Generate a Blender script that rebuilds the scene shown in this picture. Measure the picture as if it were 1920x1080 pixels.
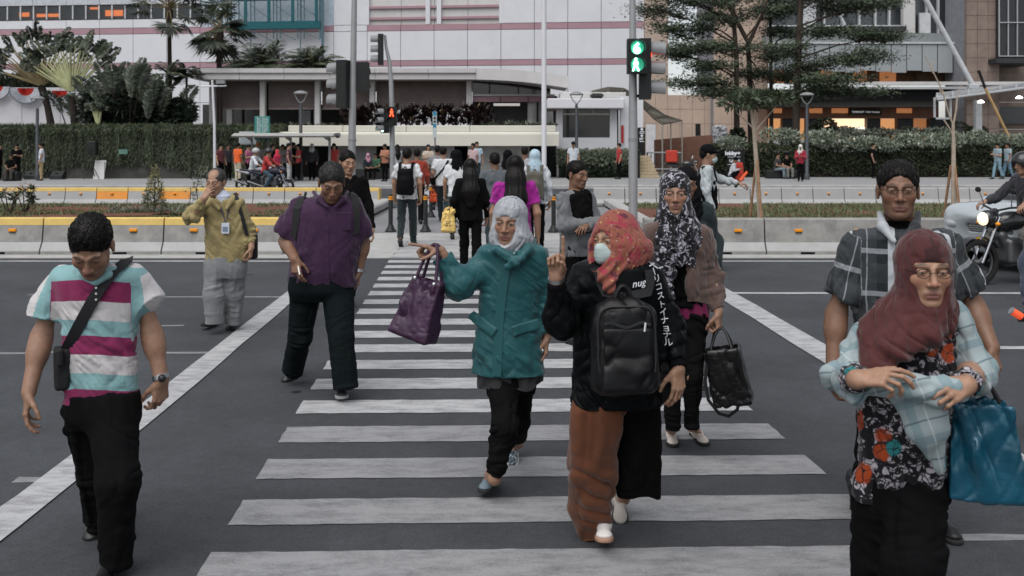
import bpy,bmesh,math,random
import numpy as np
import openvdb
from mathutils import Vector,Matrix
from mathutils.bvhtree import BVHTree

# ------------------------------------------------------------------ camera, world, sun, exposure
SC = bpy.context.scene
for o in list(bpy.data.objects):
 bpy.data.objects.remove(o)
COL = SC.collection
EYE = 1.78 # camera height
FPX = 1740.0 # focal length in pixels of the 1920 px wide photograph
HOR = 270.0 # horizon row
cam_d = bpy.data.cameras.new('camera')
cam = bpy.data.objects.new('camera',cam_d)
COL.objects.link(cam)
cam.location = (0,0,EYE)
cam.rotation_euler = (math.radians(90),0,0)
cam_d.sensor_width = 36.0
cam_d.lens = FPX/1920*36.0
cam_d.shift_y = -(540 - HOR)/1920
cam_d.clip_start = 0.05
cam_d.clip_end = 3000
cam_d.dof.use_dof = True
cam_d.dof.focus_distance = 6.0
cam_d.dof.aperture_fstop = 5.0
SC.camera = cam
SC.render.resolution_x = 1024
SC.render.resolution_y = 576

world = bpy.data.worlds.new('World')
SC.world = world
world.use_nodes = True
wn = world.node_tree
for n in list(wn.nodes):
 wn.nodes.remove(n)
sky = wn.nodes.new('ShaderNodeTexSky')
sky.sky_type = 'NISHITA'
sky.sun_disc = False
SUN_EL,SUN_ROT = math.radians(60),math.radians(205)
sky.sun_elevation = SUN_EL
sky.sun_rotation = SUN_ROT
sky.air_density = 1.0
sky.dust_density = 1.5
sky.ozone_density = 1.0
hsv = wn.nodes.new('ShaderNodeHueSaturation') # an overcast sky: the same light with most of its blue gone
hsv.inputs['Saturation'].default_value = 0.28
bg = wn.nodes.new('ShaderNodeBackground')
bg.inputs['Strength'].default_value = 0.085
wout = wn.nodes.new('ShaderNodeOutputWorld')
wn.links.new(sky.outputs[0],hsv.inputs['Color'])
wn.links.new(hsv.outputs[0],bg.inputs['Color'])
wn.links.new(bg.outputs[0],wout.inputs['Surface'])

sun_d = bpy.data.lights.new('sun','SUN')
sun_d.energy = 1.5
sun_d.angle = math.radians(60)
sun_d.color = (1.0,0.985,0.965)
sun = bpy.data.objects.new('sun',sun_d)
COL.objects.link(sun)
# direction TO the sun; NISHITA rotation is measured from +Y towards +X
sdir = Vector((math.sin(SUN_ROT)*math.cos(SUN_EL),math.cos(SUN_ROT)*math.cos(SUN_EL),math.sin(SUN_EL)))
sun.rotation_euler = sdir.to_track_quat('Z','Y').to_euler()

SC.view_settings.view_transform = 'Standard'
SC.view_settings.look = 'None'
SC.view_settings.gamma = 1.0
SC.view_settings.use_curve_mapping = False
SC.view_settings.exposure = 0.85
SC.render.engine = 'CYCLES'
SC.cycles.max_bounces = 6
SC.cycles.use_denoising = True
# ------------------------------------------------------------------ helpers
R = random.Random(7)
NR = np.random.default_rng(7)

def A(*p):
 return np.array(p if len(p) > 1 else p[0],float)

def unit(v):
 v = np.asarray(v,float)
 return v/(np.linalg.norm(v) + 1e-9)

def P(u,v,D):
 """World point seen at photograph pixel (u, v) at distance D ahead of the camera."""
 return np.array([(u - 960)*D/FPX,D,EYE - (v - HOR)*D/FPX])

def GD(v):
 """Distance at which the ground is seen at row v."""
 return FPX*EYE/(v - HOR)

def G(u,v,z=0.0):
 D = FPX*(EYE - z)/(v - HOR)
 return np.array([(u - 960)*D/FPX,D,z])

def XU(u,D):
 return (u - 960)*D/FPX

def ZV(v,D):
 return EYE - (v - HOR)*D/FPX

def link_mesh(name,verts,faces,mat=None,parent=None,smooth=False,attrs=None,loc=None):
 me = bpy.data.meshes.new(name)
 if isinstance(verts,np.ndarray) and isinstance(faces,np.ndarray):
  nv,nf,k = len(verts),len(faces),faces.shape[1]
  me.vertices.add(nv)
  me.vertices.foreach_set('co',np.ascontiguousarray(verts,dtype=np.float32).ravel())
  me.loops.add(nf*k)
  me.loops.foreach_set('vertex_index',np.ascontiguousarray(faces,dtype=np.int32).ravel())
  me.polygons.add(nf)
  me.polygons.foreach_set('loop_start',np.arange(0,nf*k,k,dtype=np.int32))
  me.update(calc_edges=True)
 else:
  me.from_pydata([tuple(map(float,v)) for v in verts],[],[tuple(f) for f in faces])
  me.update()
 if smooth:
  me.polygons.foreach_set('use_smooth',np.ones(len(me.polygons),dtype=bool))
 for an,arr in (attrs or {}).items():
  arr = np.asarray(arr,dtype=np.float32)
  if arr.ndim == 1:
   a = me.attributes.new(an,'FLOAT','POINT')
   a.data.foreach_set('value',arr)
  elif arr.shape[1] == 3:
   a = me.attributes.new(an,'FLOAT_VECTOR','POINT')
   a.data.foreach_set('vector',arr.ravel())
  else:
   a = me.attributes.new(an,'FLOAT_COLOR','POINT')
   a.data.foreach_set('color',arr.ravel())
 if mat is not None:
  me.materials.append(mat)
 o = bpy.data.objects.new(name,me)
 COL.objects.link(o)
 if parent is not None:
  o.parent = parent
  o.matrix_parent_inverse = Matrix.Translation(-Vector(parent['base'])) if 'base' in parent else Matrix()
 if loc is not None:
  o.location = tuple(map(float,loc))
 return o

def tag(o,label=None,cat=None,group=None,kind=None):
 if label:
  o['label'] = label
 if cat:
  o['category'] = cat
 if group:
  o['group'] = group
 if kind:
  o['kind'] = kind
 return o

def thing(name,label,cat,loc=(0,0,0),group=None):
 """An Empty at the thing's base; children are given in WORLD coordinates and keep them."""
 o = bpy.data.objects.new(name,None)
 COL.objects.link(o)
 o.empty_display_size = 0.1
 o.location = tuple(map(float,loc))
 o['base'] = tuple(map(float,loc))
 return tag(o,label,cat,group)

ORD = 'first second third fourth fifth sixth seventh eighth ninth tenth eleventh twelfth thirteenth fourteenth fifteenth sixteenth seventeenth eighteenth nineteenth twentieth twenty-first twenty-second twenty-third twenty-fourth twenty-fifth twenty-sixth twenty-seventh twenty-eighth twenty-ninth thirtieth'.split()

def structure(name,mb,mat,parent=None,**kw):
 o = mb.build(name,mat,parent,**kw)
 if parent is None:
  o['kind'] = 'structure'
 return o

class MB:
 """Collects simple solids into one mesh."""

 def __init__(s):
  s.v,s.f = [],[]

 def poly(s,pts):
  n = len(s.v)
  s.v += [tuple(map(float,p)) for p in pts]
  s.f.append(tuple(range(n,n + len(pts))))
  return s

 def box(s,lo,hi,bev=0.0):
  x0,y0,z0 = lo
  x1,y1,z1 = hi
  n = len(s.v)
  if bev <= 0:
   s.v += [(x0,y0,z0),(x1,y0,z0),(x1,y1,z0),(x0,y1,z0),(x0,y0,z1),(x1,y0,z1),(x1,y1,z1),(x0,y1,z1)]
   s.f += [tuple(n + i for i in q) for q in ((0,3,2,1),(4,5,6,7),(0,1,5,4),(1,2,6,5),(2,3,7,6),(3,0,4,7))]
  else:
   b = min(bev,(x1 - x0)/2.01,(y1 - y0)/2.01,(z1 - z0)/2.01)
   rings = []
   for z,i in ((z0,b),(z0 + b,0),(z1 - b,0),(z1,b)):
    rings.append([(x0 + i + (b if not i else 0),y0 + i,z),(x1 - i - (b if not i else 0),y0 + i,z),(x1 - i,y0 + i + (b if not i else 0),z),(x1 - i,y1 - i - (b if not i else 0),z),(x1 - i - (b if not i else 0),y1 - i,z),(x0 + i + (b if not i else 0),y1 - i,z),(x0 + i,y1 - i - (b if not i else 0),z),(x0 + i,y0 + i + (b if not i else 0),z)])
   for r in rings:
    s.v += r
   for k in range(3):
    for i in range(8):
     j = (i + 1) % 8
     s.f.append((n + k*8 + i,n + k*8 + j,n + k*8 + 8 + j,n + k*8 + 8 + i))
   s.f.append(tuple(n + i for i in range(7,-1,-1)))
   s.f.append(tuple(n + 24 + i for i in range(8)))
  return s

 def obox(s,c,ax,ay,az):
  """Oriented box: centre and three half-axes."""
  c,ax,ay,az = (np.array(t,float) for t in (c,ax,ay,az))
  n = len(s.v)
  for sz in (-1,1):
   for sx,sy in ((-1,-1),(1,-1),(1,1),(-1,1)):
    s.v.append(tuple(c + sx*ax + sy*ay + sz*az))
  s.f += [tuple(n + i for i in q) for q in ((0,3,2,1),(4,5,6,7),(0,1,5,4),(1,2,6,5),(2,3,7,6),(3,0,4,7))]
  return s

 def tube(s,pts,r,seg=8,cap=True):
  """Tube along points; r a number or one per point."""
  pts = [np.array(p,float) for p in pts]
  m = len(pts)
  rs = [r]*m if np.isscalar(r) else list(r)
  n0 = len(s.v)
  prev = None
  for i,p in enumerate(pts):
   t = pts[min(i + 1,m - 1)] - pts[max(i - 1,0)]
   t = t/(np.linalg.norm(t) + 1e-9)
   if prev is None:
    a = np.array([0,0,1.0]) if abs(t[2]) < 0.9 else np.array([0,1.0,0])
   else:
    a = prev
   b1 = a - t*a.dot(t)
   b1 /= np.linalg.norm(b1) + 1e-9
   prev = b1
   b2 = np.cross(t,b1)
   for k in range(seg):
    an = 2*math.pi*k/seg
    s.v.append(tuple(p + rs[i]*(math.cos(an)*b1 + math.sin(an)*b2)))
  for i in range(m - 1):
   for k in range(seg):
    k2 = (k + 1) % seg
    a0 = n0 + i*seg
    s.f.append((a0 + k,a0 + k2,a0 + seg + k2,a0 + seg + k))
  if cap:
   s.f.append(tuple(n0 + k for k in range(seg - 1,-1,-1)))
   s.f.append(tuple(n0 + (m - 1)*seg + k for k in range(seg)))
  return s

 def lathe(s,c,prof,seg=16,axis='z'):
  """prof: list of (radius, height) about an axis through c."""
  n0 = len(s.v)
  m = len(prof)
  for r,h in prof:
   for k in range(seg):
    an = 2*math.pi*k/seg
    p = (r*math.cos(an),r*math.sin(an),h)
    if axis == 'y':
     p = (p[0],p[2],p[1])
    elif axis == 'x':
     p = (p[2],p[0],p[1])
    s.v.append((c[0] + p[0],c[1] + p[1],c[2] + p[2]))
  for i in range(m - 1):
   for k in range(seg):
    k2 = (k + 1) % seg
    a0 = n0 + i*seg
    s.f.append((a0 + k,a0 + k2,a0 + seg + k2,a0 + seg + k))
  s.f.append(tuple(n0 + k for k in range(seg - 1,-1,-1)))
  s.f.append(tuple(n0 + (m - 1)*seg + k for k in range(seg)))
  return s

 def prism(s,prof,x0,x1,axis='x'):
  """Extrude a (y, z) outline along x (or an (x, z) outline along y)."""
  n = len(s.v)
  k = len(prof)
  for t in (x0,x1):
   for a,b in prof:
    s.v.append((t,a,b) if axis == 'x' else (a,t,b) if axis == 'y' else (a,b,t))
  for i in range(k):
   j = (i + 1) % k
   s.f.append((n + i,n + j,n + k + j,n + k + i))
  s.f.append(tuple(n + i for i in range(k - 1,-1,-1)))
  s.f.append(tuple(n + k + i for i in range(k)))
  return s

 def ribbon(s,pts,nrm,w,th=0.004):
  """Flat strap along pts, facing nrm (one vector or one per point)."""
  pts = [np.array(p,float) for p in pts]
  m = len(pts)
  n0 = len(s.v)
  for i,p in enumerate(pts):
   t = pts[min(i + 1,m - 1)] - pts[max(i - 1,0)]
   t /= np.linalg.norm(t) + 1e-9
   nn = np.array(nrm[i] if np.ndim(nrm) == 2 else nrm,float)
   nn = nn - t*nn.dot(t)
   nn /= np.linalg.norm(nn) + 1e-9
   b = np.cross(t,nn)
   ww = w[i] if not np.isscalar(w) else w
   for a,c in ((-1,0),(1,0),(1,1),(-1,1)):
    s.v.append(tuple(p + b*a*ww/2 + nn*c*th))
  for i in range(m - 1):
   for k in range(4):
    k2 = (k + 1) % 4
    a0 = n0 + i*4
    s.f.append((a0 + k,a0 + k2,a0 + 4 + k2,a0 + 4 + k))
  s.f.append((n0 + 3,n0 + 2,n0 + 1,n0))
  s.f.append(tuple(n0 + (m - 1)*4 + k for k in range(4)))
  return s

 def build(s,name,mat,parent=None,smooth=False,fixn=True,attrs=None,loc=None):
  o = link_mesh(name,s.v,s.f,mat,parent,False,attrs,loc)
  if fixn:
   bm = bmesh.new()
   bm.from_mesh(o.data)
   bmesh.ops.recalc_face_normals(bm,faces=bm.faces)
   bm.to_mesh(o.data)
   bm.free()
  if smooth:
   o.data.polygons.foreach_set('use_smooth',np.ones(len(o.data.polygons),dtype=bool))
   try:
    o.data.set_sharp_from_angle(angle=math.radians(40))
   except Exception:
    pass
  return o

  # ------------------------------------------------------------------ materials
MATS = {}

def nodes_of(name):
 m = bpy.data.materials.new(name)
 m.use_nodes = True
 nt = m.node_tree
 b = nt.nodes['Principled BSDF']
 return m,nt,b

def c4(c):
 return (c[0],c[1],c[2],1.0)

def wrinkles(nt,amt):
 """Fine creases of worn cloth: ridged noise drawn out along a slant."""
 L = nt.links
 tc = nt.nodes.new('ShaderNodeTexCoord')
 mp = nt.nodes.new('ShaderNodeMapping')
 mp.inputs['Rotation'].default_value = (.3,.55,.2)
 mp.inputs['Scale'].default_value = (1.0,1.0,.38)
 L.new(tc.outputs['Object'],mp.inputs[0])
 nz = nt.nodes.new('ShaderNodeTexNoise')
 nz.noise_type = 'RIDGED_MULTIFRACTAL'
 nz.inputs['Scale'].default_value = 11
 nz.inputs['Detail'].default_value = 3
 nz.inputs['Distortion'].default_value = .6
 L.new(mp.outputs[0],nz.inputs['Vector'])
 bp = nt.nodes.new('ShaderNodeBump')
 bp.inputs['Strength'].default_value = amt
 bp.inputs['Distance'].default_value = .010
 L.new(nz.outputs['Fac'],bp.inputs['Height'])
 return bp.outputs[0]

def mat(name,col,rough=0.7,metal=0.0,var=0.15,vscale=3.0,bump=0.0,bscale=60.0,spec=0.3,emit=None,estr=0.0,sheen=0.0,coords='Object',stretch=None,dirt=None,dscale=1.2,damt=0.5,trans=0.0,alpha=None,coat=0.0,wrinkle=0.0):
 """A procedural material: base colour with two scales of noise, optional dirt colour and bump."""
 if name in MATS:
  return MATS[name]
 m,nt,b = nodes_of(name)
 L = nt.links
 tc = nt.nodes.new('ShaderNodeTexCoord')
 mp = nt.nodes.new('ShaderNodeMapping')
 if stretch:
  mp.inputs['Scale'].default_value = stretch
 L.new(tc.outputs[coords],mp.inputs[0])
 n1 = nt.nodes.new('ShaderNodeTexNoise')
 n1.inputs['Scale'].default_value = vscale
 n1.inputs['Detail'].default_value = 6
 n1.inputs['Roughness'].default_value = 0.65
 L.new(mp.outputs[0],n1.inputs['Vector'])
 mr = nt.nodes.new('ShaderNodeMapRange')
 mr.inputs['From Min'].default_value = 0.3
 mr.inputs['From Max'].default_value = 0.7
 mr.inputs['To Min'].default_value = 1 - var
 mr.inputs['To Max'].default_value = 1 + var
 L.new(n1.outputs['Fac'],mr.inputs['Value'])
 mul = nt.nodes.new('ShaderNodeVectorMath')
 mul.operation = 'SCALE'
 mul.inputs[0].default_value = col
 L.new(mr.outputs[0],mul.inputs['Scale'])
 out = mul.outputs[0]
 if dirt is not None:
  n2 = nt.nodes.new('ShaderNodeTexNoise')
  n2.inputs['Scale'].default_value = dscale
  n2.inputs['Detail'].default_value = 8
  n2.inputs['Roughness'].default_value = 0.7
  L.new(mp.outputs[0],n2.inputs['Vector'])
  m2 = nt.nodes.new('ShaderNodeMapRange')
  m2.inputs['From Min'].default_value = 0.48
  m2.inputs['From Max'].default_value = 0.72
  m2.inputs['To Max'].default_value = damt
  L.new(n2.outputs['Fac'],m2.inputs['Value'])
  mx = nt.nodes.new('ShaderNodeMix')
  mx.data_type = 'RGBA'
  mx.inputs['B'].default_value = c4(dirt)
  L.new(m2.outputs[0],mx.inputs['Factor'])
  L.new(out,mx.inputs['A'])
  out = mx.outputs['Result']
 L.new(out,b.inputs['Base Color'])
 b.inputs['Roughness'].default_value = rough
 b.inputs['Metallic'].default_value = metal
 b.inputs['Specular IOR Level'].default_value = spec
 if sheen:
  b.inputs['Sheen Weight'].default_value = sheen
 if coat:
  b.inputs['Coat Weight'].default_value = coat
  b.inputs['Coat Roughness'].default_value = 0.08
 if trans:
  b.inputs['Transmission Weight'].default_value = trans
 if alpha is not None:
  b.inputs['Alpha'].default_value = alpha
 if emit is not None:
  b.inputs['Emission Color'].default_value = c4(emit)
  b.inputs['Emission Strength'].default_value = estr
 pre = wrinkles(nt,wrinkle) if wrinkle else None
 if bump:
  n3 = nt.nodes.new('ShaderNodeTexNoise')
  n3.inputs['Scale'].default_value = bscale
  n3.inputs['Detail'].default_value = 4
  L.new(mp.outputs[0],n3.inputs['Vector'])
  bp = nt.nodes.new('ShaderNodeBump')
  bp.inputs['Strength'].default_value = bump
  bp.inputs['Distance'].default_value = 0.01
  L.new(n3.outputs['Fac'],bp.inputs['Height'])
  if pre is not None:
   L.new(pre,bp.inputs['Normal'])
  L.new(bp.outputs[0],b.inputs['Normal'])
 MATS[name] = m
 return m

def leafmat(name,dark,light,rough=0.55,sub=0.0,tip=None):
 """Foliage: colour runs between two leaf colours by a per-vertex value 'tone'."""
 if name in MATS:
  return MATS[name]
 m,nt,b = nodes_of(name)
 L = nt.links
 at = nt.nodes.new('ShaderNodeAttribute')
 at.attribute_name = 'tone'
 rp = nt.nodes.new('ShaderNodeValToRGB')
 rp.color_ramp.elements[0].color = c4(dark)
 rp.color_ramp.elements[1].color = c4(light)
 if tip is not None:
  rp.color_ramp.elements[1].position = 0.85
  e = rp.color_ramp.elements.new(1.0)
  e.color = c4(tip)
 L.new(at.outputs['Fac'],rp.inputs[0])
 L.new(rp.outputs[0],b.inputs['Base Color'])
 b.inputs['Roughness'].default_value = rough
 b.inputs['Specular IOR Level'].default_value = 0.35
 MATS[name] = m
 return m

def text_mesh(txt,size,mat_,name='lettering',bold=0.0,parent=None,loc=(0,0,0),rot=(math.radians(90),0,0),align='CENTER',ext=0.001,shear=0.0):
 cu = bpy.data.curves.new(name,'FONT')
 cu.body = txt
 cu.size = size
 cu.align_x = align
 cu.align_y = 'CENTER'
 cu.extrude = ext
 cu.offset = bold
 cu.shear = shear
 cu.resolution_u = 2
 o = bpy.data.objects.new(name,cu)
 COL.objects.link(o)
 o.location = loc
 o.rotation_euler = rot
 bpy.context.view_layer.update()
 me = bpy.data.meshes.new_from_object(o)
 me.transform(o.matrix_world)
 bpy.data.objects.remove(o)
 me.materials.clear()
 me.materials.append(mat_)
 ob = bpy.data.objects.new(name,me)
 COL.objects.link(ob)
 if parent is not None:
  ob.parent = parent
  ob.matrix_parent_inverse = Matrix.Translation(-Vector(parent['base'])) if 'base' in parent else Matrix()
 return ob

 # ------------------------------------------------------------------ value noise on arrays of points
_T = NR.random((48,48,48)).astype(np.float32)*2 - 1

def noise(p):
 p = np.asarray(p,dtype=np.float32)
 i = np.floor(p).astype(np.int32)
 f = p - i
 f = f*f*f*(f*(f*6 - 15) + 10)
 i0 = i % 48
 i1 = (i + 1) % 48
 x0,y0,z0 = i0[:,0],i0[:,1],i0[:,2]
 x1,y1,z1 = i1[:,0],i1[:,1],i1[:,2]
 fx,fy,fz = f[:,0],f[:,1],f[:,2]
 a = _T[x0,y0,z0]*(1 - fx) + _T[x1,y0,z0]*fx
 b = _T[x0,y1,z0]*(1 - fx) + _T[x1,y1,z0]*fx
 c = _T[x0,y0,z1]*(1 - fx) + _T[x1,y0,z1]*fx
 d = _T[x0,y1,z1]*(1 - fx) + _T[x1,y1,z1]*fx
 e = a*(1 - fy) + b*fy
 g = c*(1 - fy) + d*fy
 return e*(1 - fz) + g*fz

def ridge(n):
 """Rounded folds: sharp valleys turned into soft crests."""
 return 1.0 - 2.4*np.sqrt(n*n + 0.005)
 # ------------------------------------------------------------------ ground, road, markings, median
def asphalt():
 m,nt,b = nodes_of('asphalt')
 L = nt.links
 tc = nt.nodes.new('ShaderNodeTexCoord')

 def nz(scale,det,rough=.6):
  n = nt.nodes.new('ShaderNodeTexNoise')
  n.inputs['Scale'].default_value = scale
  n.inputs['Detail'].default_value = det
  n.inputs['Roughness'].default_value = rough
  L.new(tc.outputs['Object'],n.inputs['Vector'])
  return n.outputs['Fac']

 def mr(src,a,c,lo,hi):
  k = nt.nodes.new('ShaderNodeMapRange')
  for i,v in zip(('From Min','From Max','To Min','To Max'),(a,c,lo,hi)):
   k.inputs[i].default_value = v
  L.new(src,k.inputs['Value'])
  return k.outputs[0]

 def mul(x,y):
  k = nt.nodes.new('ShaderNodeMath')
  k.operation = 'MULTIPLY'
  L.new(x,k.inputs[0])
  L.new(y,k.inputs[1])
  return k.outputs[0]
 grain = mr(nz(110,4,.9),.32,.68,.45,1.6)
 grain2 = mr(nz(30,6,.85),.3,.7,.78,1.22)
 patch = mr(nz(.5,5),.35,.65,.80,1.18)
 blot = mul(mr(nz(2.3,8,.75),.35,.7,.86,1.12),mr(nz(11,6,.8),.35,.65,.88,1.12))
 f = mul(mul(grain,grain2),mul(patch,blot))
 vm = nt.nodes.new('ShaderNodeVectorMath')
 vm.operation = 'SCALE'
 vm.inputs[0].default_value = (.045,.048,.053)
 L.new(f,vm.inputs['Scale'])
 L.new(vm.outputs[0],b.inputs['Base Color'])
 b.inputs['Roughness'].default_value = .82
 b.inputs['Specular IOR Level'].default_value = .3
 bp = nt.nodes.new('ShaderNodeBump')
 bp.inputs['Strength'].default_value = .5
 bp.inputs['Distance'].default_value = .004
 L.new(nz(170,3,.8),bp.inputs['Height'])
 L.new(bp.outputs[0],b.inputs['Normal'])
 return m

def paint(name,col,wear=.5):
 """Road paint, worn through to the asphalt in patches and grains."""
 m,nt,b = nodes_of(name)
 L = nt.links
 tc = nt.nodes.new('ShaderNodeTexCoord')
 mp = nt.nodes.new('ShaderNodeMapping')
 mp.inputs['Scale'].default_value = (.55,1.6,1)
 L.new(tc.outputs['Object'],mp.inputs[0])
 n1 = nt.nodes.new('ShaderNodeTexNoise')
 n1.inputs['Scale'].default_value = 7
 n1.inputs['Detail'].default_value = 9
 n1.inputs['Roughness'].default_value = .75
 L.new(mp.outputs[0],n1.inputs['Vector'])
 n2 = nt.nodes.new('ShaderNodeTexNoise')
 n2.inputs['Scale'].default_value = 130
 n2.inputs['Detail'].default_value = 3
 L.new(tc.outputs['Object'],n2.inputs['Vector'])
 ad = nt.nodes.new('ShaderNodeMath')
 ad.operation = 'MULTIPLY_ADD'
 ad.inputs[1].default_value = .35
 L.new(n2.outputs['Fac'],ad.inputs[0])
 L.new(n1.outputs['Fac'],ad.inputs[2])
 mr_ = nt.nodes.new('ShaderNodeMapRange')
 mr_.inputs['From Min'].default_value = .60
 mr_.inputs['From Max'].default_value = .92
 mr_.inputs['To Max'].default_value = wear
 L.new(ad.outputs[0],mr_.inputs['Value'])
 mx = nt.nodes.new('ShaderNodeMix')
 mx.data_type = 'RGBA'
 mx.inputs['A'].default_value = c4(col)
 mx.inputs['B'].default_value = (.10,.10,.105,1)
 L.new(mr_.outputs[0],mx.inputs['Factor'])
 L.new(mx.outputs['Result'],b.inputs['Base Color'])
 b.inputs['Roughness'].default_value = .8
 b.inputs['Specular IOR Level'].default_value = .25
 return m

M_ASPH = asphalt()
M_PAINT = paint('road_paint',(.39,.39,.395),.9)
M_PAINT_VIG = paint('road_paint_vignette',(.25,.25,.255),.95)  # nearest stripes: lens vignette painted in as a darker colour, worn like the rest
M_CONC = mat('concrete',(.36,.355,.345),.9,0,.12,4,.15,90,.2,dirt=(.20,.195,.19),dscale=1.5,damt=.6)
M_PAVE = mat('paving',(.20,.20,.205),.9,0,.14,3,.15,60,.2,dirt=(.13,.13,.13),damt=.5)
M_SOIL = mat('soil_red',(.13,.062,.045),.95,0,.3,8,.4,30,.1)

structure('ground',MB().poly([(-700,-30,-.02),(700,-30,-.02),(700,1200,-.02),(-700,1200,-.02)]),mat('ground_far',(.17,.17,.165),.9,dirt=(.1,.1,.1)))
road = structure('road',MB().poly([(-120,-20,0),(120,-20,0),(120,14.9,0),(-120,14.9,0)]),M_ASPH)
road2 = structure('far_road',MB().poly([(-120,26,0),(120,26,0),(120,37,0),(-120,37,0)]),M_ASPH)
Z1 = .004

def xleft(D):
 return -1.31 - .056*(D - 4.07)

def xright(D):
 return 1.73 - .070*(D - 4.42)

for k in range(-2,23):
 Dt = 4.07 + .598*k
 Db = Dt - .31
 if Dt > 17.3:
  break
 w = [xleft(Dt),xright(Dt),xright(Db),xleft(Db)]
 til = .024
 ed = []
 a,b = np.array((w[3],Db + til*w[3])),np.array((w[2],Db + til*w[2]))
 c,d = np.array((w[1],Dt + til*w[1])),np.array((w[0],Dt + til*w[0]))
 rj = lambda: R.uniform(-.0055,.0055)
 pts = [a + (b - a)*i/40 + (0,rj()) for i in range(41)] + [b + (c - b)*i/4 + (rj(),0) for i in range(1,4)] + [c + (d - c)*i/40 + (0,rj()) for i in range(41)] + [d + (a - d)*i/4 + (rj(),0) for i in range(1,4)]
 MB().poly([(p[0],p[1],Z1 if Dt < 14.8 else .012) for p in pts]).build('zebra_stripe',M_PAINT if k > 3 else M_PAINT_VIG,road)

def line(name,pts,w,m=M_PAINT,parent=road,z=Z1,jit=.008):
 pts = [np.array(p,float) for p in pts]
 n = max(2,int(np.linalg.norm(pts[-1] - pts[0])/.5))
 mb = MB()
 L_,R_ = [],[]
 for i in range(n + 1):
  t = i/n*(len(pts) - 1)
  k = min(int(t),len(pts) - 2)
  p = pts[k]*(1 - t + k) + pts[k + 1]*(t - k)
  d = pts[k + 1] - pts[k]
  d /= np.linalg.norm(d)
  nn = np.array((-d[1],d[0]))
  L_.append(p + nn*(w/2 + R.uniform(-jit,jit)))
  R_.append(p - nn*(w/2 + R.uniform(-jit,jit)))
 for i in range(n):
  mb.poly([(*R_[i],z),(*R_[i + 1],z),(*L_[i + 1],z),(*L_[i],z)])
 return mb.build(name,m,parent)

line('edge_line',[(-60,14.08),(-2.35,14.08)],.13)
line('edge_line',[(2.35,14.08),(60,14.08)],.13)
line('lane_line',[(2.62,11.06),(60,11.06)],.12)
line('lane_line',[(4.22,8.10),(60,8.10)],.12)
line('stop_line',[(-2.38,3.2),(-2.42,6.19),(-2.62,11.6)],.21,z=.008)
line('stop_line',[(2.95,3.2),(2.72,6.2),(2.50,11.5)],.27,z=.008)
M_WORN = paint('road_paint_worn',(.22,.22,.225),1.0)
for u,v,ln in ((352,662,.45),(100,553,.6),(355,557,.6),(470,557,.7),(310,611,.35),(92,661,.3),(20,663,.3),(1870,1010,.4),(60,900,.18)):
 g = G(u,v)
 line('worn_mark',[(g[0] - ln/2,g[1]),(g[0] + ln/2,g[1] + .01)],.07,M_WORN,z=.002,jit=.012)
for u,v,s in ((556,735,.035),(470,515,.05)):
 g = G(u,v)
 pts = [(g[0] + s*R.uniform(.5,1.5)*math.cos(a),g[1] + s*R.uniform(.5,1.2)*math.sin(a),.003) for a in np.linspace(0,5.9,11)]
 MB().poly(pts).build('tar_stain',mat('tar',(.012,.012,.012),.7),road)

 # median: apron, paved refuge, planters with soil and grass
med = structure('median_pavement',MB().box((-3.2,18.45,0),(2.6,26.0,.012)),M_PAVE)
structure('concrete_apron',MB().box((-9,14.45,0),(8,18.44,.008)),M_CONC)
for k in range(6):
 x = -3.0 + k*1.1
 MB().box((x,14.6,.0085),(x + .012,18.4,.0095)).build('joint',mat('joint_dark',(.10,.10,.10),.9),bpy.data.objects['concrete_apron'])
SOIL = .06
for sx,x0,x1 in ((-1,-62,-3.55),(1,2.75,62)):
 b = structure('planter_soil',MB().box((x0,15.25,0),(x1,26.8,SOIL)),M_SOIL)
 xe = x1 if sx < 0 else x0
 structure('kerb',MB().box((xe - .2 if sx < 0 else xe - .12,15.5,.01),(xe + .12 if sx < 0 else xe + .2,26.6,.22),.04),M_CONC)
structure('pavement',MB().box((-120,37.0,-.01),(120,47.5,.13)),mat('pavement_grey',(.25,.25,.25),.9,0,.1,2,dirt=(.18,.18,.18)))
structure('kerb',MB().box((-120,36.75,-.01),(120,36.995,.15),.02),M_CONC)
line('zebra_stripe',[(-2.6,27.2),(-2.9,30.0)],.5,parent=road2)
for k in range(5):
 line('zebra_stripe',[(-3.0 + 1.05*k - .16*0,27.6),(-3.25 + 1.05*k,36.3)],.5,parent=road2)

 # grass on the planters
M_GRASS = leafmat('grass',(.035,.055,.022),(.16,.19,.085),.7)

def blades(name,n,fx,fy,z,hmin,hmax,w,m,parent=None,kind='stuff',lean=.5,seed=1,clump=0.0):
 rng = np.random.default_rng(seed)
 x = rng.uniform(*fx,n)
 y = rng.uniform(*fy,n)
 if clump:
  keep = noise(np.stack([x*clump,y*clump,np.full(n,seed + .5)],1)) > -.15
  x,y = x[keep],y[keep]
  n = len(x)
 h = rng.uniform(hmin,hmax,n)
 a = rng.uniform(0,2*np.pi,n)
 dx,dy = np.cos(a)*w,np.sin(a)*w
 lx,ly = rng.normal(0,lean,n)*h,rng.normal(0,lean,n)*h
 zz = np.full(n,z)
 v = np.stack([np.stack([x - dx,y - dy,zz],1),np.stack([x + dx,y + dy,zz],1),np.stack([x + lx + dx*.3,y + ly + dy*.3,zz + h],1),np.stack([x + lx - dx*.3,y + ly - dy*.3,zz + h],1)],1).reshape(-1,3)
 q = np.arange(4*n,dtype=np.int32).reshape(-1,4)
 tone = np.repeat(np.clip(rng.normal(.5,.28,n),0,1),4)
 o = link_mesh(name,v,q,m,parent,False,{'tone': tone})
 if kind:
  o['kind'] = kind
 return o

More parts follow.
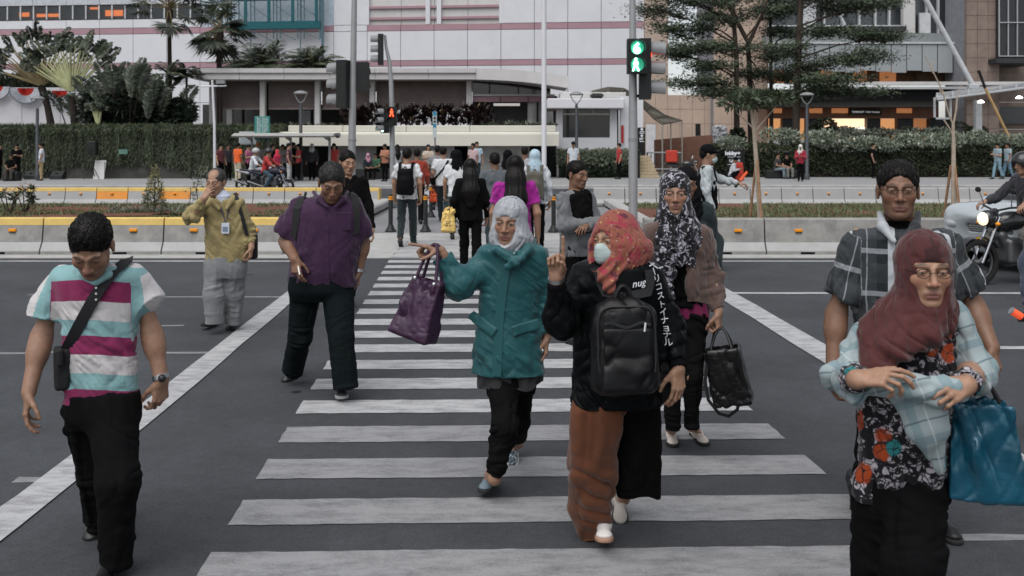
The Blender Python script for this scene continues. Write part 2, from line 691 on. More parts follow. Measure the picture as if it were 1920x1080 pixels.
blades('grass',26000,(-16,-3.7),(15.5,26.5),SOIL,.03,.10,.012,M_GRASS,clump=.9)
blades('grass',30000,(2.9,18),(15.5,26.5),SOIL,.03,.10,.012,M_GRASS,seed=2,clump=.35)

# concrete barriers, one thing each
M_BAR = mat('barrier_concrete',(.27,.265,.25),.9,0,.18,5,.3,60,.2,dirt=(.13,.125,.12),dscale=2.2,damt=.75)
M_BARL = mat('barrier_foot',(.35,.35,.345),.9,0,.1,5,.2,60,.2,dirt=(.26,.255,.25),dscale=2.5,damt=.6)
M_YEL = mat('barrier_yellow',(.62,.44,.14),.8,0,.1,5,.1,60,.2,dirt=(.42,.31,.16),dscale=3,damt=.5)
M_ORG = mat('barrier_orange',(.66,.27,.06),.8,0,.1,5,.1,60,.2,dirt=(.5,.25,.1),dscale=3,damt=.4)
M_REFL = mat('reflector_orange',(.75,.27,.015),.35,0,.15,30)

def barrier(x0,D,L,label,group,yellow,refl,orange=False,light=False,top=.585,end_yellow=False):
 t = thing('concrete_barrier',label,'barrier',(x0 + L/2,D,0),group)
 up = M_ORG if orange else (M_BARL if light else M_BAR)
 g = .012
 zt = top
 prof_top = [(D - .15,zt*.34),(D - .11,zt*.80),(D - .10,zt - .03 if not yellow else zt*.80),(D + .10,zt - .03 if not yellow else zt*.80),(D + .11,zt*.80),(D + .15,zt*.34)]
 if not yellow:
  prof_top = [(D - .15,zt*.34),(D - .11,zt - .02),(D - .09,zt),(D + .09,zt),(D + .11,zt - .02),(D + .15,zt*.34)]
 MB().prism(prof_top,x0 + g,x0 + L - g).build('upper_body',up,t)
 fz = .05
 MB().prism([(D - .235,fz),(D - .235,zt*.12),(D - .153,zt*.34),(D + .153,zt*.34),(D + .235,zt*.12),(D + .235,fz)],x0 + g,x0 + L - g).build('foot',M_BARL,t)
 fb = MB()
 for a,b in ((.0,.28),(.40,.60),(.72,1.0)):
  fb.box((x0 + g + a*(L - 2*g),D - .235,0.0),(x0 + g + b*(L - 2*g),D + .235,fz - .002))
 fb.build('bearing_pad',M_BAR,t)
 if yellow:
  MB().prism([(D - .112,zt*.80 + .002),(D - .10,zt - .012),(D - .085,zt),(D + .085,zt),(D + .10,zt - .012),(D + .112,zt*.80 + .002)],x0 + g,x0 + L - g).build('yellow_cap',M_YEL,t)
 if end_yellow:
  MB().box((x0 + L - g + .002,D - .2,.03),(x0 + L - g + .05,D + .2,zt - .01),.02).build('yellow_end',M_YEL,t)
 for f in refl:
  x = x0 + L*f
  yy = D - .128
  q = .038 if D > 20 else .062
  r = MB().box((x - q,yy - .022,zt*.63),(x + q,yy + .02,zt*.71),.006).build('reflector',M_REFL,t)
  MB().box((x - q*.8,yy - .025,zt*.60),(x + q*.8,yy + .015,zt*.622)).build('holder',mat('holder_dark',(.06,.045,.03),.7),r)
 return t

SEG = 1.95
for k in range(4):
 x0 = XU(537,15.1) - SEG*(k + 1)
 barrier(x0,15.1,SEG,['concrete barrier with yellow cap ending behind the man in purple','yellow-capped concrete barrier behind the head of the striped-shirt man','yellow-capped concrete barrier at the left edge of the near median','yellow-capped concrete barrier cut by the left picture edge'][k],'barriers along the near side of the median',True,(.25,.75))
for k in range(6):
 x0 = XU(1205,15.1) + SEG*k
 barrier(x0,15.1,SEG,['plain concrete barrier right behind the woman in the brown cardigan','plain grey concrete barrier left of the man in the plaid shirt','plain grey concrete barrier hidden partly by the plaid shirt man','plain grey concrete barrier behind the black motorcycle','plain grey concrete barrier beyond the silver car','plain grey concrete barrier at the right picture edge'][k],'barriers along the near side of the median',False,(.28,.78),top=.575)
nl = int(12)
LF = 58.5/FPX*27.2
names_far = ['far yellow-capped barrier beside the crossing, with a yellow end','far yellow-capped grey barrier second from the crossing','far yellow-capped grey barrier behind the purple shirt man','far yellow-capped barrier just right of the elderly man in khaki','far yellow-capped barrier behind the elderly man in khaki','far yellow-capped barrier left of the elderly man in khaki','far orange-painted barrier behind the conical shrub','far grey yellow-capped barrier left of the conical shrub','far orange-painted barrier, the more left of the two','far yellow-capped grey barrier left of the orange one','far yellow-capped grey barrier right of the frangipani','far yellow-capped barrier behind the frangipani','far yellow-capped barrier at the left edge']
for k in range(13):
 x0 = XU(711,27.2) - LF*(k + 1)
 barrier(x0,27.2,LF,names_far[k],'barriers along the far side of the median',True,(.5,),orange=k in (6,8),light=True,top=.50,end_yellow=k == 0)
for k in range(14):
 x0 = XU(1112,27.2) + LF*k
 barrier(x0,27.2,LF,['pale far barrier just left of the grey signal pole','pale far barrier just right of the grey signal pole','pale far barrier behind the cardigan woman','pale far barrier beneath the masked traffic helper','pale far barrier left of the thin staked tree','pale far barrier right behind the thin staked tree','pale far barrier left of the woman in the red jacket','pale far barrier below the woman in the red jacket','rust-stained pale far barrier right of the red jacket','pale far barrier left of the plaid man','pale far barrier behind the head of the plaid man','pale far barrier behind the bare forked tree','pale far barrier under the two walkers in pale blue','pale far barrier at the right edge'][k],'barriers along the far side of the median',False,(.5,),light=True,top=.50)
 # ------------------------------------------------------------------ buildings
M_WHITE = mat('panel_white',(.58,.58,.605),.7,0,.03,.6,dirt=(.45,.45,.47),dscale=.5,damt=.35)
M_PINK = mat('panel_pink',(.34,.21,.24),.75,0,.06,1)
M_JOINT = mat('joint_grey',(.22,.22,.24),.9)
M_CREAM = mat('cream_paint',(.54,.52,.455),.7,0,.06,1,dirt=(.46,.44,.38),dscale=1.0,damt=.4)
M_OFFW = mat('offwhite_paint',(.50,.49,.48),.75,0,.06,1,dirt=(.40,.39,.38),dscale=1.2,damt=.5)
M_GLASS = mat('glass_dark',(.02,.022,.025),.08,0,.2,.5,spec=.6)
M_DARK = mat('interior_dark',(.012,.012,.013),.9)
M_STEEL = mat('steel_painted',(.42,.43,.44),.5,.3,.06)
M_LITE = mat('lit_orange',(.5,.2,.05),.6,emit=(1.0,.24,.06),estr=1.1)

def pane_glass():
 return mat('pane_glass',(.035,.04,.045),.06,0,.1,.5,spec=.6,alpha=.42)

 # --- the white tower: a facade line turned a little from the road
PL,PR = np.array((XU(-260,80.6),80.6)),np.array((XU(1208,74.0),74.0))
FD = (PR - PL)/np.linalg.norm(PR - PL)
FN = np.array((FD[1],-FD[0]))

def fx(u):
 """Distance along the facade seen at column u."""
 a = (u - 960)/FPX
 t = (a*PL[1] - PL[0])/(FD[0] - a*FD[1])
 return t

def fpt(s,z,out=0.0):
 p = PL + FD*s + FN*out
 return np.array((p[0],p[1],z))

def fz(u,v):
 s = fx(u)
 D = (PL + FD*s)[1]
 return ZV(v,D)

tower = thing('white_tower','big white panelled department store with pink bands and a glass strip','building',(XU(500,77),77,0))

def fpanel(s0,s1,z0,z1,th,m,name,out=0.0,gap=.02,parent=None):
 c = (fpt(s0,z0,out - th/2) + fpt(s1,z1,out - th/2))/2
 c[2] = (z0 + z1)/2
 return MB().obox(c,np.array((*FD,0))*((s1 - s0)/2 - gap),np.array((*FN,0))*th/2,(0,0,(z1 - z0)/2 - gap)).build(name,m,parent or tower)

sL,sR = fx(-260),fx(1208)
zb1,zb2 = fz(900,123),fz(900,112) # lower pink band
zb3,zb4 = fz(900,56),fz(900,44)
zA,zB = fz(100,37),fz(100,8)
# backing wall
c = (fpt(sL,0,-.35) + fpt(sR,0,-.35))/2
back = MB()
back.obox((c[0] - FN[0]*5,c[1] - FN[1]*5,11),np.array((*FD,0))*((sR - sL)/2),np.array((*FN,0))*5.0,(0,0,11)).build('wall',M_JOINT,tower)
ptn = 62.7
cols = [1208 - 18 - ptn*k for k in range(0,24)]
us = [1208] + cols
for i in range(len(us) - 1):
 u1,u0 = us[i],us[i + 1]
 if u1 < -200:
  break
 s0,s1 = fx(u0),fx(u1)
 um = (u0 + u1)/2
 for za,zc,m,th in ((0,fz(900,190),M_WHITE,.3),(fz(900,190),zb1,M_WHITE,.3),(zb1,zb2,M_PINK,.28),(zb2,zb3,M_WHITE,.3),(zb3,zb4,M_PINK,.28)):
  if m is M_PINK and 627 < um < 702 and za == zb3:
   m = M_WHITE
  fpanel(s0,s1,za,zc,th,m,'panel')
 if um > 945 or 612 < um < 690 or 800 < um < 825:
  fpanel(s0,s1,zb4,22,.3,M_WHITE,'panel')
 elif um >= 690:
 # recessed bays with pink fins
  fpanel(s0,s1,zb4,22,.05,M_OFFW,'panel',-.25)
  for v in (11,32):
   z = fz(900,v)
   fpanel(s0,s1,z - .10,z + .10,.18,M_PINK,'fin',-.06,0)
 elif um < 405:
  fpanel(s0,s1,zb4,fz(900,27),.3,M_WHITE,'panel')
  fpanel(s0,s1,fz(900,-2),22,.3,mat('panel_grey',(.42,.44,.47),.6),'panel')
 else:
  fpanel(s0,s1,zb4,22,.05,mat('panel_bluish',(.40,.47,.53),.6),'panel',-.25)
for u in (688,802,823,940):
 s = fx(u)
 fpanel(s - .18,s + .18,zb4,22,.34,M_WHITE,'pier',.02,0)
 # the glass strip on the left
zg0,zg1 = fz(900,27) + .05,fz(900,-2) - .05
s = sL
k = 0
zi = zg0
box_in = MB()
box_in.obox((fpt((sL + fx(400))/2,(zg0 + zg1)/2,-.30)),np.array((*FD,0))*((fx(400) - sL)/2),np.array((*FN,0))*.02,(0,0,(zg1 - zg0)/2)).build('room_back',mat('room_grey',(.10,.11,.115),.8),tower)
ug = -255
while ug < 400:
 s0,s1 = fx(ug),fx(ug + 24.5)
 fpanel(s0,s1,zg0,zg1,.02,pane_glass(),'window_pane',.0,.03)
 fpanel(s0 - .06,s0 + .06,zg0,zg1,.14,mat('mullion',(.45,.46,.47),.4,.4),'mullion',.06,0)
 ug += 24.5
for u0,u1,v0,v1 in ((33,52,22,30),(66,108,25,31),(166,184,14,18),(195,228,20,31)):
 fpanel(fx(u0),fx(u1),fz(100,v1),fz(100,v0),.02,M_LITE,'ceiling_light',-.2,0)
 # a plant parapet, the pale side return at the right
rt = fpt(sR,0)
MB().box((rt[0] + .02,rt[1],0),(rt[0] + 1.9,rt[1] + 8,22)).build('side_strip',mat('stone_strip',(.42,.33,.27),.8,0,.1,.8,dirt=(.33,.25,.2)),tower)

# scaffolding with green netting
scf = thing('scaffold','teal scaffolding with netting on the white tower','scaffold',(XU(510,74),74,0))
M_TEAL = mat('scaffold_teal',(.008,.085,.10),.7)
M_PIPE = mat('scaffold_pipe',(.10,.16,.19),.6,.3)
for v0,v1 in ((43,57),(-6,3)):
 s0,s1 = fx(432),fx(608)
 z0,z1 = fz(520,v1),fz(520,v0)
 fpanel(s0,s1,z0,z1,.5,M_TEAL,'netting_band',1.1,0,scf)
for u in (470,513,557,601):
 s = fx(u)
 fpanel(s - .12,s + .12,fz(520,43),20,.1,M_TEAL,'netting_strip',1.15,0,scf)
for i,u in enumerate((425,442,456,478,485,520,526,533,565,570,577,607,611)):
 s = fx(u)
 zlo = fz(520,75 if i % 3 else 118)
 MB().tube([fpt(s,zlo,.9),fpt(s,20,.9)],.05 if u < 605 else .12,6).build('standard',M_PIPE,scf,True)
for i,u in enumerate((430,475,520,565)):
 MB().tube([fpt(fx(u),fz(520,10),1.0),fpt(fx(u + 42),fz(520,40),1.0)],.03,5).build('brace',M_PIPE,scf)
 MB().tube([fpt(fx(u),fz(520,56),1.0),fpt(fx(u + 42),fz(520,78),1.0)],.03,5).build('brace',M_PIPE,scf)
MB().tube([fpt(fx(420),fz(520,4),1.0),fpt(fx(608),fz(520,3),1.0)],.06,6).build('ledger',M_PIPE,scf)

# --- podium wall on the left with pleated bunting
D = 57.0
pod = thing('podium_wall','pale grey garden wall of the department store at far left','wall',(XU(0,D),D,0))
pm = mat('podium_grey',(.50,.49,.51),.8,0,.05,1,dirt=(.40,.39,.40),dscale=.7)
ul = [-140,-68,41,113,178,250]
for a,b in zip(ul[:-1],ul[1:]):
 MB().box((XU(a,D) + .015,D,0),(XU(b,D) - .015,D + .4,ZV(164 + max(0,(a - 60))*.02,D))).build('panel',pm,pod)
MB().box((XU(-140,D),D + .05,0),(XU(250,D),D + .35,ZV(168,D))).build('wall_core',M_JOINT,pod)
M_RED = mat('bunting_red',(.42,.028,.02),.8,0,.15,4)
M_BWH = mat('bunting_white',(.55,.56,.60),.8,0,.1,4)

def bunting(u,v,w,label):
 r = w/2/FPX*(D - .35)
 x,z,y = XU(u,D - .35),ZV(v,D - .35),D - .35
 t = thing('bunting',label,'bunting',(x,y,z - r),'red and white half-round bunting')
 for nm,r0,r1,m,n in (('white_pleats',.50,1.0,M_BWH,44),('red_pleats',.02,.498,M_RED,26)):
  mb = MB()
  for i in range(n + 1):
   a = math.pi + math.pi*i/n
   d = .05 if i % 2 else -.03
   for rr in (r0,r1):
    mb.v.append((x + r*rr*math.cos(a),y + d*(.4 + rr),z + r*rr*.92*math.sin(a)))
  for i in range(n):
   mb.f.append((2*i,2*i + 1,2*i + 3,2*i + 2))
  mb.build(nm,m,t)
 MB().tube([(x + r*1.0*math.cos(a),y,z + r*.92*math.sin(a)) for a in np.linspace(math.pi,2*math.pi,24)],.035,5).build('hem',mat('hem_grey',(.12,.13,.15),.8),t)

bunting(-8,162,54,'red and white bunting fan cut by the left picture edge')
bunting(48,165,62,'red and white bunting fan left of the traveller palm trunk')
bunting(112,170,58,'red and white bunting fan under the second traveller palm')

# --- low pavilion with louvres behind the planter beam
D = 53.0
pav = thing('pavilion','low pavilion with a flat pale roof edge and brown louvred bays','building',(XU(700,D),D,0))
M_FAS = mat('fascia',(.47,.46,.455),.75,0,.05,1,dirt=(.36,.35,.34),dscale=.8,damt=.5)
M_LOUV = mat('louvre_brown',(.24,.20,.185),.7,0,.15,2)
jo = [362,448,532,618,703,803,893]
for a,b in zip(jo[:-1],jo[1:]):
 x0,x1 = XU(a,D - 1.6) + .01,XU(b,D - 1.6) - .01
 z0,z1,zm = ZV(148.5,D - 1.6),ZV(128,D - 1.6),ZV(137,D - 1.6)
 MB().prism([(D - 1.5,z0),(D - 1.5,zm),(D - 1.62,zm + .02),(D - 1.62,z1),(D + .5,z1),(D + .5,z0)],x0,x1).build('fascia',M_FAS,pav)
 # the end that swings down to the right
a,b = P(893,128,D - 1.6),P(1065,143,D - 3.5)
mb = MB()
nseg = 6
for i in range(nseg):
 t0,t1 = i/nseg,(i + 1)/nseg
 f = lambda t: a*(1 - t) + b*t + A(0,0,.10*math.sin(math.pi*t))
 p0,p1 = f(t0),f(t1)
 h = .62
 for yy in (0,):
  mb.poly([p0 - A(0,0,h),p1 - A(0,0,h),p1,p0])
  mb.poly([p0,p1,p1 + A(0,3,0),p0 + A(0,3,0)])
  mb.poly([p0 - A(0,0,h),p0 - A(0,-3,h),p1 - A(0,-3,h),p1 - A(0,0,h)])
mb.poly([b,b - A(0,0,.62),b - A(0,-3,.62),b + A(0,3,0)])
mb.build('fascia_end',M_FAS,pav)
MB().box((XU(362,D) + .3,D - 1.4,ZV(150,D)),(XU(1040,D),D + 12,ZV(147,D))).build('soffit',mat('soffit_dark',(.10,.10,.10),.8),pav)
for u in (402,496,598,700,880):
 x = XU(u,D)
 w = .115
 MB().box((x - w*1.3,D - .5,0),(x + w*1.3,D - .1,ZV(149,D)),.03).build('column',M_OFFW,pav)
MB().box((XU(425,D + 3),D + 3,0),(XU(435,D + 3),D + 3.4,ZV(200,D + 3))).build('column',M_OFFW,pav)
for a,b,v1 in ((404,491,203),(503,593,203),(604,694,203),(706,876,203)):
 t = MB()
 n = 17
 z0,z1 = ZV(v1,D),ZV(150,D)
 for i in range(n):
  z = z0 + (z1 - z0)*i/n
  t.obox(((XU(a,D) + XU(b,D))/2,D + .05,z + .045),((XU(b,D) - XU(a,D))/2,0,0),(0,.05,.035),(0,-.008,.012))
 o = t.build('louvre',M_LOUV,pav)
 o['kind'] = 'stuff'
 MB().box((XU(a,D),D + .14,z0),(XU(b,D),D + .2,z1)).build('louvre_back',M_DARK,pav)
 MB().box((XU(a,D),D - .02,z0 - .07),(XU(b,D),D + .12,z0 - .01)).build('sill',M_LOUV,pav)
MB().box((XU(380,D + 9),D + 9,0),(XU(720,D + 9),D + 9.2,ZV(196,D + 9))).build('rear_wall',mat('rear_wall_dark',(.05,.05,.05),.9),pav)
MB().box((XU(560,D + 8.8),D + 8.8,ZV(232,D + 8.8)),(XU(594,D + 8.8),D + 8.95,ZV(207,D + 8.8))).build('daylight_opening',mat('white_far',(.6,.6,.62),.8),pav)
# glazed end
MB().box((XU(886,D),D,ZV(177,D)),(XU(1032,D),D + .08,ZV(150,D))).build('window_pane',M_GLASS,pav)
for u in (918,972):
 MB().box((XU(u,D) - .03,D - .06,ZV(177,D)),(XU(u,D) + .03,D - .003,ZV(150,D))).build('mullion',M_DARK,pav)
MB().box((XU(886,D),D - .25,ZV(180.5,D)),(XU(1040,D),D + .1,ZV(177,D) - .003)).build('sill',M_OFFW,pav)
for a,b in ((886,938),(939,990),(991,1040)):
 MB().box((XU(a,D) + .01,D - .12,ZV(191,D)),(XU(b,D) - .01,D + .1,ZV(181,D))).build('pink_band',M_PINK,pav)
MB().box((XU(886,D + 3),D + 3,0),(XU(1045,D + 3),D + 3.2,ZV(180,D + 3))).build('recess_wall',mat('recess_grey',(.07,.07,.072),.9),pav)
MB().box((XU(925,D + 1),D + 1.5,ZV(197,D + 1)),(XU(975,D + 1),D + 2.2,ZV(193,D + 1))).build('ceiling_light',mat('lit_white',(.5,.5,.5),.5,emit=(1,.95,.9),estr=.25),pav)
for u,w in ((998,8.5),):
 MB().lathe((XU(u,D),D + .6,0),[(w/FPX*D,0),(w/FPX*D,ZV(191,D))],20).build('column',M_OFFW,pav,True)
MB().box((XU(1010,D + 1.5),D + 1.5,0),(XU(1040,D + 1.5),D + 1.8,ZV(186,D))).build('column',M_OFFW,pav)

# --- cream planter beam over the subway wall
D = 44.0
sub = thing('planter_beam','long cream planter beam above a grey tiled wall with dark doorways','building',(XU(790,D),D,0))
x0,x1 = XU(524,D),XU(1048,D)
z0,z1,z2 = ZV(273.5,D),ZV(247,D),ZV(235,D)
r = .16
arc = [(D + r - r*math.cos(a),z1 - r + r*math.sin(a)) for a in np.linspace(0,math.pi/2,6)]
MB().prism([(D,z0)] + arc + [(D + 1.2,z1),(D + 1.2,z0)],x0,x1).build('beam',M_CREAM,sub)
for a,b in ((537,640),(640.6,760),(760.6,880),(880.6,1043)):
 MB().box((XU(a,D),D + .35,z1 + .002),(XU(b,D),D + 1.2,z2),.03).build('planter_edge',M_CREAM,sub)
MB().box((XU(537,D),D + .5,z2 - .1),(XU(1043,D),D + 4.5,z2 - .02)).build('planter_soil',M_SOIL,sub)
M_TILE = mat('tile_grey',(.24,.242,.235),.6,0,.12,3,dirt=(.12,.12,.12),dscale=2)
Dw = D + .9
doors = [(588,632),(705,733),(852,877),(1048,1063)]
edges = [530,588,632,705,733,852,877,993,1048]
for a,b in ((632,705),(733,852),(877,993)):
 nx = max(1,int((b - a)/24))
 for i in range(nx):
  for j in range(4):
   zz0 = .13 + (z0 - .13)*j/4
   xa,xb = XU(a + (b - a)*i/nx,Dw),XU(a + (b - a)*(i + 1)/nx,Dw)
   MB().box((xa + .006,Dw,zz0 + .006),(xb - .006,Dw + .05,zz0 + (z0 - .13)/4 - .006)).build('tile',M_TILE,sub)
 MB().box((XU(a,Dw),Dw + .03,.13),(XU(b,Dw),Dw + .25,z0)).build('wall',M_JOINT,sub)
for a,b in doors[:3] + [(530,588),(993,1047)]:
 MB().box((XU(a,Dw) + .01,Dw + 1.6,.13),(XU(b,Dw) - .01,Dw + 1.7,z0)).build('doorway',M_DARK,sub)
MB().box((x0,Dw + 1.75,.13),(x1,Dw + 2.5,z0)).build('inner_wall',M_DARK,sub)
MB().box((XU(640,D - .4),D - .4,.13),(XU(733,D - .4),D + .1,.62),.03).build('ledge',mat('ledge_dark',(.03,.03,.032),.7),sub)

# --- guard house
D = 48.0
gh = thing('guard_house','small white guard house with a wide dark window','building',(XU(1110,D),D,0))
zt = ZV(205,D)
zs,zh = ZV(258,D),ZV(203.5,D)
for a,b,lo,hi in ((1043,1055,0,zt),(1143.5,1157,0,zt),(1163,1206,0,ZV(180,D)),(1055,1143.5,0,zs)):
 MB().box((XU(a,D),D,lo),(XU(b,D),D + .3,hi)).build('wall',M_WHITE,gh)
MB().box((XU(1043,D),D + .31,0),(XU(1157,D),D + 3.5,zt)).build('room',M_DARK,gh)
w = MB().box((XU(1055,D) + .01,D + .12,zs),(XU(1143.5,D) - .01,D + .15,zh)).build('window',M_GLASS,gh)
fr = MB()
zq = ZV(214,D)
fr.box((XU(1055,D),D + .05,zq - .04),(XU(1143,D),D + .11,zq + .04))
fr.box((XU(1113,D) - .03,D + .06,zq),(XU(1113,D) + .03,D + .115,zh))
fr.build('frame',M_OFFW,w)
MB().box((XU(1157,D),D + .8,0),(XU(1163,D),D + .9,zt)).build('door_gap',M_DARK,gh)
MB().box((XU(1026,D - .9),D - .9,ZV(203.5,D - .9)),(XU(1171,D - .9),D + 3.4,ZV(184.5,D - .9)),.04).build('roof_slab',M_WHITE,gh)
MB().box((XU(1050,D + 1.5),D + 1.0,ZV(183,D)),(XU(1172,D + 1.5),D + 3,ZV(171,D)),.03).build('parapet',M_OFFW,gh)
MB().box((XU(1107,D + .5),D + .2,ZV(183,D)),(XU(1133,D),D + .9,ZV(174,D)),.1).build('roof_unit',mat('dark_unit',(.03,.03,.03),.8),gh)
fx_ = MB().tube([(XU(1167,D - .15),D - .15,ZV(268,D)),(XU(1167,D - .15),D - .15,ZV(235,D))],.07,10)
fx_.build('red_pipe',mat('hydrant_red',(.35,.02,.02),.5),gh,True)

# --- curved canopy over the ramp
can = thing('curved_canopy','curved polycarbonate canopy on thin posts beside the guard house','canopy',(XU(1210,55),55,0))
M_POLY = mat('polycarbonate',(.20,.195,.15),.4,0,.1,2,alpha=.72)
M_RIB = mat('rib_brown',(.07,.065,.05),.6)
prof = [(1102,178),(1120,167),(1150,160),(1180,162),(1205,175),(1232,195),(1262,215),(1296,226)]
far = [p + A(0,3,0) for p in [P(u,v - 1,56) for u,v in prof]]
near = [P(u - 58 if i > 3 else u - 10*i,v + (8 if i > 4 else 4),52.5) for i,(u,v) in enumerate(prof)]
near = [P(u,v,52.5) for u,v in ((1106,182),(1120,176),(1140,172),(1165,176),(1190,190),(1210,208),(1226,224),(1242,234))]
mb = MB()
for i in range(len(prof) - 1):
 MB().poly([near[i],near[i + 1],far[i + 1],far[i]]).build('sheet',M_POLY,can)
for i in range(len(prof)):
 MB().tube([near[i] + A(0,0,.03),far[i] + A(0,0,.03)],.04,5).build('rib',M_RIB,can)
for t in np.linspace(0,1,8):
 MB().tube([near[i]*(1 - t) + far[i]*t + A(0,0,.035) for i in range(len(prof))],.035,5).build('purlin',M_RIB,can)
for p in (near[-1],near[-1]*.6 + far[-1]*.4,far[-1]):
 MB().tube([p,A(p[0],p[1],0)],.045,6).build('post',mat('post_cream',(.45,.42,.36),.6),can)

 # --- pink stone hotel on the right
M_STONE = mat('stone_beige',(.44,.335,.27),.8,0,.1,.8,.1,20,dirt=(.34,.25,.2),dscale=.6,damt=.5)
M_STONE2 = mat('stone_brown',(.215,.165,.14),.85,0,.22,1.2,.3,15,dirt=(.14,.105,.09),dscale=1.5,damt=.6)
D = 67.0
hot = thing('stone_annex','beige stone annex with a tall pier behind the trees','building',(XU(1340,D),D,0))
rows = [0,ZV(232,D),ZV(205,D),ZV(178,D)]
for j in range(3):
 for i in range(6):
  a,b = 1206 + i*23,1206 + (i + 1)*23
  MB().box((XU(a,D) + .01,D,rows[j] + .01),(XU(b,D) - .01,D + .3,rows[j + 1] - .01)).build('stone_panel',M_STONE,hot)
MB().box((XU(1206,D),D + .1,0),(XU(1344,D),D + 3,rows[3] - .05)).build('wall',M_JOINT,hot)
zs_ = [0,3.2,6.4,9.6,12.8]
for j in range(4):
 for a,b in ((1338,1372),(1372,1405),(1405,1440)):
  MB().box((XU(a,D - 1) + .012,D - 1,zs_[j] + .012),(XU(b,D - 1) - .012,D - .7,zs_[j + 1] - .012)).build('stone_panel',M_STONE,hot)
MB().box((XU(1338,D - 1),D - .9,0),(XU(1440,D - 1),D + 5,12.8)).build('pier',M_JOINT,hot)
MB().box((XU(1304,D - .02),D - .06,ZV(254,D)),(XU(1313,D),D - .005,ZV(232,D))).build('door',M_DARK,hot)
MB().box((XU(1211,D),D - .06,0),(XU(1229,D),D - .005,ZV(233,D))).build('door',mat('door_white',(.55,.55,.57),.6),hot)
rw = thing('ramp_wall','brown sloping ramp wall below the stone annex','wall',(XU(1300,60),60,0))
MB().prism([(XU(1228,60),0),(XU(1228,60),ZV(262,60)),(XU(1345,60),ZV(252,60)),(XU(1345,60),0)],60,60.4,'y').build('wall',mat('brick_brown',(.17,.085,.06),.85,0,.15,3),rw)

D = 62.0
ho = thing('hotel','hotel front with grey glazing, lit shops below and a brown stone pillar','building',(XU(1650,D),D,0))

def hb(u0,u1,v0,v1,d0,th,m,name,bev=0.0,parent=None,px=0.0):
 return MB().box((XU(u0,D + d0) + px,D + d0,ZV(v1,D + d0) + px),(XU(u1,D + d0) - px,D + d0 + th,ZV(v0,D + d0) - px),bev).build(name,m,parent or ho)

M_GREYP = mat('panel_frosted',(.30,.32,.33),.35,0,.05,1,dirt=(.25,.27,.28),dscale=1)
M_BROWN = mat('fascia_brown',(.16,.075,.045),.6,0,.15,2)
M_WFR = mat('frame_white',(.45,.46,.47),.5)
hb(1440,1815,-60,62,2.5,.3,mat('glass_grey',(.05,.055,.06),.1,0,.2,.4,spec=.6),'glazing')
for u in (1500,1522,1546,1580,1612,1642,1668,1694,1710,1738,1760,1790,1806):
 hb(u - 1.6,u + 1.6,-60,62,2.2,.25,M_WFR,'mullion')
for v in (-20,6,47):
 hb(1440,1700,v,v + 2.5,2.1,.2,M_WFR,'transom')
hb(1506,1530,0,62,1.6,.4,M_WFR,'white_panel')
hb(1694,1716,-60,62,1.6,.45,M_OFFW,'column')
hb(1724,1745,24,62,1.9,.2,mat('panel_pale',(.5,.51,.52),.5),'white_panel')
hb(1592,1700,49,58,1.2,1.0,mat('charcoal',(.03,.032,.034),.6),'dark_canopy')
hb(1440,1812,63,78,.9,1.5,mat('fascia_grey',(.20,.22,.22),.5),'fascia')
hb(1440,1812,78.3,82,.7,1.7,M_WFR,'fascia_trim')
pu = [1440 + 28.9*i for i in range(13)]
for i,(a,b) in enumerate(zip(pu[:-1],pu[1:])):
 hb(a,b,82.5,133 + (i % 3)*2,.8,.08,M_GREYP,'frosted_panel',0,None,.03)
hb(1440,1812,82,156,2.8,.2,mat('room_warm',(.16,.09,.05),.8),'room_back')
M_WARM = mat('lit_warm',(.35,.2,.1),.6,emit=(1.0,.46,.18),estr=.34)
M_WARM2 = mat('lit_warm_dim',(.4,.2,.08),.6,emit=(1.0,.38,.15),estr=.15)
M_WARMB = mat('lit_warm_bright',(.6,.5,.35),.6,emit=(1.0,.68,.42),estr=.75)
for a,b in ((1452,1470),(1482,1496),(1540,1562),(1600,1625),(1650,1680)):
 hb(a,b,126,155,2.4,.1,M_WARM2,'lit_window')
hb(1718,1740,136,155,2.4,.1,mat('room_brown',(.14,.085,.05),.8),'wall_panel')
# canopy beams
hb(1575,1960,153,159,-2.0,.5,M_OFFW,'beam')
hb(1590,1960,162.5,167,-2.2,.5,M_STEEL,'beam')
hb(1440,1790,167.5,187,-1.5,5.0,M_DARK,'soffit')
hb(1440,1760,187.5,200,-1.0,4.2,mat('soffit_brown',(.09,.085,.08),.7),'lower_soffit')
# shopfront
hb(1440,1760,200,222,.6,.4,M_BROWN,'fascia_board')
for a,b in ((1447,1466),(1518,1542),(1682,1710),(1560,1590)):
 hb(a,b,203,212,.45,.1,M_WARM2,'lit_cove')
shop = [(1440,1467,M_WARM),(1494,1512,M_WARM),(1543,1626,M_WARMB),(1649,1686,M_WARM),(1712,1745,M_WARM2)]
for a,b,m in shop:
 hb(a,b,222.5,262,1.6,.1,m,'shop_window')
 hb(a - .7,a + .7,222,262,1.3,.2,M_DARK,'frame')
hb(1556,1570,229,262,1.2,.1,M_BROWN,'shelf')
hb(1576,1590,236,262,1.25,.1,mat('counter',(.25,.12,.05),.6),'counter')
hb(1602,1622,239,262,1.15,.1,mat('lit_white_shop',(.7,.7,.7),.5,emit=(1,.9,.8),estr=.8),'display_case')
for a,b in ((1467,1494),(1512,1543),(1626,1651),(1683,1712),(1743,1790)):
 hb(a,b,222,270,.9,.5,mat('pillar_dark',(.02,.021,.023),.5),'pillar')
sg = hb(1594,1653,204.5,215.5,.3,.2,mat('sign_black',(.006,.006,.006),.4),'sign_board')
text_mesh('TEMBERLDP - HaPL Ciwauto',.155,mat('sign_letters',(.5,.5,.5),.6,emit=(1,1,1),estr=.25),'lettering',0,sg,(XU(1623.5,D + .28),D + .28,ZV(210,D + .3)))
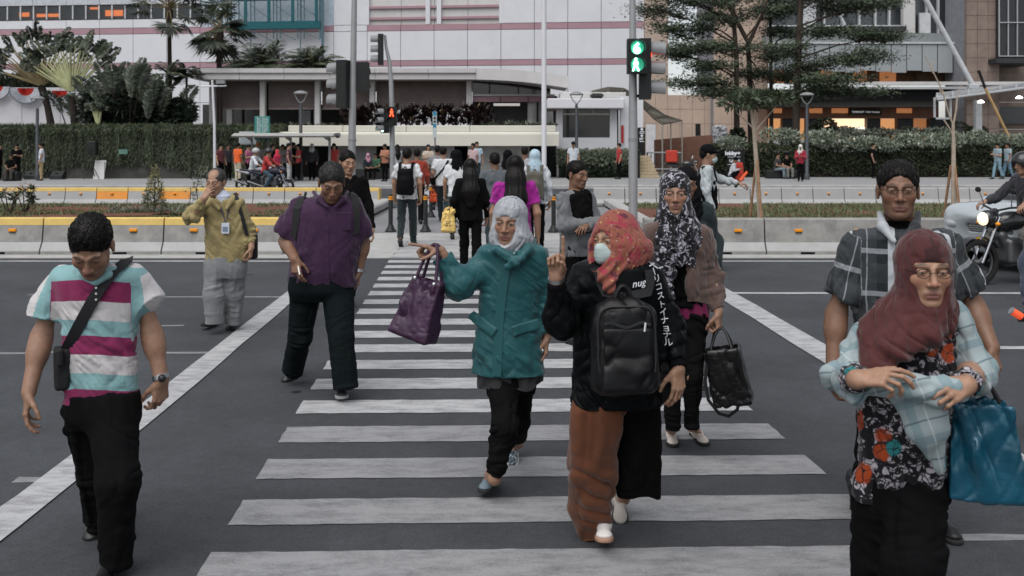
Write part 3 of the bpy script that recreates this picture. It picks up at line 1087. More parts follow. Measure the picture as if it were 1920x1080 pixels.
# stone pillar in courses of blocks
for j in range(14):
 z0_ = .0 + j*.93
 off = (j % 2)*.5
 for i in range(3):
  a,b = 1812 + i*20.5,1812 + (i + 1)*20.5
  hb(a,b,HOR - (z0_ + .93 - EYE)*FPX/(D - 1),HOR - (z0_ - EYE)*FPX/(D - 1),-1,.3,M_STONE2,'stone_block',0,None,.012)
hb(1812,1873.5,-70,330,-.9,3,M_JOINT,'pillar_core')
for j in range(9):
 z0_ = j*.93
 hb(1874,1960,HOR - (z0_ + .93 - EYE)*FPX/(D + 1.5),HOR - (z0_ - EYE)*FPX/(D + 1.5),1.5,.3,M_STONE2,'stone_block',0,None,.012)
hb(1790,1812,168,300,.5,.4,M_STONE2,'stone_panel')
hb(1874,1960,-60,108,-1.5,3,mat('bay_dark',(.018,.02,.023),.25,spec=.5),'bay_window')
for u in (1874,1891,1908,1925,1945):
 hb(u - .7,u + .7,-60,106,-1.62,.1,M_STEEL,'mullion')
for v in (-20,42,105):
 hb(1874,1960,v - .8,v + .8,-1.65,.1,M_STEEL,'transom')
hb(1868,1960,109,118,-2.0,3.4,mat('charcoal',(0,0,0)),'bay_sill')
hb(1790,1960,200,232,1.2,.1,mat('window_low',(.05,.052,.055),.2,spec=.5),'low_window')

cn = thing('glass_canopy','steel and glass entrance canopy with downlights on a white post','canopy',(XU(1840,54),54,0))
MB().box((XU(1830,54),54,0),(XU(1842,54),54.35,ZV(188,54)),.03).build('post',M_WFR,cn)
for i in range(6):
 a = P(1757,187,52)*(1 - i/5) + P(1757,176,58)*i/5
 b = P(1935,163,52)*(1 - i/5) + P(1935,155,58)*i/5
 MB().tube([a,b],.07,6).build('beam',M_STEEL,cn)
for i in range(7):
 t = i/6
 a = P(1757,185,52)*(1 - t) + P(1935,161,52)*t
 b = P(1757,175,58)*(1 - t) + P(1935,154,58)*t
 MB().tube([a,b],.06,6).build('rafter',M_STEEL,cn)
MB().poly([P(1757,184,52),P(1935,160,52),P(1935,153,58),P(1757,174,58)]).build('glass',mat('canopy_glass',(.30,.32,.34),.2,alpha=.55),cn)
for u,v in ((1839,191),(1911,183)):
 p = P(u,v,53)
 MB().lathe(p,[(.16,-.05),(.18,0),(.05,.1)],12).build('downlight',mat('lamp_white',(.8,.8,.8),.5,emit=(1,.98,.95),estr=4),cn)
fs = thing('frame_sign','square white frame hung at the canopy edge','sign frame',P(1768,222,52.5))
a0,a1 = P(1753,222,52.5),P(1783,181,52.5)
for (xa,za,xb,zb) in ((a0[0],a0[2],a1[0],a0[2]),(a0[0],a1[2],a1[0],a1[2]),(a0[0],a0[2],a0[0],a1[2]),(a1[0],a0[2],a1[0],a1[2])):
 MB().box((min(xa,xb) - .05,52.5,min(za,zb) - .05),(max(xa,xb) + .05,52.6,max(za,zb) + .05)).build('frame_bar',M_WFR,fs)
st = thing('stay_pole','thick white slanting stay pole of the hotel canopy','pole',P(1825,158,58))
MB().tube([P(1824,160,58),P(1722,-26,58)],.16,10).build('pole',M_WFR,st,True)
MB().box(P(1815,168,58) - A(0,.2,0),P(1835,158,58) + A(0,.2,0),.05).build('shoe',M_STEEL,st)
st = thing('stay_pole','thin white slanting stay pole behind the trees','pole',P(1616,118,59))
MB().tube([P(1616,118,59),P(1556,-14,59)],.10,8).build('pole',M_WFR,st,True)
MB().lathe(P(1616,118,59),[(.16,-.1),(.16,.1)],8).build('shoe',M_STEEL,st,True)
st = thing('bamboo_pole','tan and dark pole leaning over the right hedge','pole',P(1893,262,48))
MB().tube([P(1894,262,48),P(1847,165,48)],.075,8).build('pole',mat('bamboo',(.42,.27,.12),.6,0,.3,2),st,True)
MB().tube([P(1847,165,48),P(1835,132,48)],.075,8).build('dark_end',M_DARK,st,True)
# ------------------------------------------------------------------ plants
def leaf_cards(c,d,n,L,W,tone,fold=.0,mid=.45):
 """Leaves: base points c, directions d, facing n, lengths L, widths W -> two-triangle-pair blades (6 verts, 2 quads)."""
 d = d/(np.linalg.norm(d,axis=1,keepdims=True) + 1e-9)
 s = np.cross(d,n)
 s /= np.linalg.norm(s,axis=1,keepdims=True) + 1e-9
 nn = np.cross(s,d)
 L,W = L[:,None],W[:,None]
 a = c
 m1 = c + d*L*mid + s*W*.5 + nn*W*fold
 m2 = c + d*L*mid - s*W*.5 + nn*W*fold
 t = c + d*L
 v = np.stack([a,m1,t,m2],1).reshape(-1,3)
 q = np.arange(len(v),dtype=np.int32).reshape(-1,4)
 return v,q,np.repeat(tone,4)

def randdirs(rng,n):
 v = rng.normal(size=(n,3))
 return v/np.linalg.norm(v,axis=1,keepdims=True)

def foliage(name,parts,m,parent=None,kind=None):
 V,Q,T,b = [],[],[],0
 for v,q,t in parts:
  V.append(v)
  Q.append(q + b)
  T.append(t)
  b += len(v)
 o = link_mesh(name,np.vstack(V),np.vstack(Q),m,parent,False,{'tone': np.clip(np.concatenate(T),0,1)})
 if kind:
  o['kind'] = kind
 return o

def blob_leaves(rng,c,r,n,L,W,tone=(.5,.2),flat=1.0,shell=.55,up=0.0):
 """Leaves scattered through an ellipsoid, thicker to its skin, pointing outwards and hanging a little."""
 p = randdirs(rng,n)
 rad = (shell + (1 - shell)*rng.random(n)) ** .6
 c = np.asarray(c,float)
 pos = c + p*np.asarray(r)*rad[:,None]
 d = p*.8 + rng.normal(0,.5,(n,3)) + A(0,0,up)
 nn = randdirs(rng,n) + A(0,0,.6)
 t = rng.normal(tone[0],tone[1],n)
 return leaf_cards(pos,d,nn,rng.uniform(.7,1.3,n)*L,rng.uniform(.7,1.3,n)*W,t,.12)

M_LVINE = leafmat('leaf_vine',(.008,.013,.006),(.085,.105,.055),.6)
M_LDARK = leafmat('leaf_dark',(.005,.009,.005),(.030,.045,.025),.5)
M_LPALM = leafmat('leaf_palm',(.008,.014,.009),(.095,.115,.070),.45)
M_LFEATH = leafmat('leaf_terminalia',(.010,.018,.010),(.080,.105,.060),.6)
M_LVAR = leafmat('leaf_variegated',(.035,.050,.030),(.21,.24,.17),.6)
M_LCORD = leafmat('leaf_cordyline',(.008,.006,.007),(.045,.022,.024),.5,tip=(.17,.12,.05))
M_LGREY = leafmat('leaf_greygreen',(.035,.045,.032),(.20,.22,.17),.65)
M_LYEL = leafmat('leaf_yellowgreen',(.030,.040,.016),(.22,.21,.10),.6)
M_BARK = mat('bark',(.055,.043,.035),.9,0,.3,6,.6,30,.1,stretch=(1,1,.3))
M_BARKD = mat('bark_dark',(.030,.024,.021),.9,0,.3,6,.6,30,.1,stretch=(1,1,.3))
M_STALK = mat('petiole_pale',(.34,.35,.19),.6,0,.25,3)
M_STALKB = mat('petiole_brown',(.20,.155,.08),.7,0,.25,3)
M_TWIG = mat('twig_pale',(.34,.29,.23),.8,0,.2,8)

# --- the wall of hanging creepers
rng = np.random.default_rng(11)
D = 44.3
hw = thing('creeper_wall','long garden wall hung with dark green trailing creepers','hedge',(XU(250,D),D,0))
xl,xr = XU(-180,D),XU(534,D)
ztop = ZV(237,D)
MB().box((xl,D + .15,.0),(xr,D + .7,ztop)).build('wall',mat('wall_mossy',(.055,.055,.05),.95,0,.3,2,dirt=(.10,.10,.09)),hw)
n = 52000
x = rng.uniform(xl,xr,n)
zr = rng.random(n) ** .75
bare = np.clip(noise(np.stack([x*.35,np.zeros(n),np.zeros(n) + 3.3],1))*.9 + .35,.08,1) # ragged lower ends
z = .15 + (ztop - .15)*zr
keep = rng.random(n) < np.clip((zr - (.02 + .22*(1 - bare)))*4 + .05 + .2*bare,.0,1)
x,z = x[keep],z[keep]
n = len(x)
strand = noise(np.stack([x*5.0,z*.35,np.full(n,1.5)],1)) + .5*noise(np.stack([x*11,z*.4,np.full(n,9.5)],1))
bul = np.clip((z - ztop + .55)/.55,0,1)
y = D + .10 - .10*strand - .22*bul*rng.random(n) - .10*rng.random(n)
d = np.stack([rng.normal(0,.35,n),rng.normal(-.25,.2,n),-1 + rng.normal(0,.3,n) + bul*1.2*(rng.random(n) > .4)],1)
nn = np.stack([rng.normal(0,.7,n),-np.ones(n),rng.normal(.4,.4,n)],1)
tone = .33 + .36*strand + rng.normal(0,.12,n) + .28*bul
foliage('creepers',[leaf_cards(np.stack([x,y,z],1),d,nn,rng.uniform(.11,.28,n),rng.uniform(.025,.045,n),tone)],M_LVINE,hw,'stuff')
n = 5200
x = rng.uniform(xl,xr,n)
p = np.stack([x,D + rng.uniform(-.1,.6,n),np.full(n,ztop - .04)],1)
d = np.stack([rng.normal(0,.5,n),rng.normal(-.1,.4,n),rng.uniform(.4,1,n)],1)
foliage('top_shoots',[leaf_cards(p,d,randdirs(rng,n),rng.uniform(.10,.28,n),rng.uniform(.03,.05,n),rng.normal(.72,.2,n))],M_LVINE,hw,'stuff')

def tuft(rng,c,n,L,W,spread=.9,tone=(.5,.25),droop=.5):
 """A rosette of arching strap leaves, three pieces each."""
 a = rng.uniform(0,2*np.pi,n)
 e = rng.uniform(.25,spread,n)
 out = []
 d0 = np.stack([np.cos(a)*e,np.sin(a)*e,np.ones(n)],1)
 d0 /= np.linalg.norm(d0,axis=1,keepdims=True)
 LL = rng.uniform(.6,1.1,n)*L
 p = np.tile(A(c),(n,1))
 V,Q,T = [],[],[]
 w = np.full(n,W)
 s = np.stack([-np.sin(a),np.cos(a),np.zeros(n)],1)
 rows = [(p - s*w[:,None]*.3,p + s*w[:,None]*.3)]
 d = d0.copy()
 for k in range(4):
  p = p + d*(LL/4)[:,None]
  d = d + A(0,0,-droop*.33)
  d /= np.linalg.norm(d,axis=1,keepdims=True)
  ww = w[:,None]*(.5,.5,.32,.03)[k]
  rows.append((p - s*ww,p + s*ww))
 tn = rng.normal(tone[0],tone[1],n)
 b = 0
 for k in range(4):
  v = np.stack([rows[k][0],rows[k][1],rows[k + 1][1],rows[k + 1][0]],1).reshape(-1,3)
  V.append(v)
  Q.append(np.arange(len(v),dtype=np.int32).reshape(-1,4) + b)
  b += len(v)
  T.append(np.repeat(tn + .06*k,4))
 return np.vstack(V),np.vstack(Q),np.concatenate(T)

 # --- traveller's palms: a flat fan of stalks with torn blades
def traveller(u,v,D,base_u,base_v,R0,R1,a0,a1,n,label,stalk,seed,flat_y=.14,tone=.45):
 rng = np.random.default_rng(seed)
 c = P(u,v,D)
 b = P(base_u,base_v,D)
 t = thing('travellers_palm',label,'palm tree',(b[0],D,max(0,b[2])))
 MB().tube([A(b[0],D,0) if b[2] < .5 else b,b*.5 + c*.5 + A(.05,0,0),c + A(0,0,-.1)],[.20,.17,.20],10).build('trunk',M_BARKD,t,True)
 sh = MB()
 leaves = []
 ang = np.linspace(a0,a1,n) + rng.normal(0,.8,n)
 for i,an in enumerate(ang):
  a = math.radians(an)
  dy = rng.normal(0,flat_y)
  d = A(math.sin(a),dy*.5,math.cos(a))
  d = unit(d)
  r0 = R0*rng.uniform(.9,1.08)*FPX ** 0
  r1 = R1*rng.uniform(.75,1.08)
  p0 = c + d*.05
  p1 = c + d*r0
  sh.tube([p0,c + d*r0*.55,p1],[.085,.055,.026],5)
  # blade: torn strips along the midrib
  bend = A(math.sin(a)*.25,rng.normal(0,.35),-.45)
  m = 26
  ts = np.linspace(0,1,m)
  rib = p1 + d*(r1 - r0)*ts[:,None] + bend*(ts ** 2)[:,None]*.35
  rib_d = np.gradient(rib,axis=0)
  rib_d /= np.linalg.norm(rib_d,axis=1,keepdims=True)
  side = unit(np.cross(d,A(rng.normal(0,.6),-1,.2)))
  wdt = .34*np.sin(np.pi*np.clip(ts*.9 + .08,0,1)) ** .6*rng.uniform(.7,1.1)
  for sg in (-1,1):
   jit = rng.normal(0,.22,(m,3))
   dd = side*sg + rib_d*.55 + jit + A(0,0,-.25*rng.random())
   keep = rng.random(m) > .10
   tt = np.clip(tone + rng.normal(0,.15) + rng.normal(0,.12,m),0,1)
   leaves.append(leaf_cards(rib[keep],dd[keep],np.tile(A(0,-1,.3),(keep.sum(),1)) + rng.normal(0,.3,(keep.sum(),3)),wdt[keep],np.full(keep.sum(),.16),tt[keep],.05,.5))
 sh.build('leaf_stalk',stalk,t,True)['kind'] = 'stuff'
 foliage('leaf_blades',leaves,M_LPALM,t,'stuff')
 return t

traveller(78,160,50,97,240,2.35,3.45,-74,54,27,'travellers palm with a brownish fan, nearest the bunting',M_STALKB,3,tone=.32)
traveller(133,172,49,140,240,2.3,3.4,-60,50,28,'travellers palm with a pale green fan of stalks',M_STALK,4,tone=.45)
traveller(184,236,47,185,240,.9,1.3,-22,14,9,'young travellers palm with a pale stalk beside the dark shrubs',M_STALK,5,tone=.4)

# --- fan palms
def fan_leaf(rng,leaves,stalks,c,d,r,R_,tone):
 d = unit(d)
 e = c + d*r
 stalks.tube([c,(c + e)/2 + A(0,0,.05),e],[.03,.022,.015],4)
 s = unit(np.cross(d,A(0,0,1)) + A(.001,0,0))
 up = np.cross(s,d)
 n = 20
 an = np.linspace(-2.3,2.3,n) + rng.normal(0,.05,n)
 dd = np.cos(an)[:,None]*d + np.sin(an)[:,None]*s + up*.1 + A(0,0,-.45)
 leaves.append(leaf_cards(np.tile(e,(n,1)),dd,np.tile(up,(n,1)) + rng.normal(0,.25,(n,3)),R_*rng.uniform(.8,1.1,n),np.full(n,R_*.11),np.clip(tone + rng.normal(0,.12,n),0,1),.0,.5))

def fan_palm(u,v,D,bv,r,R_,n,label,seed,spread=1.0,trunk=.12):
 rng = np.random.default_rng(seed)
 c = P(u,v,D)
 t = thing('fan_palm',label,'palm tree',(c[0],D,0))
 MB().tube([A(c[0] + .1,D,0),A(c[0] + .05,D,c[2]*.5),c],[trunk*1.2,trunk,trunk*.9],8).build('trunk',M_BARKD,t,True)
 MB().lathe(c - A(0,0,.5),[(trunk,-.4),(trunk*1.9,0),(trunk*1.6,.5)],8).build('boot',M_BARK,t,True)
 L_,st = [],MB()
 for i in range(n):
  a = rng.uniform(0,2*np.pi)
  el = rng.uniform(-.95,1.3)*spread
  d = A(math.cos(a)*math.cos(el),math.sin(a)*math.cos(el)*.8,math.sin(el))
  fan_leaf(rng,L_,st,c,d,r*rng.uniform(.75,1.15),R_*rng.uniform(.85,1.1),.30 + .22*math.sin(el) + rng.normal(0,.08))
 st.build('leaf_stalk',M_STALKB,t)['kind'] = 'stuff'
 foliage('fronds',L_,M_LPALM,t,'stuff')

fan_palm(317,14,52,230,1.6,1.0,30,'tall slender fan palm with hanging fronds before the white tower',21,1.0,.13)
fan_palm(410,52,52,230,1.2,1.05,34,'fan palm left of the scaffolding with a fibrous trunk',22,1.0,.16)

def feather_palm(u,v,D,R_,n,label,seed,tone=.4,e0=.2,e1=1.35,zb=0.0,wide=1.0,trunk=True,base=None):
 rng = np.random.default_rng(seed)
 c = P(u,v,D)
 t = thing('feather_palm',label,'palm tree',(c[0],D,zb))
 if trunk:
  MB().tube([A(c[0],D,zb),c],[.09,.06],7).build('trunk',M_BARKD,t,True)
 L_,st = [],MB()
 for i in range(n):
  a = rng.uniform(0,2*np.pi)
  el = rng.uniform(e0,e1)
  d = A(math.cos(a)*math.cos(el)*wide,math.sin(a)*math.cos(el),math.sin(el))
  m = 22
  ts = np.linspace(0,1,m)
  rr = R_*rng.uniform(.75,1.1)
  rib = c + d*rr*ts[:,None] + A(0,0,-1)*(ts ** 2.2)[:,None]*rr*.42
  st.tube([rib[0],rib[7],rib[14],rib[21]],[.022,.016,.01,.005],4)
  rd = np.gradient(rib,axis=0)
  s = unit(np.cross(d,A(0,0,1)))
  for sg in (-1,1):
   dd = s*sg + rd/(np.linalg.norm(rd,axis=1,keepdims=True))*.8 + A(0,0,-.35) + rng.normal(0,.12,(m,3))
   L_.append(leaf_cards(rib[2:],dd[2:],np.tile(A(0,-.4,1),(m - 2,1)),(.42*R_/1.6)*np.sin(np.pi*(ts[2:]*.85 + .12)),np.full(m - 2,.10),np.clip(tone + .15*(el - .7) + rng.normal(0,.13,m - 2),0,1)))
 st.build('leaf_stalk',M_STALK,t)['kind'] = 'stuff'
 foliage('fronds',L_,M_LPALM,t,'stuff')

feather_palm(318,140,50,1.5,20,'small dark feather palm below the tall fan palm',31,.2)
feather_palm(350,146,50.5,1.5,18,'small feather palm just left of the pavilion roof',32,.22)
feather_palm(502,130,56,3.0,64,'broad feather palm behind the pavilion roof, left one',33,.6,.15,1.45,3,1.3)
feather_palm(585,128,56,2.4,54,'yellow-hearted feather palm behind the pavilion roof',34,.65,.1,1.4,3,1.1)
feather_palm(456,130,57,2.1,36,'low palm between the fan palm and the broad palm',35,.3,.1,1.2,3,1.2)

# --- big-leaved dark plants left of the pavilion
def banana(u,v,D,n,R_,label,seed,tone=.3):
 rng = np.random.default_rng(seed)
 b = P(u,v,D)
 t = thing('banana_plant',label,'plant',(b[0],D,0))
 st,L_ = MB(),[]
 for i in range(n):
  a = rng.uniform(-1,1)
  d = unit(A(a*.38,rng.normal(0,.25),1))
  p0 = A(b[0] + rng.normal(0,.25),D + rng.normal(0,.15),0)
  h = 1.6 + R_*rng.uniform(.45,1.0)
  p1 = p0 + d*h
  st.tube([p0,(p0 + p1)/2,p1],[.07,.05,.03],5)
  m = 22
  ts = np.linspace(0,1,m)
  ln = rng.uniform(1.3,2.1)
  rib = p1 + d*ln*ts[:,None] + A(a*.5,-.3,-.5)*(ts ** 2)[:,None]*.8
  s = unit(np.cross(d,A(rng.normal(0,.5),-1,0)))
  w = .5*np.sin(np.pi*np.clip(ts*.92 + .05,0,1)) ** .5
  for sg in (-1,1):
   dd = s*sg + d*.45 + rng.normal(0,.12,(m,3))
   L_.append(leaf_cards(rib,dd,np.tile(A(0,-1,.2),(m,1)) + rng.normal(0,.15,(m,3)),w,np.full(m,.15),np.clip(tone + rng.normal(0,.16) + rng.normal(0,.07,m),0,1),.03,.5))
 st.build('stem',M_BARKD,t,True)['kind'] = 'stuff'
 foliage('leaves',L_,M_LPALM,t,'stuff')

banana(214,230,48.5,15,3.2,'tall dark banana-like plant beside the travellers palms',41,.25)
banana(243,230,49,16,3.4,'tallest pale-tipped banana-like plant in the dark clump',42,.38)
banana(278,230,48.8,14,2.6,'rounded banana-like plant at the right of the dark clump',43,.28)
banana(168,230,49.5,10,2.4,'low dark banana-like plant behind the young travellers palm',44,.15)
rng = np.random.default_rng(50)
for k,(u0,u1,v0,v1,n,lb) in enumerate(((150,215,165,232,2400,'dark shrub under the travellers palms'),(200,300,150,232,3800,'dark dense shrub under the banana-like plants'),(290,400,178,232,3800,'dark fine-leaved shrub left of the pavilion'))):
 D = 48.0 + k*.3
 c,r = P((u0 + u1)/2,(v0 + v1)/2 + 10,D),A((u1 - u0)/2/FPX*D,.9,(v1 - v0)/2/FPX*D*1.15)
 t = thing('shrub',lb,'shrub',(c[0],D,0))
 pts = [blob_leaves(rng,c + A(rng.uniform(-.6,.6)*r[0],rng.uniform(-.4,.4),rng.uniform(-.5,.45)*r[2]),r*rng.uniform(.35,.6,3),n // 9,.34,.10,(.20,.18)) for _ in range(9)]
 foliage('leaves',pts,M_LDARK,t,'stuff')
 MB().tube([A(c[0],D,0),c],[.07,.04],6).build('stem',M_BARKD,t)
D = 58.5
t = thing('hedge','dark clipped hedge on top of the grey garden wall','hedge',(XU(50,D),D,0))
MB().box((XU(-150,D),D,0),(XU(122,D),D + .5,ZV(152,D))).build('stem_wall',M_BARKD,t)
foliage('leaves',[blob_leaves(rng,P(u,153 + (u > 80)*5,D),(1.1,.5,.48),700,.16,.08,(.30,.22)) for u in range(-120,118,18)],M_LVINE,t,'stuff')

# --- planting on the cream beam
D = 45.2
rng = np.random.default_rng(60)
for k,u in enumerate(np.linspace(652,908,24)):
 c = P(u + rng.uniform(-4,4),236,D + rng.uniform(-.3,.5))
 t = thing('cordyline',ORD[k] + ' dark purple cordyline from the left along the cream planter','plant',c,'cordylines along the cream planter')
 prt = [tuft(rng,c + A(rng.normal(0,.16),rng.normal(0,.15),.02 + .75*j/9 + rng.uniform(-.05,.08)),20,.46,.075,1.5,(.30 + (.35 if rng.random() < .18 else 0),.22),.7) for j in range(10)]
 foliage('leaves',prt,M_LCORD,t)
 MB().tube([c,c + A(0,0,.6)],.03,5).build('stem',M_BARKD,t)
for k,u in enumerate(np.linspace(908,1042,15)):
 c = P(u,237,D - .35)
 t = thing('grass_tuft',ORD[k] + ' grey-green grass tuft right of the cordylines on the cream planter','plant',c,'grass tufts along the cream planter')
 foliage('leaves',[tuft(rng,c + A(rng.normal(0,.08),rng.normal(0,.08),-.02),38,.44,.05,1.5,(.55,.25),.9)],M_LGREY,t)
for k,u in enumerate(np.linspace(545,648,12)):
 c = P(u,237,D - .35)
 t = thing('grass_tuft',ORD[k] + ' thin grass tuft from the left end of the cream planter','plant',c,'thin grass tufts along the cream planter')
 foliage('leaves',[tuft(rng,c + A(rng.normal(0,.08),rng.normal(0,.08),-.02),24,.32,.035,1.6,(.5,.25),1.0)],M_LGREY,t)

 # --- variegated hedge before the guard house, clipped hedge on the right with pale crowns

def hedge(label,u0,u1,vt,D,depth,zlo,n,m,Lf,Wf,tone,seed,wav=.1,box=True,mounds=()):
 rng = np.random.default_rng(seed)
 t = thing('hedge',label,'hedge',(XU((u0 + u1)/2,D),D,0))
 xa,xb,zt = XU(u0,D),XU(u1,D),ZV(vt,D)
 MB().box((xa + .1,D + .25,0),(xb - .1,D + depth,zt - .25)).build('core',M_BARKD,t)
 x = rng.uniform(xa,xb,n)
 f = rng.random(n)
 top = rng.random(n) < .35
 zmax = zt + wav*noise(np.stack([x*1.1,np.zeros(n),np.full(n,seed + .5)],1))
 z = np.where(top,zmax + rng.normal(-.05,.06,n),zlo + (zmax - zlo)*f ** .8)
 y = np.where(top,D + rng.uniform(0,depth,n),D + .12 + rng.uniform(-.12,.15,n) - .12*noise(np.stack([x*2.2,z*2.2,np.full(n,seed + 7.5)],1)))
 d = np.stack([rng.normal(0,.6,n),rng.normal(-.5,.4,n),rng.normal(.1,.6,n) + top],1)
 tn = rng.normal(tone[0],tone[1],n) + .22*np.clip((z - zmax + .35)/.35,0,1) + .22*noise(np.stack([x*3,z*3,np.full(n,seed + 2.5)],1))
 parts = [leaf_cards(np.stack([x,y,z],1),d,randdirs(rng,n) + A(0,-.6,.5),rng.uniform(.7,1.3,n)*Lf,rng.uniform(.7,1.2,n)*Wf,tn,.1)]
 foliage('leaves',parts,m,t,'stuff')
 return t

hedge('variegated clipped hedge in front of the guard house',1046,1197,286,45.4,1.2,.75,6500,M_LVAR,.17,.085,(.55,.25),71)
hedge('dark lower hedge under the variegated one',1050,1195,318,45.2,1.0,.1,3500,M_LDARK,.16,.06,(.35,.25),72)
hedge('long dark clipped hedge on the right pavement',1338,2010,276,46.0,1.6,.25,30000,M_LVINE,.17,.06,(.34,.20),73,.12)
rng = np.random.default_rng(75)
for i,(u,v,w,h) in enumerate(sorted(((1368,272,26,12),(1468,258,36,14),(1528,262,40,13),(1560,268,34,12),(1600,254,30,10),(1620,272,34,11),(1665,274,30,10),(1700,265,44,13),(1770,266,40,14),(1820,262,34,12),(1885,266,44,12),(1940,268,34,12),(1650,254,50,8),(1740,253,46,7)))):
 D = 46.8 + (.7 if v < 262 else 0)
 c = P(u,v - 4,D - .9)
 t = thing('shrub',('pale' if i % 3 else 'darker grey-green') + ' shrub mound over the hedge, ' + ORD[i] + ' from the left','shrub',(c[0],D,0),'pale shrub mounds along the hedge')
 s = D/FPX
 pts = [blob_leaves(rng,c + A(rng.uniform(-.6,.6)*w*s,rng.uniform(-.3,.3),rng.uniform(-.3,.3)*h*s),(w*s*.5,.45,h*s*.8),190,.17,.075,(.62 if i % 3 else .42,.24)) for _ in range(5)]
 foliage('leaves',pts,leafmat('leaf_pale',(.06,.075,.05),(.30,.34,.26),.6) if v >= 256 else M_LGREY,t,'stuff')
 MB().tube([A(c[0],D,0),c],[.06,.03],5).build('stem',M_BARKD,t)
for i,(u,v,w,h,lb) in enumerate(((1545,228,17,4.5,'flat-topped dark topiary before the shop'),(1527,238,11,3.5,'small lower pad of topiary left of the lit case'),(1560,243,14,4,'lower right pad of topiary before the shop'),(1795,243,24,13,'round dark topiary left of the white canopy post'),(1832,246,18,9,'round dark topiary behind the white canopy post'),(1700,246,10,6,'round dark topiary before the dark shop pillar'))):
 D = 56
 c = P(u,v,D)
 s = D/FPX
 t = thing('topiary',lb,'shrub',(c[0],D,0))
 foliage('leaves',[blob_leaves(rng,c,(w*s,.4,h*s),700,.15,.07,(.35,.2),shell=.75)],M_LVINE,t,'stuff')
 MB().tube([A(c[0],D,0),c],[.05,.03],5).build('stem',M_BARKD,t)

 # --- layered trees on the right (pads of fine leaves on level limbs)
def pad_tree(trunk,limbs,label,seed,tr=.17,dens=1.0):
 """trunk: points; limbs: (start point, pad centre u, v, D, half-width px, half-height px)."""
 rng = np.random.default_rng(seed)
 t = thing('layered_tree',label,'tree',(trunk[0][0],trunk[0][1],0))
 w = MB().tube(trunk,np.linspace(tr,tr*.55,len(trunk)),9)
 w.build('trunk',M_BARK,t,True)
 L_,br = [],MB()
 for (fr_,u,v,D,wx,hx) in limbs:
  s = D/FPX
  c = P(u,v,D)
  st = trunk[0]*(1 - fr_) + trunk[-1]*fr_
  k = fr_*(len(trunk) - 1)
  i = min(int(k),len(trunk) - 2)
  st = trunk[i]*(1 - k + i) + trunk[i + 1]*(k - i)
  br.tube([st,st*.5 + c*.5 + A(0,0,.12),c],[.055,.04,.02],5)
  nb = max(4,int(wx/8))
  for j in range(nb):
   a = rng.uniform(0,2*np.pi)
   rr = math.sqrt(rng.random())
   q = c + A(math.cos(a)*wx*s*rr,math.sin(a)*wx*s*.55*rr,rng.normal(0,.6)*hx*s + rr*.12)
   br.tube([c*.75 + st*.25,c*.35 + q*.65 + A(0,0,.04),q],[.025,.016,.008],4)
   n = int(320*dens)
   wid = .62 + .35*rng.random()
   p = q + rng.normal(0,1,(n,3))*A(wid*.6,wid*.55,.11 + hx*s*.18)
   d = np.stack([rng.normal(0,1,n),rng.normal(0,.8,n),rng.normal(.15,.35,n)],1)
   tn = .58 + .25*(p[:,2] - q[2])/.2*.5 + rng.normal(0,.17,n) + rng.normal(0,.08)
   L_.append(leaf_cards(p,d,rng.normal(0,.5,(n,3)) + A(0,-.3,1),rng.uniform(.13,.28,n),rng.uniform(.045,.085,n),tn,.05))
 br.build('limbs',M_BARK,t,True)['kind'] = 'stuff'
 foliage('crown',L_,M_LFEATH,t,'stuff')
 return t

def tp(D,*uv):
 pts = [P(u,v,D) for u,v in uv]
 pts[0] = A(pts[0][0],D,0)
 return pts

pad_tree(tp(49,(1383,345),(1381,200),(1381,110),(1376,40),(1370,-60)),[(.55,1300,92,48,70,9),(.5,1262,62,49,48,8),(.6,1255,22,49,52,10),(.7,1320,8,48.5,70,10),(.35,1320,160,48,62,6),(.42,1340,128,48,46,8),(.4,1290,105,49.5,40,7),(.62,1330,50,48.5,46,9),(.3,1375,178,48,50,7),(.75,1240,-10,49,40,9)],'slim layered tree with a straight trunk, left of the group, over the traffic signal',81,.17)
pad_tree(tp(50,(1409,345),(1407,200),(1405,120),(1402,78),(1366,10),(1340,-50)),[(.62,1440,28,50,40,8),(.55,1385,95,49.5,46,8),(.45,1425,140,50,50,7),(.7,1360,35,50.5,40,8),(.35,1420,185,49,50,7),(.8,1385,-8,50,60,9)],'forked layered tree, second of the group from the left',82,.17)
MB().tube([P(1404,80,50),P(1418,50,50),P(1432,22,50),P(1445,-20,50)],[.12,.10,.08,.06],7).build('fork_limb',M_BARK,[o for o in bpy.data.objects if o.get('label','').startswith('forked layered')][0],True)
pad_tree(tp(52,(1447,345),(1446,180),(1445,80),(1443,-50)),[(.5,1450,110,51,44,8),(.62,1470,66,51,46,8),(.75,1455,14,51,50,9),(.4,1470,150,51,38,7),(.85,1490,-10,51,60,9)],'thin layered tree standing farther back in the middle of the group',83,.13)
pad_tree(tp(48,(1491,345),(1493,210),(1496,110),(1500,40),(1503,-60)),[(.42,1590,112,47.5,72,7),(.5,1640,70,47.5,78,7),(.35,1560,150,47,60,7),(.3,1600,172,47,70,5),(.33,1510,178,47.5,50,7),(.55,1540,60,48,52,8),(.68,1590,18,48,66,10),(.72,1650,6,47.5,50,8),(.6,1480,95,48,34,8),(.8,1560,-12,48,70,9),(.45,1500,130,48.5,44,8)],'layered tree with the thickest trunk and wide level boughs before the hotel',84,.22)
for u,v in ((1383,262),):
 c = P(u,v,48.5)
 t = thing('creeper','leafy creeper climbing the foot of the straight-trunked tree','plant',(c[0],48.5,0))
 foliage('leaves',[blob_leaves(rng,c,(.36,.36,.62),420,.22,.11,(.3,.25))],M_LDARK,t,'stuff')
 MB().tube([A(c[0],48.5,0),c],[.04,.02],5).build('stem',M_BARKD,t)

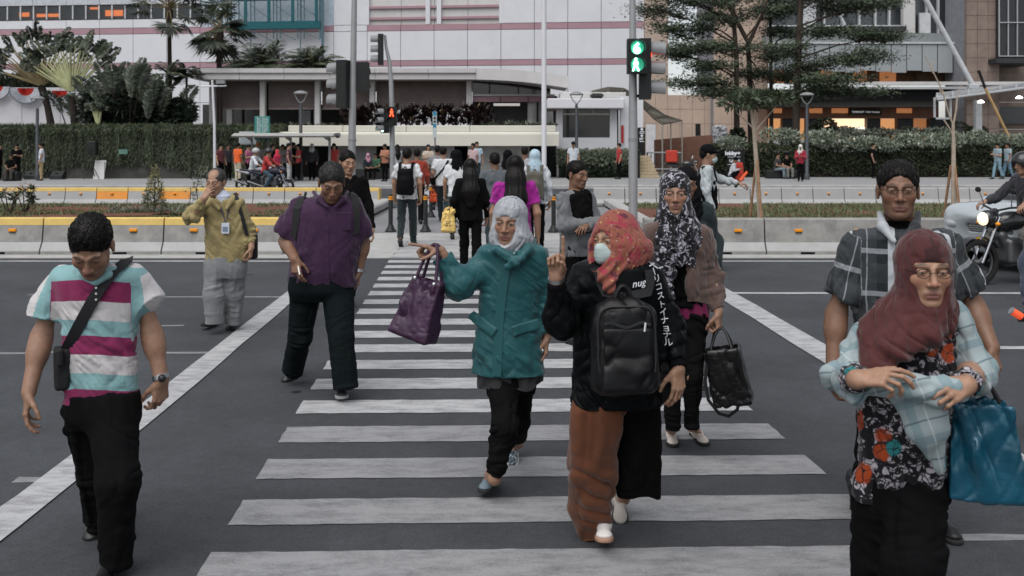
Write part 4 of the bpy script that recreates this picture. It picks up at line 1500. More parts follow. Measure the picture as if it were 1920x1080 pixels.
 # --- bare staked saplings on the median
def sapling(label,D,pts,twigs,stakes,tuftuv=None):
 pp = [P(u,v,D) for u,v in pts]
 pp[0] = A(pp[0][0],D,SOIL)
 t = thing('sapling',label,'young tree',pp[0])
 MB().tube(pp,np.linspace(.06,.03,len(pp)),7).build('trunk',M_TWIG,t,True)
 for tw in twigs:
  MB().tube([P(u,v,D) for u,v in tw],np.linspace(.022,.010,len(tw)),5).build('branch',M_TWIG,t,True)
 for (u0,v0,u1,v1,dy) in stakes:
  a,b = P(u0,v0,D + dy),P(u1,v1,D)
  a = A(a[0],D + dy,SOIL)
  s = thing('stake',('left' if u0 < pts[0][0] else 'right') + ' wooden stake propping the ' + label,'stake',a)
  MB().tube([a,b],.028,6).build('pole',mat('stake_wood',(.27,.16,.09),.8,0,.3,4),s,True)
 if tuftuv:
  rng = np.random.default_rng(5)
  foliage('crown',[blob_leaves(rng,P(u,v,D),(.55,.4,.12),260,.15,.06,(.6,.2)) for u,v in tuftuv],M_LFEATH,t,'stuff')

sapling('thin staked tree left of the woman in red',20.0,[(1426,392),(1418,300),(1413,240),(1408,205)],[[(1413,250),(1436,222),(1455,200)],[(1412,240),(1400,228),(1382,212)],[(1414,240),(1420,220),(1416,200)]],[(1405,395,1418,300,.3),(1428,397,1419,290,-.3)],[(1395,192),(1420,186),(1445,184)])
sapling('bare forked tree behind the plaid shirt man',20.0,[(1789,392),(1788,320),(1788,270),(1787,232)],[[(1787,234),(1778,210),(1768,172),(1750,135),(1735,105)],[(1788,232),(1793,205),(1795,180),(1803,158)],[(1771,180),(1764,172),(1760,165)],[(1770,225),(1780,240),(1787,255)],[(1751,138),(1745,128),(1748,115)]],[(1768,398,1783,310,.3),(1802,396,1789,300,-.2)])

# --- small plants on the left median
rng = np.random.default_rng(90)
c = G(289,396,SOIL)
t = thing('conical_shrub','conical yellow-green shrub on the median left of the elderly man','shrub',c)
Dm = c[1]
pts = []
for k in range(14):
 f = k/13
 z = SOIL + .08 + f*1.02
 w = .27*(1 - f) ** .8 + .05
 pts.append(blob_leaves(rng,A(c[0] + .03*f,Dm,z),(w,w,.10),int(130*(1.15 - f)),.075,.028,(.30 + .55*f,.25),up=.5))
foliage('leaves',pts,M_LYEL,t,'stuff')
MB().tube([c,c + A(.03,0,.9)],[.025,.008],6).build('stem',M_BARK,t)
for i,(u,v,h,lb) in enumerate(((18,402,.62,'leafy frangipani sapling at the left picture edge'),(46,400,.72,'pink-topped frangipani sapling right of the other'))):
 c = G(u,v,SOIL)
 t = thing('frangipani',lb,'plant',c)
 st,pts = MB(),[]
 for k in range(6):
  a = rng.uniform(0,6.28)
  tip = c + A(math.cos(a)*.22,math.sin(a)*.15,h*rng.uniform(.45,.9))
  st.tube([c,(c + tip)/2 + A(0,0,-.05),tip],[.02,.015,.01],5)
  n = 11
  d = randdirs(rng,n) + A(0,0,.3)
  pts.append(leaf_cards(np.tile(tip,(n,1)),d,randdirs(rng,n) + A(0,-.5,.8),rng.uniform(.12,.22,n),rng.uniform(.05,.07,n),rng.normal(.35,.2,n),.08))
 st.build('branches',M_BARK,t,True)
 foliage('leaves',pts,M_LVINE,t)
 foliage('flowers',[blob_leaves(rng,c + A(0,0,h*.95),(.14,.1,.07),40,.05,.03,(.6,.3))],leafmat('petal_pink',(.22,.09,.10),(.42,.25,.26),.7),t)
for i in range(26):
 u = 205 + i*6.1
 c = G(u,rng.uniform(394,402),SOIL)
 t = thing('spider_lily',ORD[i] + ' strappy plant from the left in the soil behind the yellow caps','plant',c,'strappy plants on the left median')
 foliage('leaves',[tuft(rng,c,16,.26,.016,1.2,(.5,.25),.6)],M_LGREY,t)
c = G(372,398,SOIL)
t = thing('shrub','spindly pale shrub beside the raised elbow of the elderly man','shrub',c)
foliage('leaves',[blob_leaves(rng,c + A(rng.normal(0,.10),0,.15 + .13*k),(.13,.1,.10),40,.06,.03,(.6,.25)) for k in range(8)],M_LGREY,t,'stuff')
MB().tube([c,c + A(-.05,0,.6),c + A(.08,0,1.15)],[.015,.01,.005],5).build('stem',M_BARK,t)
c = G(118,402,SOIL)
t = thing('dry_leaf','single dry brown leaf standing in the grass above the barrier','leaf',c)
foliage('blade',[leaf_cards(np.array([c]),np.array([[.1,0,1.]]),np.array([[0,-1.,.1]]),np.array([.16]),np.array([.07]),np.array([.5]))],leafmat('leaf_dead',(.10,.035,.02),(.14,.06,.03)),t)
M_SOILP = mat('soil_red',(0,0,0))
for i,(u,v,w) in enumerate(((60,398,1.2),(260,403,2.6),(340,402,1.4),(497,401,.9),(1245,404,.5))):
 c = G(u,v,SOIL + .02)
 n = 18
 MB().poly([(c[0] + w*.5*math.cos(a)*R.uniform(.8,1.1),c[1] + .5*math.sin(a)*R.uniform(.8,1.1),SOIL + .03) for a in np.linspace(0,6.1,n)]).build('soil_patch',M_SOILP,None)['kind'] = 'structure'
 # ------------------------------------------------------------------ distance-field modelling (people, cloth, bags)
class Prim:
 """A distance function with its bounding box; k = how softly it joins what is there."""

 def __init__(s,fn,lo,hi,k=0.0,op='u'):
  s.fn,s.lo,s.hi,s.k,s.op = fn,np.asarray(lo,float),np.asarray(hi,float),k,op

def cap(a,b,ra,rb=None,k=0.0,op='u',cuts=(),flat=None,n=None):
 """Tapered capsule. flat < 1 squashes it along direction n. cuts: (point, outward normal) planes."""
 a,b = A(a),A(b)
 rb = ra if rb is None else rb
 ab = b - a
 L2 = ab.dot(ab) + 1e-12
 if flat is not None:
  n = unit(n)

 def fn(x,y,z):
  px,py,pz = x - a[0],y - a[1],z - a[2]
  t = np.clip((px*ab[0] + py*ab[1] + pz*ab[2])/L2,0,1)
  qx,qy,qz = px - ab[0]*t,py - ab[1]*t,pz - ab[2]*t
  r = ra + (rb - ra)*t
  if flat is None:
   d = np.sqrt(qx*qx + qy*qy + qz*qz) - r
  else:
   c = qx*n[0] + qy*n[1] + qz*n[2]
   q2 = qx*qx + qy*qy + qz*qz - c*c
   d = (np.sqrt(np.maximum(q2,0) + (c/flat) ** 2) - r)*min(1.0,flat ** 0.5)
  for cp,cn in cuts:
   d = np.maximum(d,(x - cp[0])*cn[0] + (y - cp[1])*cn[1] + (z - cp[2])*cn[2])
  return d
 rm = max(ra,rb)*(1.0 if flat is None else max(1.0,flat))
 return Prim(fn,np.minimum(a,b) - rm,np.maximum(a,b) + rm,k,op)

def ell(c,r,rot=None,k=0.0,op='u',cuts=()):
 """Ellipsoid; rot is a 3x3 whose rows are its axes."""
 c,r = A(c),A(r)
 M = np.eye(3) if rot is None else np.asarray(rot,float)

 def fn(x,y,z):
  px,py,pz = x - c[0],y - c[1],z - c[2]
  u = M[0,0]*px + M[0,1]*py + M[0,2]*pz
  v = M[1,0]*px + M[1,1]*py + M[1,2]*pz
  w = M[2,0]*px + M[2,1]*py + M[2,2]*pz
  k0 = np.sqrt((u/r[0]) ** 2 + (v/r[1]) ** 2 + (w/r[2]) ** 2)
  k1 = np.sqrt((u/r[0] ** 2) ** 2 + (v/r[1] ** 2) ** 2 + (w/r[2] ** 2) ** 2) + 1e-9
  d = k0*(k0 - 1)/k1
  for cp,cn in cuts:
   d = np.maximum(d,(x - cp[0])*cn[0] + (y - cp[1])*cn[1] + (z - cp[2])*cn[2])
  return d
 e = np.sqrt((M.T ** 2) @ (r ** 2))
 return Prim(fn,c - e,c + e,k,op)

def smooth_interp(t,T,V):
 """Monotone-ish cubic through (T, V), T ascending."""
 T,V = np.asarray(T,float),np.asarray(V,float)
 n = len(T)
 d = np.diff(V)/np.diff(T)
 m = np.zeros(n)
 m[0],m[-1] = d[0],d[-1]
 for i in range(1,n - 1):
  m[i] = 0 if d[i - 1]*d[i] <= 0 else 2*d[i - 1]*d[i]/(d[i - 1] + d[i])
 i = np.clip(np.searchsorted(T,t) - 1,0,n - 2)
 h = T[i + 1] - T[i]
 s = np.clip((t - T[i])/h,0,1)
 return (1 + 2*s)*(1 - s) ** 2*V[i] + s*(1 - s) ** 2*h*m[i] + s*s*(3 - 2*s)*V[i + 1] + s*s*(s - 1)*h*m[i + 1]

def loft(st,k=0.0,op='u',ex=2.3,top=0.03,bot=0.0,yaw=0.0):
 """Body of horizontal cross-sections. st: rows (z, cx, cy, half-width, half-depth). Flat-cut at the bottom unless bot > 0 (rounding)."""
 st = sorted([tuple(map(float,r)) for r in st])
 S = np.array(st)
 zz = np.linspace(S[0,0],S[-1,0],96)
 C = [smooth_interp(zz,S[:,0],S[:,i]) for i in range(1,5)]
 ca,sa = math.cos(yaw),math.sin(yaw)
 z0,z1 = S[0,0],S[-1,0]

 def fn(x,y,z):
  zc = np.clip(z,z0,z1)
  cx,cy,w,d = (np.interp(zc.ravel(),zz,c).reshape(zc.shape).astype(np.float32) for c in C)
  px,py = x - cx,y - cy
  if yaw:
   px,py = px*ca + py*sa,-px*sa + py*ca
  q = (np.abs(px)/w) ** ex + (np.abs(py)/d) ** ex
  q = q ** (1/ex)
  r = np.sqrt(px*px + py*py)
  dd = r - r/(q + 1e-6)
  dd = np.where(q < 0.3,(q - 1)*np.minimum(w,d),dd)*0.8
  ot = z - z1
  ob = z0 - z
  dt = np.where(ot > -top,np.sqrt(np.maximum(dd + top,0) ** 2 + np.maximum(ot + top,0) ** 2) - top,dd) if top > 0 else np.maximum(dd,ot)
  dt = np.minimum(dt,1.0)
  if bot > 0:
   return np.where(ob > -bot,np.maximum(dt,np.sqrt(np.maximum(dd + bot,0) ** 2 + np.maximum(ob + bot,0) ** 2) - bot),dt)
  return np.maximum(dt,ob)
 m = np.maximum(S[:,3],S[:,4]) if yaw else None
 wx = S[:,3] if m is None else m
 wy = S[:,4] if m is None else m
 lo = np.array([(S[:,1] - wx).min(),(S[:,2] - wy).min(),z0])
 hi = np.array([(S[:,1] + wx).max(),(S[:,2] + wy).max(),z1])
 return Prim(fn,lo,hi,k,op)

def chain(pts,rs,k=0.03,op='u',cut0=None,cut1=None,flat=None,n=None):
 """Capsules along joints, each joined softly to the last. cut0/cut1: square ends."""
 out = []
 m = len(pts)
 pts = [A(p) for p in pts]
 for i in range(m - 1):
  cuts = []
  if i == 0 and cut0:
   cuts.append((pts[0],unit(pts[0] - pts[1])))
  if i == m - 2 and cut1:
   cuts.append((pts[-1],unit(pts[-1] - pts[-2])))
  out.append(cap(pts[i],pts[i + 1],rs[i],rs[i + 1],k,op,cuts,flat,n))
 return out

def box_prim(c,half,rot=None,rnd=0.01,k=0.0,op='u',taper=0.0):
 """Rounded box, rows of rot its axes; taper narrows it upwards along its third axis."""
 c,half = A(c),A(half)
 M = np.eye(3) if rot is None else np.asarray(rot,float)

 def fn(x,y,z):
  px,py,pz = x - c[0],y - c[1],z - c[2]
  u = M[0,0]*px + M[0,1]*py + M[0,2]*pz
  v = M[1,0]*px + M[1,1]*py + M[1,2]*pz
  w = M[2,0]*px + M[2,1]*py + M[2,2]*pz
  s = 1.0 - taper*np.clip(w/half[2],-1,1)
  qu,qv,qw = np.abs(u) - half[0]*s + rnd,np.abs(v) - half[1]*s + rnd,np.abs(w) - half[2] + rnd
  o = np.sqrt(np.maximum(qu,0) ** 2 + np.maximum(qv,0) ** 2 + np.maximum(qw,0) ** 2)
  return o + np.minimum(np.maximum(qu,np.maximum(qv,qw)),0) - rnd
 hh = half*(1 + abs(taper))
 e = np.abs(M.T) @ hh
 return Prim(fn,c - e,c + e,k,op)

def sdf_mesh(prims,vox,cuts=()):
 """Mesh of the zero level: (verts, quads) in world coordinates."""
 prims = [p for p in prims if p is not None]
 un = [p for p in prims if p.op == 'u']
 lo = np.min([p.lo for p in un],axis=0) - 4*vox
 hi = np.max([p.hi for p in un],axis=0) + 4*vox
 shape = np.ceil((hi - lo)/vox).astype(int) + 1
 d = np.full(shape,1.0,dtype=np.float32)
 ax = [(lo[i] + np.arange(shape[i])*vox).astype(np.float32) for i in range(3)]
 for p in prims:
  m = max(p.k,3*vox) + vox
  i0 = np.clip(np.floor((p.lo - m - lo)/vox).astype(int),0,shape)
  i1 = np.clip(np.ceil((p.hi + m - lo)/vox).astype(int) + 1,0,shape)
  if (i1 <= i0).any():
   continue
  sl = tuple(slice(a,b) for a,b in zip(i0,i1))
  X = ax[0][sl[0]][:,None,None]
  Y = ax[1][sl[1]][None,:,None]
  Z = ax[2][sl[2]][None,None,:]
  X,Y,Z = np.broadcast_arrays(X,Y,Z)
  e = p.fn(X,Y,Z).astype(np.float32)
  cur = d[sl]
  if p.op == 'u':
   if p.k > 0:
    h = np.maximum(p.k - np.abs(cur - e),0)/p.k
    d[sl] = np.minimum(cur,e) - h*h*p.k*0.25
   else:
    d[sl] = np.minimum(cur,e)
  elif p.op == 's':
   ne = -e
   if p.k > 0:
    h = np.maximum(p.k - np.abs(cur - ne),0)/p.k
    d[sl] = np.maximum(cur,ne) + h*h*p.k*0.25
   else:
    d[sl] = np.maximum(cur,ne)
 for cp,cn in cuts:
  X = ax[0][:,None,None]
  Y = ax[1][None,:,None]
  Z = ax[2][None,None,:]
  d = np.maximum(d,((X - cp[0])*cn[0] + (Y - cp[1])*cn[1] + (Z - cp[2])*cn[2]).astype(np.float32))
 lim = 4*vox
 np.clip(d,-lim,lim,out=d)
 g = openvdb.FloatGrid(lim)
 g.copyFromArray(d)
 v,q = g.convertToQuads(0.0)
 v = v.astype(np.float64)*vox + lo
 return v,q[:,::-1].astype(np.int32)

def vnormals(v,q):
 a,b,c,d = v[q[:,0]],v[q[:,1]],v[q[:,2]],v[q[:,3]]
 fn = np.cross(c - a,d - b)
 n = np.zeros_like(v)
 for i in range(4):
  np.add.at(n,q[:,i],fn)
 return n/(np.linalg.norm(n,axis=1,keepdims=True) + 1e-12)

def relax(v,q,it=1,f=0.5):
 """Laplacian smoothing that keeps the outline of a fine grid clean."""
 for _ in range(it):
  s = np.zeros_like(v)
  c = np.zeros(len(v))
  for i in range(4):
   j = (i + 1) % 4
   np.add.at(s,q[:,i],v[q[:,j]])
   np.add.at(s,q[:,j],v[q[:,i]])
   np.add.at(c,q[:,i],1)
   np.add.at(c,q[:,j],1)
  v = v + f*(s/np.maximum(c,1)[:,None] - v)
 return v

def basis(f,up=(0,0,1)):
 """Rows: right, forward, up of a frame that looks along f."""
 f = unit(f)
 r = unit(np.cross(f,A(up)))
 u = np.cross(r,f)
 return np.array([r,f,u])

def folds(v,n,specs,seed=0):
 """Sum of fold fields. spec: dict(s=(fx, fy, fz) frequencies in a frame rot, a=amplitude, mask=array or None, w=warp)."""
 out = np.zeros(len(v))
 for i,s in enumerate(specs):
  p = v
  if s.get('rot') is not None:
   p = p @ np.asarray(s['rot']).T
  p = p*A(s['s']) + 13.7*(i + 1) + seed*5.31
  w = s.get('w',0.6)
  if w:
   p = p + .7*w*np.stack([noise(v*7 + 3.1 + seed),noise(v*7 + 17.9 + seed),noise(v*7 + 31.3 + seed)],1)
  t = ridge(noise(p)) if s.get('r',True) else noise(p)
  t = t*s['a']*np.clip(1.0 + 1.7*noise(v*6.5 + 7.7*i + seed),.2,2.0)
  if s.get('mask') is not None:
   t = t*s['mask']
  out += t
 return out

def roty(deg):
 a = math.radians(deg)
 return np.array([[math.cos(a),0,math.sin(a)],[0,1,0],[-math.sin(a),0,math.cos(a)]])

def seg_param(v,a,b):
 """Distance of points to segment a-b and position along it."""
 a,b = A(a),A(b)
 ab = b - a
 t = np.clip(((v - a) @ ab)/(ab @ ab),0,1)
 return np.linalg.norm(v - a - t[:,None]*ab,axis=1),t

def gauss(x,s):
 return np.exp(-(x/s) ** 2)
 # ------------------------------------------------------------------ people: skin, head, hands, shoes, hair, clothes
def skinmat():
 if 'skin' in MATS:
  return MATS['skin']
 m,nt,b = nodes_of('skin')
 L = nt.links
 at = nt.nodes.new('ShaderNodeAttribute')
 at.attribute_name = 'tint'
 tc = nt.nodes.new('ShaderNodeTexCoord')
 n1 = nt.nodes.new('ShaderNodeTexNoise')
 n1.inputs['Scale'].default_value = 45
 n1.inputs['Detail'].default_value = 6
 L.new(tc.outputs['Object'],n1.inputs['Vector'])
 mr = nt.nodes.new('ShaderNodeMapRange')
 mr.inputs['To Min'].default_value = 0.72
 mr.inputs['To Max'].default_value = 1.28
 L.new(n1.outputs['Fac'],mr.inputs['Value'])
 mu = nt.nodes.new('ShaderNodeVectorMath')
 mu.operation = 'SCALE'
 L.new(at.outputs['Color'],mu.inputs[0])
 L.new(mr.outputs[0],mu.inputs['Scale'])
 L.new(mu.outputs[0],b.inputs['Base Color'])
 b.inputs['Roughness'].default_value = 0.5
 b.inputs['Specular IOR Level'].default_value = 0.4
 b.inputs['Subsurface Weight'].default_value = 0.08
 b.inputs['Subsurface Radius'].default_value = (0.012,0.005,0.003)
 bp = nt.nodes.new('ShaderNodeBump')
 bp.inputs['Strength'].default_value = 0.12
 bp.inputs['Distance'].default_value = 0.004
 n2 = nt.nodes.new('ShaderNodeTexNoise')
 n2.inputs['Scale'].default_value = 260
 L.new(tc.outputs['Object'],n2.inputs['Vector'])
 L.new(n2.outputs['Fac'],bp.inputs['Height'])
 L.new(bp.outputs[0],b.inputs['Normal'])
 MATS['skin'] = m
 return m

def cloth(name,col,rough=0.85,sheen=0.15,var=0.12,weave=350.0,spec=0.2,bump=0.12,coat=0.0,wear=None):
 if max(col) < .024:
  col,sheen,spec = tuple(c*.4 for c in col),0.0,.08
 return mat('cloth_' + name,col,rough,0,var,9.0,bump,weave,spec,sheen=sheen,coat=coat,dirt=wear,dscale=6.0,damt=0.35,wrinkle=.45)

class Head:
 def __init__(s,c,yaw=0,pitch=0,roll=0,size=1.0):
  """c: middle of the head; yaw 0 looks at the camera (-Y), positive turns towards +X; pitch positive looks down."""
  y,p,r = math.radians(yaw),math.radians(pitch),math.radians(roll)
  f = A(math.sin(y)*math.cos(p),-math.cos(y)*math.cos(p),-math.sin(p))
  s.M = basis(f) # rows right, forward, up
  if r:
   rr = s.M[0]*math.cos(r) + s.M[2]*math.sin(r)
   s.M = np.array([rr,s.M[1],-s.M[0]*math.sin(r) + s.M[2]*math.cos(r)])
  s.c,s.z = A(c),size

 def w(s,x,y,z):
  return s.c + s.z*(x*s.M[0] + y*s.M[1] + z*s.M[2])

 def l(s,v):
  return ((v - s.c) @ s.M.T)/s.z

 def E(s,c,r,k=0.0,op='u'):
  return ell(s.w(*c),A(r)*s.z,s.M,k*s.z,op)

 def C(s,a,b,ra,rb=None,k=0.0,op='u'):
  return cap(s.w(*a),s.w(*b),ra*s.z,(ra if rb is None else rb)*s.z,k*s.z,op)

 def skull(s):
  return [s.E((0,-.018,.035),(.074,.094,.082)),s.E((0,.02,-.03),(.062,.07,.088),.03),s.E((0,.028,-.078),(.048,.052,.036),.03),s.C((-.018,.066,-.098),(.018,.066,-.098),.014,.014,.025)]

 def face(s):
  pr = s.skull()
  for q in (-1,1):
   pr += [s.E((q*.043,.06,-.022),(.02,.022,.024),.02),s.C((q*.044,.074,.024),(q*.014,.086,.022),.008,.008,.014)]
  pr += [s.C((0,.088,.012),(0,.108,-.03),.0075,.0115,.012)]
  for q in (-1,1):
   pr.append(s.E((q*.0135,.098,-.034),(.0085,.010,.0078),.006))
   pr.append(s.E((q*.031,.098,.004),(.0185,.02,.0115),.012,'s'))
   pr.append(s.E((q*.031,.0735,.003),(.0155,.0145,.0125),.002))
   pr.append(s.C((q*.043,.079,.0085),(q*.020,.084,.0095),.0036,.0036,.004))
   pr.append(s.C((q*.041,.079,-.0045),(q*.021,.083,-.0045),.003,.003,.004))
   pr.append(s.E((q*.005,.106,-.040),(.004,.006,.003),.003,'s'))
  pr += [s.E((0,.084,-.066),(.026,.012,.016),.012),s.C((-.017,.089,-.0615),(.017,.089,-.0615),.0058,.0058,.004),s.C((-.013,.089,-.0735),(.013,.089,-.0735),.0066,.0066,.004),s.C((-.022,.0975,-.0672),(.022,.0975,-.0672),.0026,.0026,.003,'s'),s.E((0,.094,-.088),(.02,.008,.006),.006,'s'),s.E((0,.074,-.098),(.02,.017,.015),.014)]
  for q in (-1,1):
   pr += [s.E((q*.077,-.012,-.005),(.0095,.019,.031),.006),s.E((q*.086,-.008,-.004),(.006,.010,.018),.004,'s'),s.E((q*.078,-.006,-.032),(.006,.008,.009),.005)]
  return pr

 def tint(s,v,base,lips,brow=(.012,.009,.008),stubble=0.0,makeup=0.0):
  p = s.l(v)
  col = np.tile(A(base),(len(v),1))
  x,y,z = p[:,0],p[:,1],p[:,2]
  ax = np.abs(x)
  front = y > 0.04

  def mix(c,w):
   w = np.clip(w,0,1)[:,None]
   return col*(1 - w) + A(c)*w
  red = A(base)*A(1.12,.86,.82)
  col = mix(red,front*0.6*(gauss(np.hypot(ax - .045,z + .025),.022) + gauss(np.hypot(x,z + .03),.016)))
  if stubble:
   col = mix(A(base)*.45,stubble*front*np.clip((-.045 - z)/.02,0,1)*(np.hypot(x*1.0,(z + .067)*1.6) > .024))
  col = mix(lips,front*np.clip(1.35 - np.hypot(x/.0215,(z + .0675)/.0115),0,.5)*2*(y > .075))
  col = mix(A(lips)*.25,front*np.clip(1.2 - np.hypot(x/.022,(z + .0672)/.0022),0,1)*(y > .075))
  bz = .026 + .006*np.cos((ax - .03)/.018) - .003
  col = mix(brow,.8*front*np.clip(1.5 - np.hypot((ax - .031)/.0185,(z - bz)/.0038),0,1))
  e = np.hypot((ax - .031)/.0125,(z - .0020)/.0037)
  col = mix(A(base)*.42,front*np.clip(2.4 - e*1.9,0,1)*(y > .05))
  col = mix((.24,.21,.19),front*np.clip(4.5 - e*5,0,1)*(y > .05))
  col = mix((.02,.012,.009),front*np.clip(4.0 - 4.0*np.hypot((ax - .031),(z - .003))/.0052,0,1)*(e < 1.05))
  col = mix(A(base)*.5,front*gauss(np.hypot(ax - .005,z + .039),.0035)*(y > .095))
  return col

def hand_prims(w,d,n,side,curl=(.3,.35,.4,.45),thumb=.4,spread=.1,size=1.0,k=0.006,point=None):
 """Hand from the wrist w along d, back of the hand facing n. side=+1: the thumb lies along cross(d, n).
    curl: bend of each finger (index..little) 0 straight, 1 fist."""
 d = unit(d)
 n = unit(A(n) - d*np.dot(n,d))
 t = np.cross(d,n)*side
 z = size
 pr = []
 kn = []
 for i,(off,ln) in enumerate(((.030,.086),(.010,.09),(-.010,.086),(-.028,.078))):
  b = w + z*(d*.012 + t*off*.55)
  kp = w + z*(d*ln + t*off - n*(.003 if i in (0,3) else 0))
  pr.append(cap(b,kp,.0125*z,.0098*z,.012*z))
  kn.append(kp)
 pr.append(cap(w + z*(d*.03 + t*.022 - n*.010),w + z*(d*.055 + t*.026 - n*.010),.013*z,.010*z,.012*z))
 for i,ln in enumerate(((.040,.025,.021),(.045,.028,.022),(.041,.026,.021),(.032,.020,.019))):
  a = 0.0
  p = kn[i]
  sp = spread*(1.5 - i)*.35
  fd0 = unit(d + t*sp)
  c = curl[i]
  rr = (.0082,.0084,.0080,.0070)[i]
  for j,s in enumerate(ln):
   a += c*(1.35,1.75,1.1)[j]
   fd = fd0*math.cos(a) - n*math.sin(a)
   q = p + z*s*fd
   pr.append(cap(p,q,rr*z*(1 - .05*j),rr*z*(.94 - .05*j),.004*z if j else k*z))
   p = q
 tb = w + z*(d*.022 + t*.026 - n*.006)
 td = unit(d*(.75 - .2*thumb) + t*(.75 - .55*thumb) - n*(.25 + .5*thumb))
 p1 = tb + z*.042*td
 td2 = unit(td + d*.35 - t*.25*thumb - n*.15)
 p2 = p1 + z*.030*td2
 td3 = unit(td2 + d*.2 - t*.4*thumb)
 p3 = p2 + z*.024*td3
 pr += [cap(tb,p1,.0135*z,.0105*z,.012*z),cap(p1,p2,.0098*z,.0088*z,.004*z),cap(p2,p3,.009*z,.0075*z,.003*z)]
 return pr

def foot_axes(heading,pitch=0.0):
 h = math.radians(heading)
 f = A(math.sin(h),-math.cos(h),0)
 p = math.radians(pitch)
 f2 = f*math.cos(p) + A(0,0,-math.sin(p)) # pitch > 0: toe down
 r = unit(np.cross(f,A(0,0,1)))
 return np.array([r,f2,np.cross(r,f2)])

def make_shoe(parent,heel,heading,pitch,kind,m_up,m_sole,L=0.26,vox=0.005,skin=None,name='shoe'):
 """heel: point on the ground under the heel (or where the heel is in the air). Axes: right, forward, up."""
 M = foot_axes(heading,pitch)
 s = L/.26

 def w(x,y,z):
  return A(heel) + s*(x*M[0] + y*M[1] + z*M[2])

 def E(c,r,k=0,op='u'):
  return ell(w(*c),A(r)*s,M,k*s,op)
 soleP = [cap(w(0,.03,.012),w(0,.10,.012),.031*s,.03*s,.0,'u',((w(0,0,.020),M[2]),(w(0,0,0.0),-M[2]))),cap(w(0,.10,.012),w(.003,.205,.012),.03*s,.040*s,.01,'u',((w(0,0,.020),M[2]),(w(0,0,0.0),-M[2]))),cap(w(.003,.205,.012),w(.004,.230,.014),.042*s,.037*s,.01,'u',((w(0,0,.020),M[2]),(w(0,0,0.0),-M[2])))]
 if kind == 'sneaker':
  up = [cap(w(0,.035,.045),w(0,.10,.048),.034*s,.034*s),cap(w(0,.10,.05),w(.003,.20,.026),.035*s,.026*s,.03*s),E((.003,.215,.027),(.037,.042,.018),.02),cap(w(0,.035,.05),w(0,.045,.098),.036*s,.037*s,.03*s)]
  up[-1].fn = (lambda f,c=w(0,.03,.098),nn=unit(M[2] - .15*M[1]): (lambda x,y,z: np.maximum(f(x,y,z),(x - c[0])*nn[0] + (y - c[1])*nn[1] + (z - c[2])*nn[2])))(up[-1].fn)
 elif kind == 'loafer':
  up = [cap(w(0,.035,.040),w(0,.10,.042),.032*s,.031*s),cap(w(0,.10,.042),w(.003,.20,.026),.031*s,.029*s,.03*s),E((.003,.212,.028),(.035,.045,.018),.025),cap(w(0,.035,.045),w(0,.04,.078),.033*s,.034*s,.03*s)]
  up[-1].fn = (lambda f,c=w(0,.03,.076),nn=M[2]: (lambda x,y,z: np.maximum(f(x,y,z),(x - c[0])*nn[0] + (y - c[1])*nn[1] + (z - c[2])*nn[2])))(up[-1].fn)
 else: # flat / mary jane: low cut with an open instep
  up = [cap(w(0,.035,.034),w(0,.11,.030),.031*s,.030*s),cap(w(0,.11,.030),w(.003,.20,.024),.030*s,.029*s,.03*s),E((.003,.212,.024),(.034,.042,.017),.02),ell(w(0,.10,.085),A(.030,.072,.055)*s,M,.008*s,'s')]
  if kind == 'maryjane':
   up += [cap(w(-.034,.085,.030),w(-.012,.078,.062),.008*s,.007*s,.006),cap(w(-.012,.078,.062),w(.014,.078,.062),.007*s,.007*s,.006),cap(w(.014,.078,.062),w(.035,.085,.030),.007*s,.008*s,.006)]
 v,q = sdf_mesh(up,vox)
 keep = ell
 o = link_mesh(name,v,q,m_up,parent,True,{'uvw': ((v - A(heel)) @ M.T)/s})
 v,q = sdf_mesh(soleP,vox)
 link_mesh('sole',v,q,m_sole,o,True)
 return w

def foot_skin(ank,heel,heading,pitch,L):
 M = foot_axes(heading,pitch)
 s = L/.26
 w = lambda x,y,z: A(heel) + s*(x*M[0] + y*M[1] + z*M[2])
 return [cap(ank,w(0,.042,.065),.032,.028,.02),cap(w(0,.042,.055),w(0,.15,.030),.027,.020,.02)]

def body_mesh(parent,prims,head,skin,lips,vox=0.006,fine=(),stubble=0.0,neck=None,headvox=None):
 """One skin mesh. fine: (prims, cut point, outward normal) regions re-meshed at half the grid."""
 V,Q,C = [],[],[]
 base = 0

 def put(v,q,col):
  nonlocal base
  V.append(v)
  Q.append(q + base)
  C.append(col)
  base += len(v)
 if prims:
  v,q = sdf_mesh(prims,vox)
  put(v,q,np.tile(A(skin),(len(v),1)))
 if head is not None:
  hp = head.face()
  if neck is not None:
   hp.append(cap(head.w(0,-.022,-.055),neck,.052*head.z,.060*head.z,.03*head.z))
  v,q = sdf_mesh(hp,headvox or vox*.5)
  put(v,q,head.tint(v,skin,lips,stubble=stubble))
 for pr,palm in fine:
  v,q = sdf_mesh(pr,min(vox*.6,.0035) if vox < .008 else vox*.6)
  col = np.tile(A(skin),(len(v),1))
  put(v,q,col)
 v,q,c = np.vstack(V),np.vstack(Q),np.vstack(C)
 c = np.hstack([c,np.ones((len(c),1))])
 return link_mesh('body',v,q,skinmat(),parent,True,{'tint': c})

def hairmat(name='hair_black',col=(.012,.010,.009),rough=.42):
 if name in MATS:
  return MATS[name]
 m = mat(name,tuple(c*.6 for c in col),rough,0,.5,1.0,.35,1.0,.12,stretch=(90,90,12))
 return m

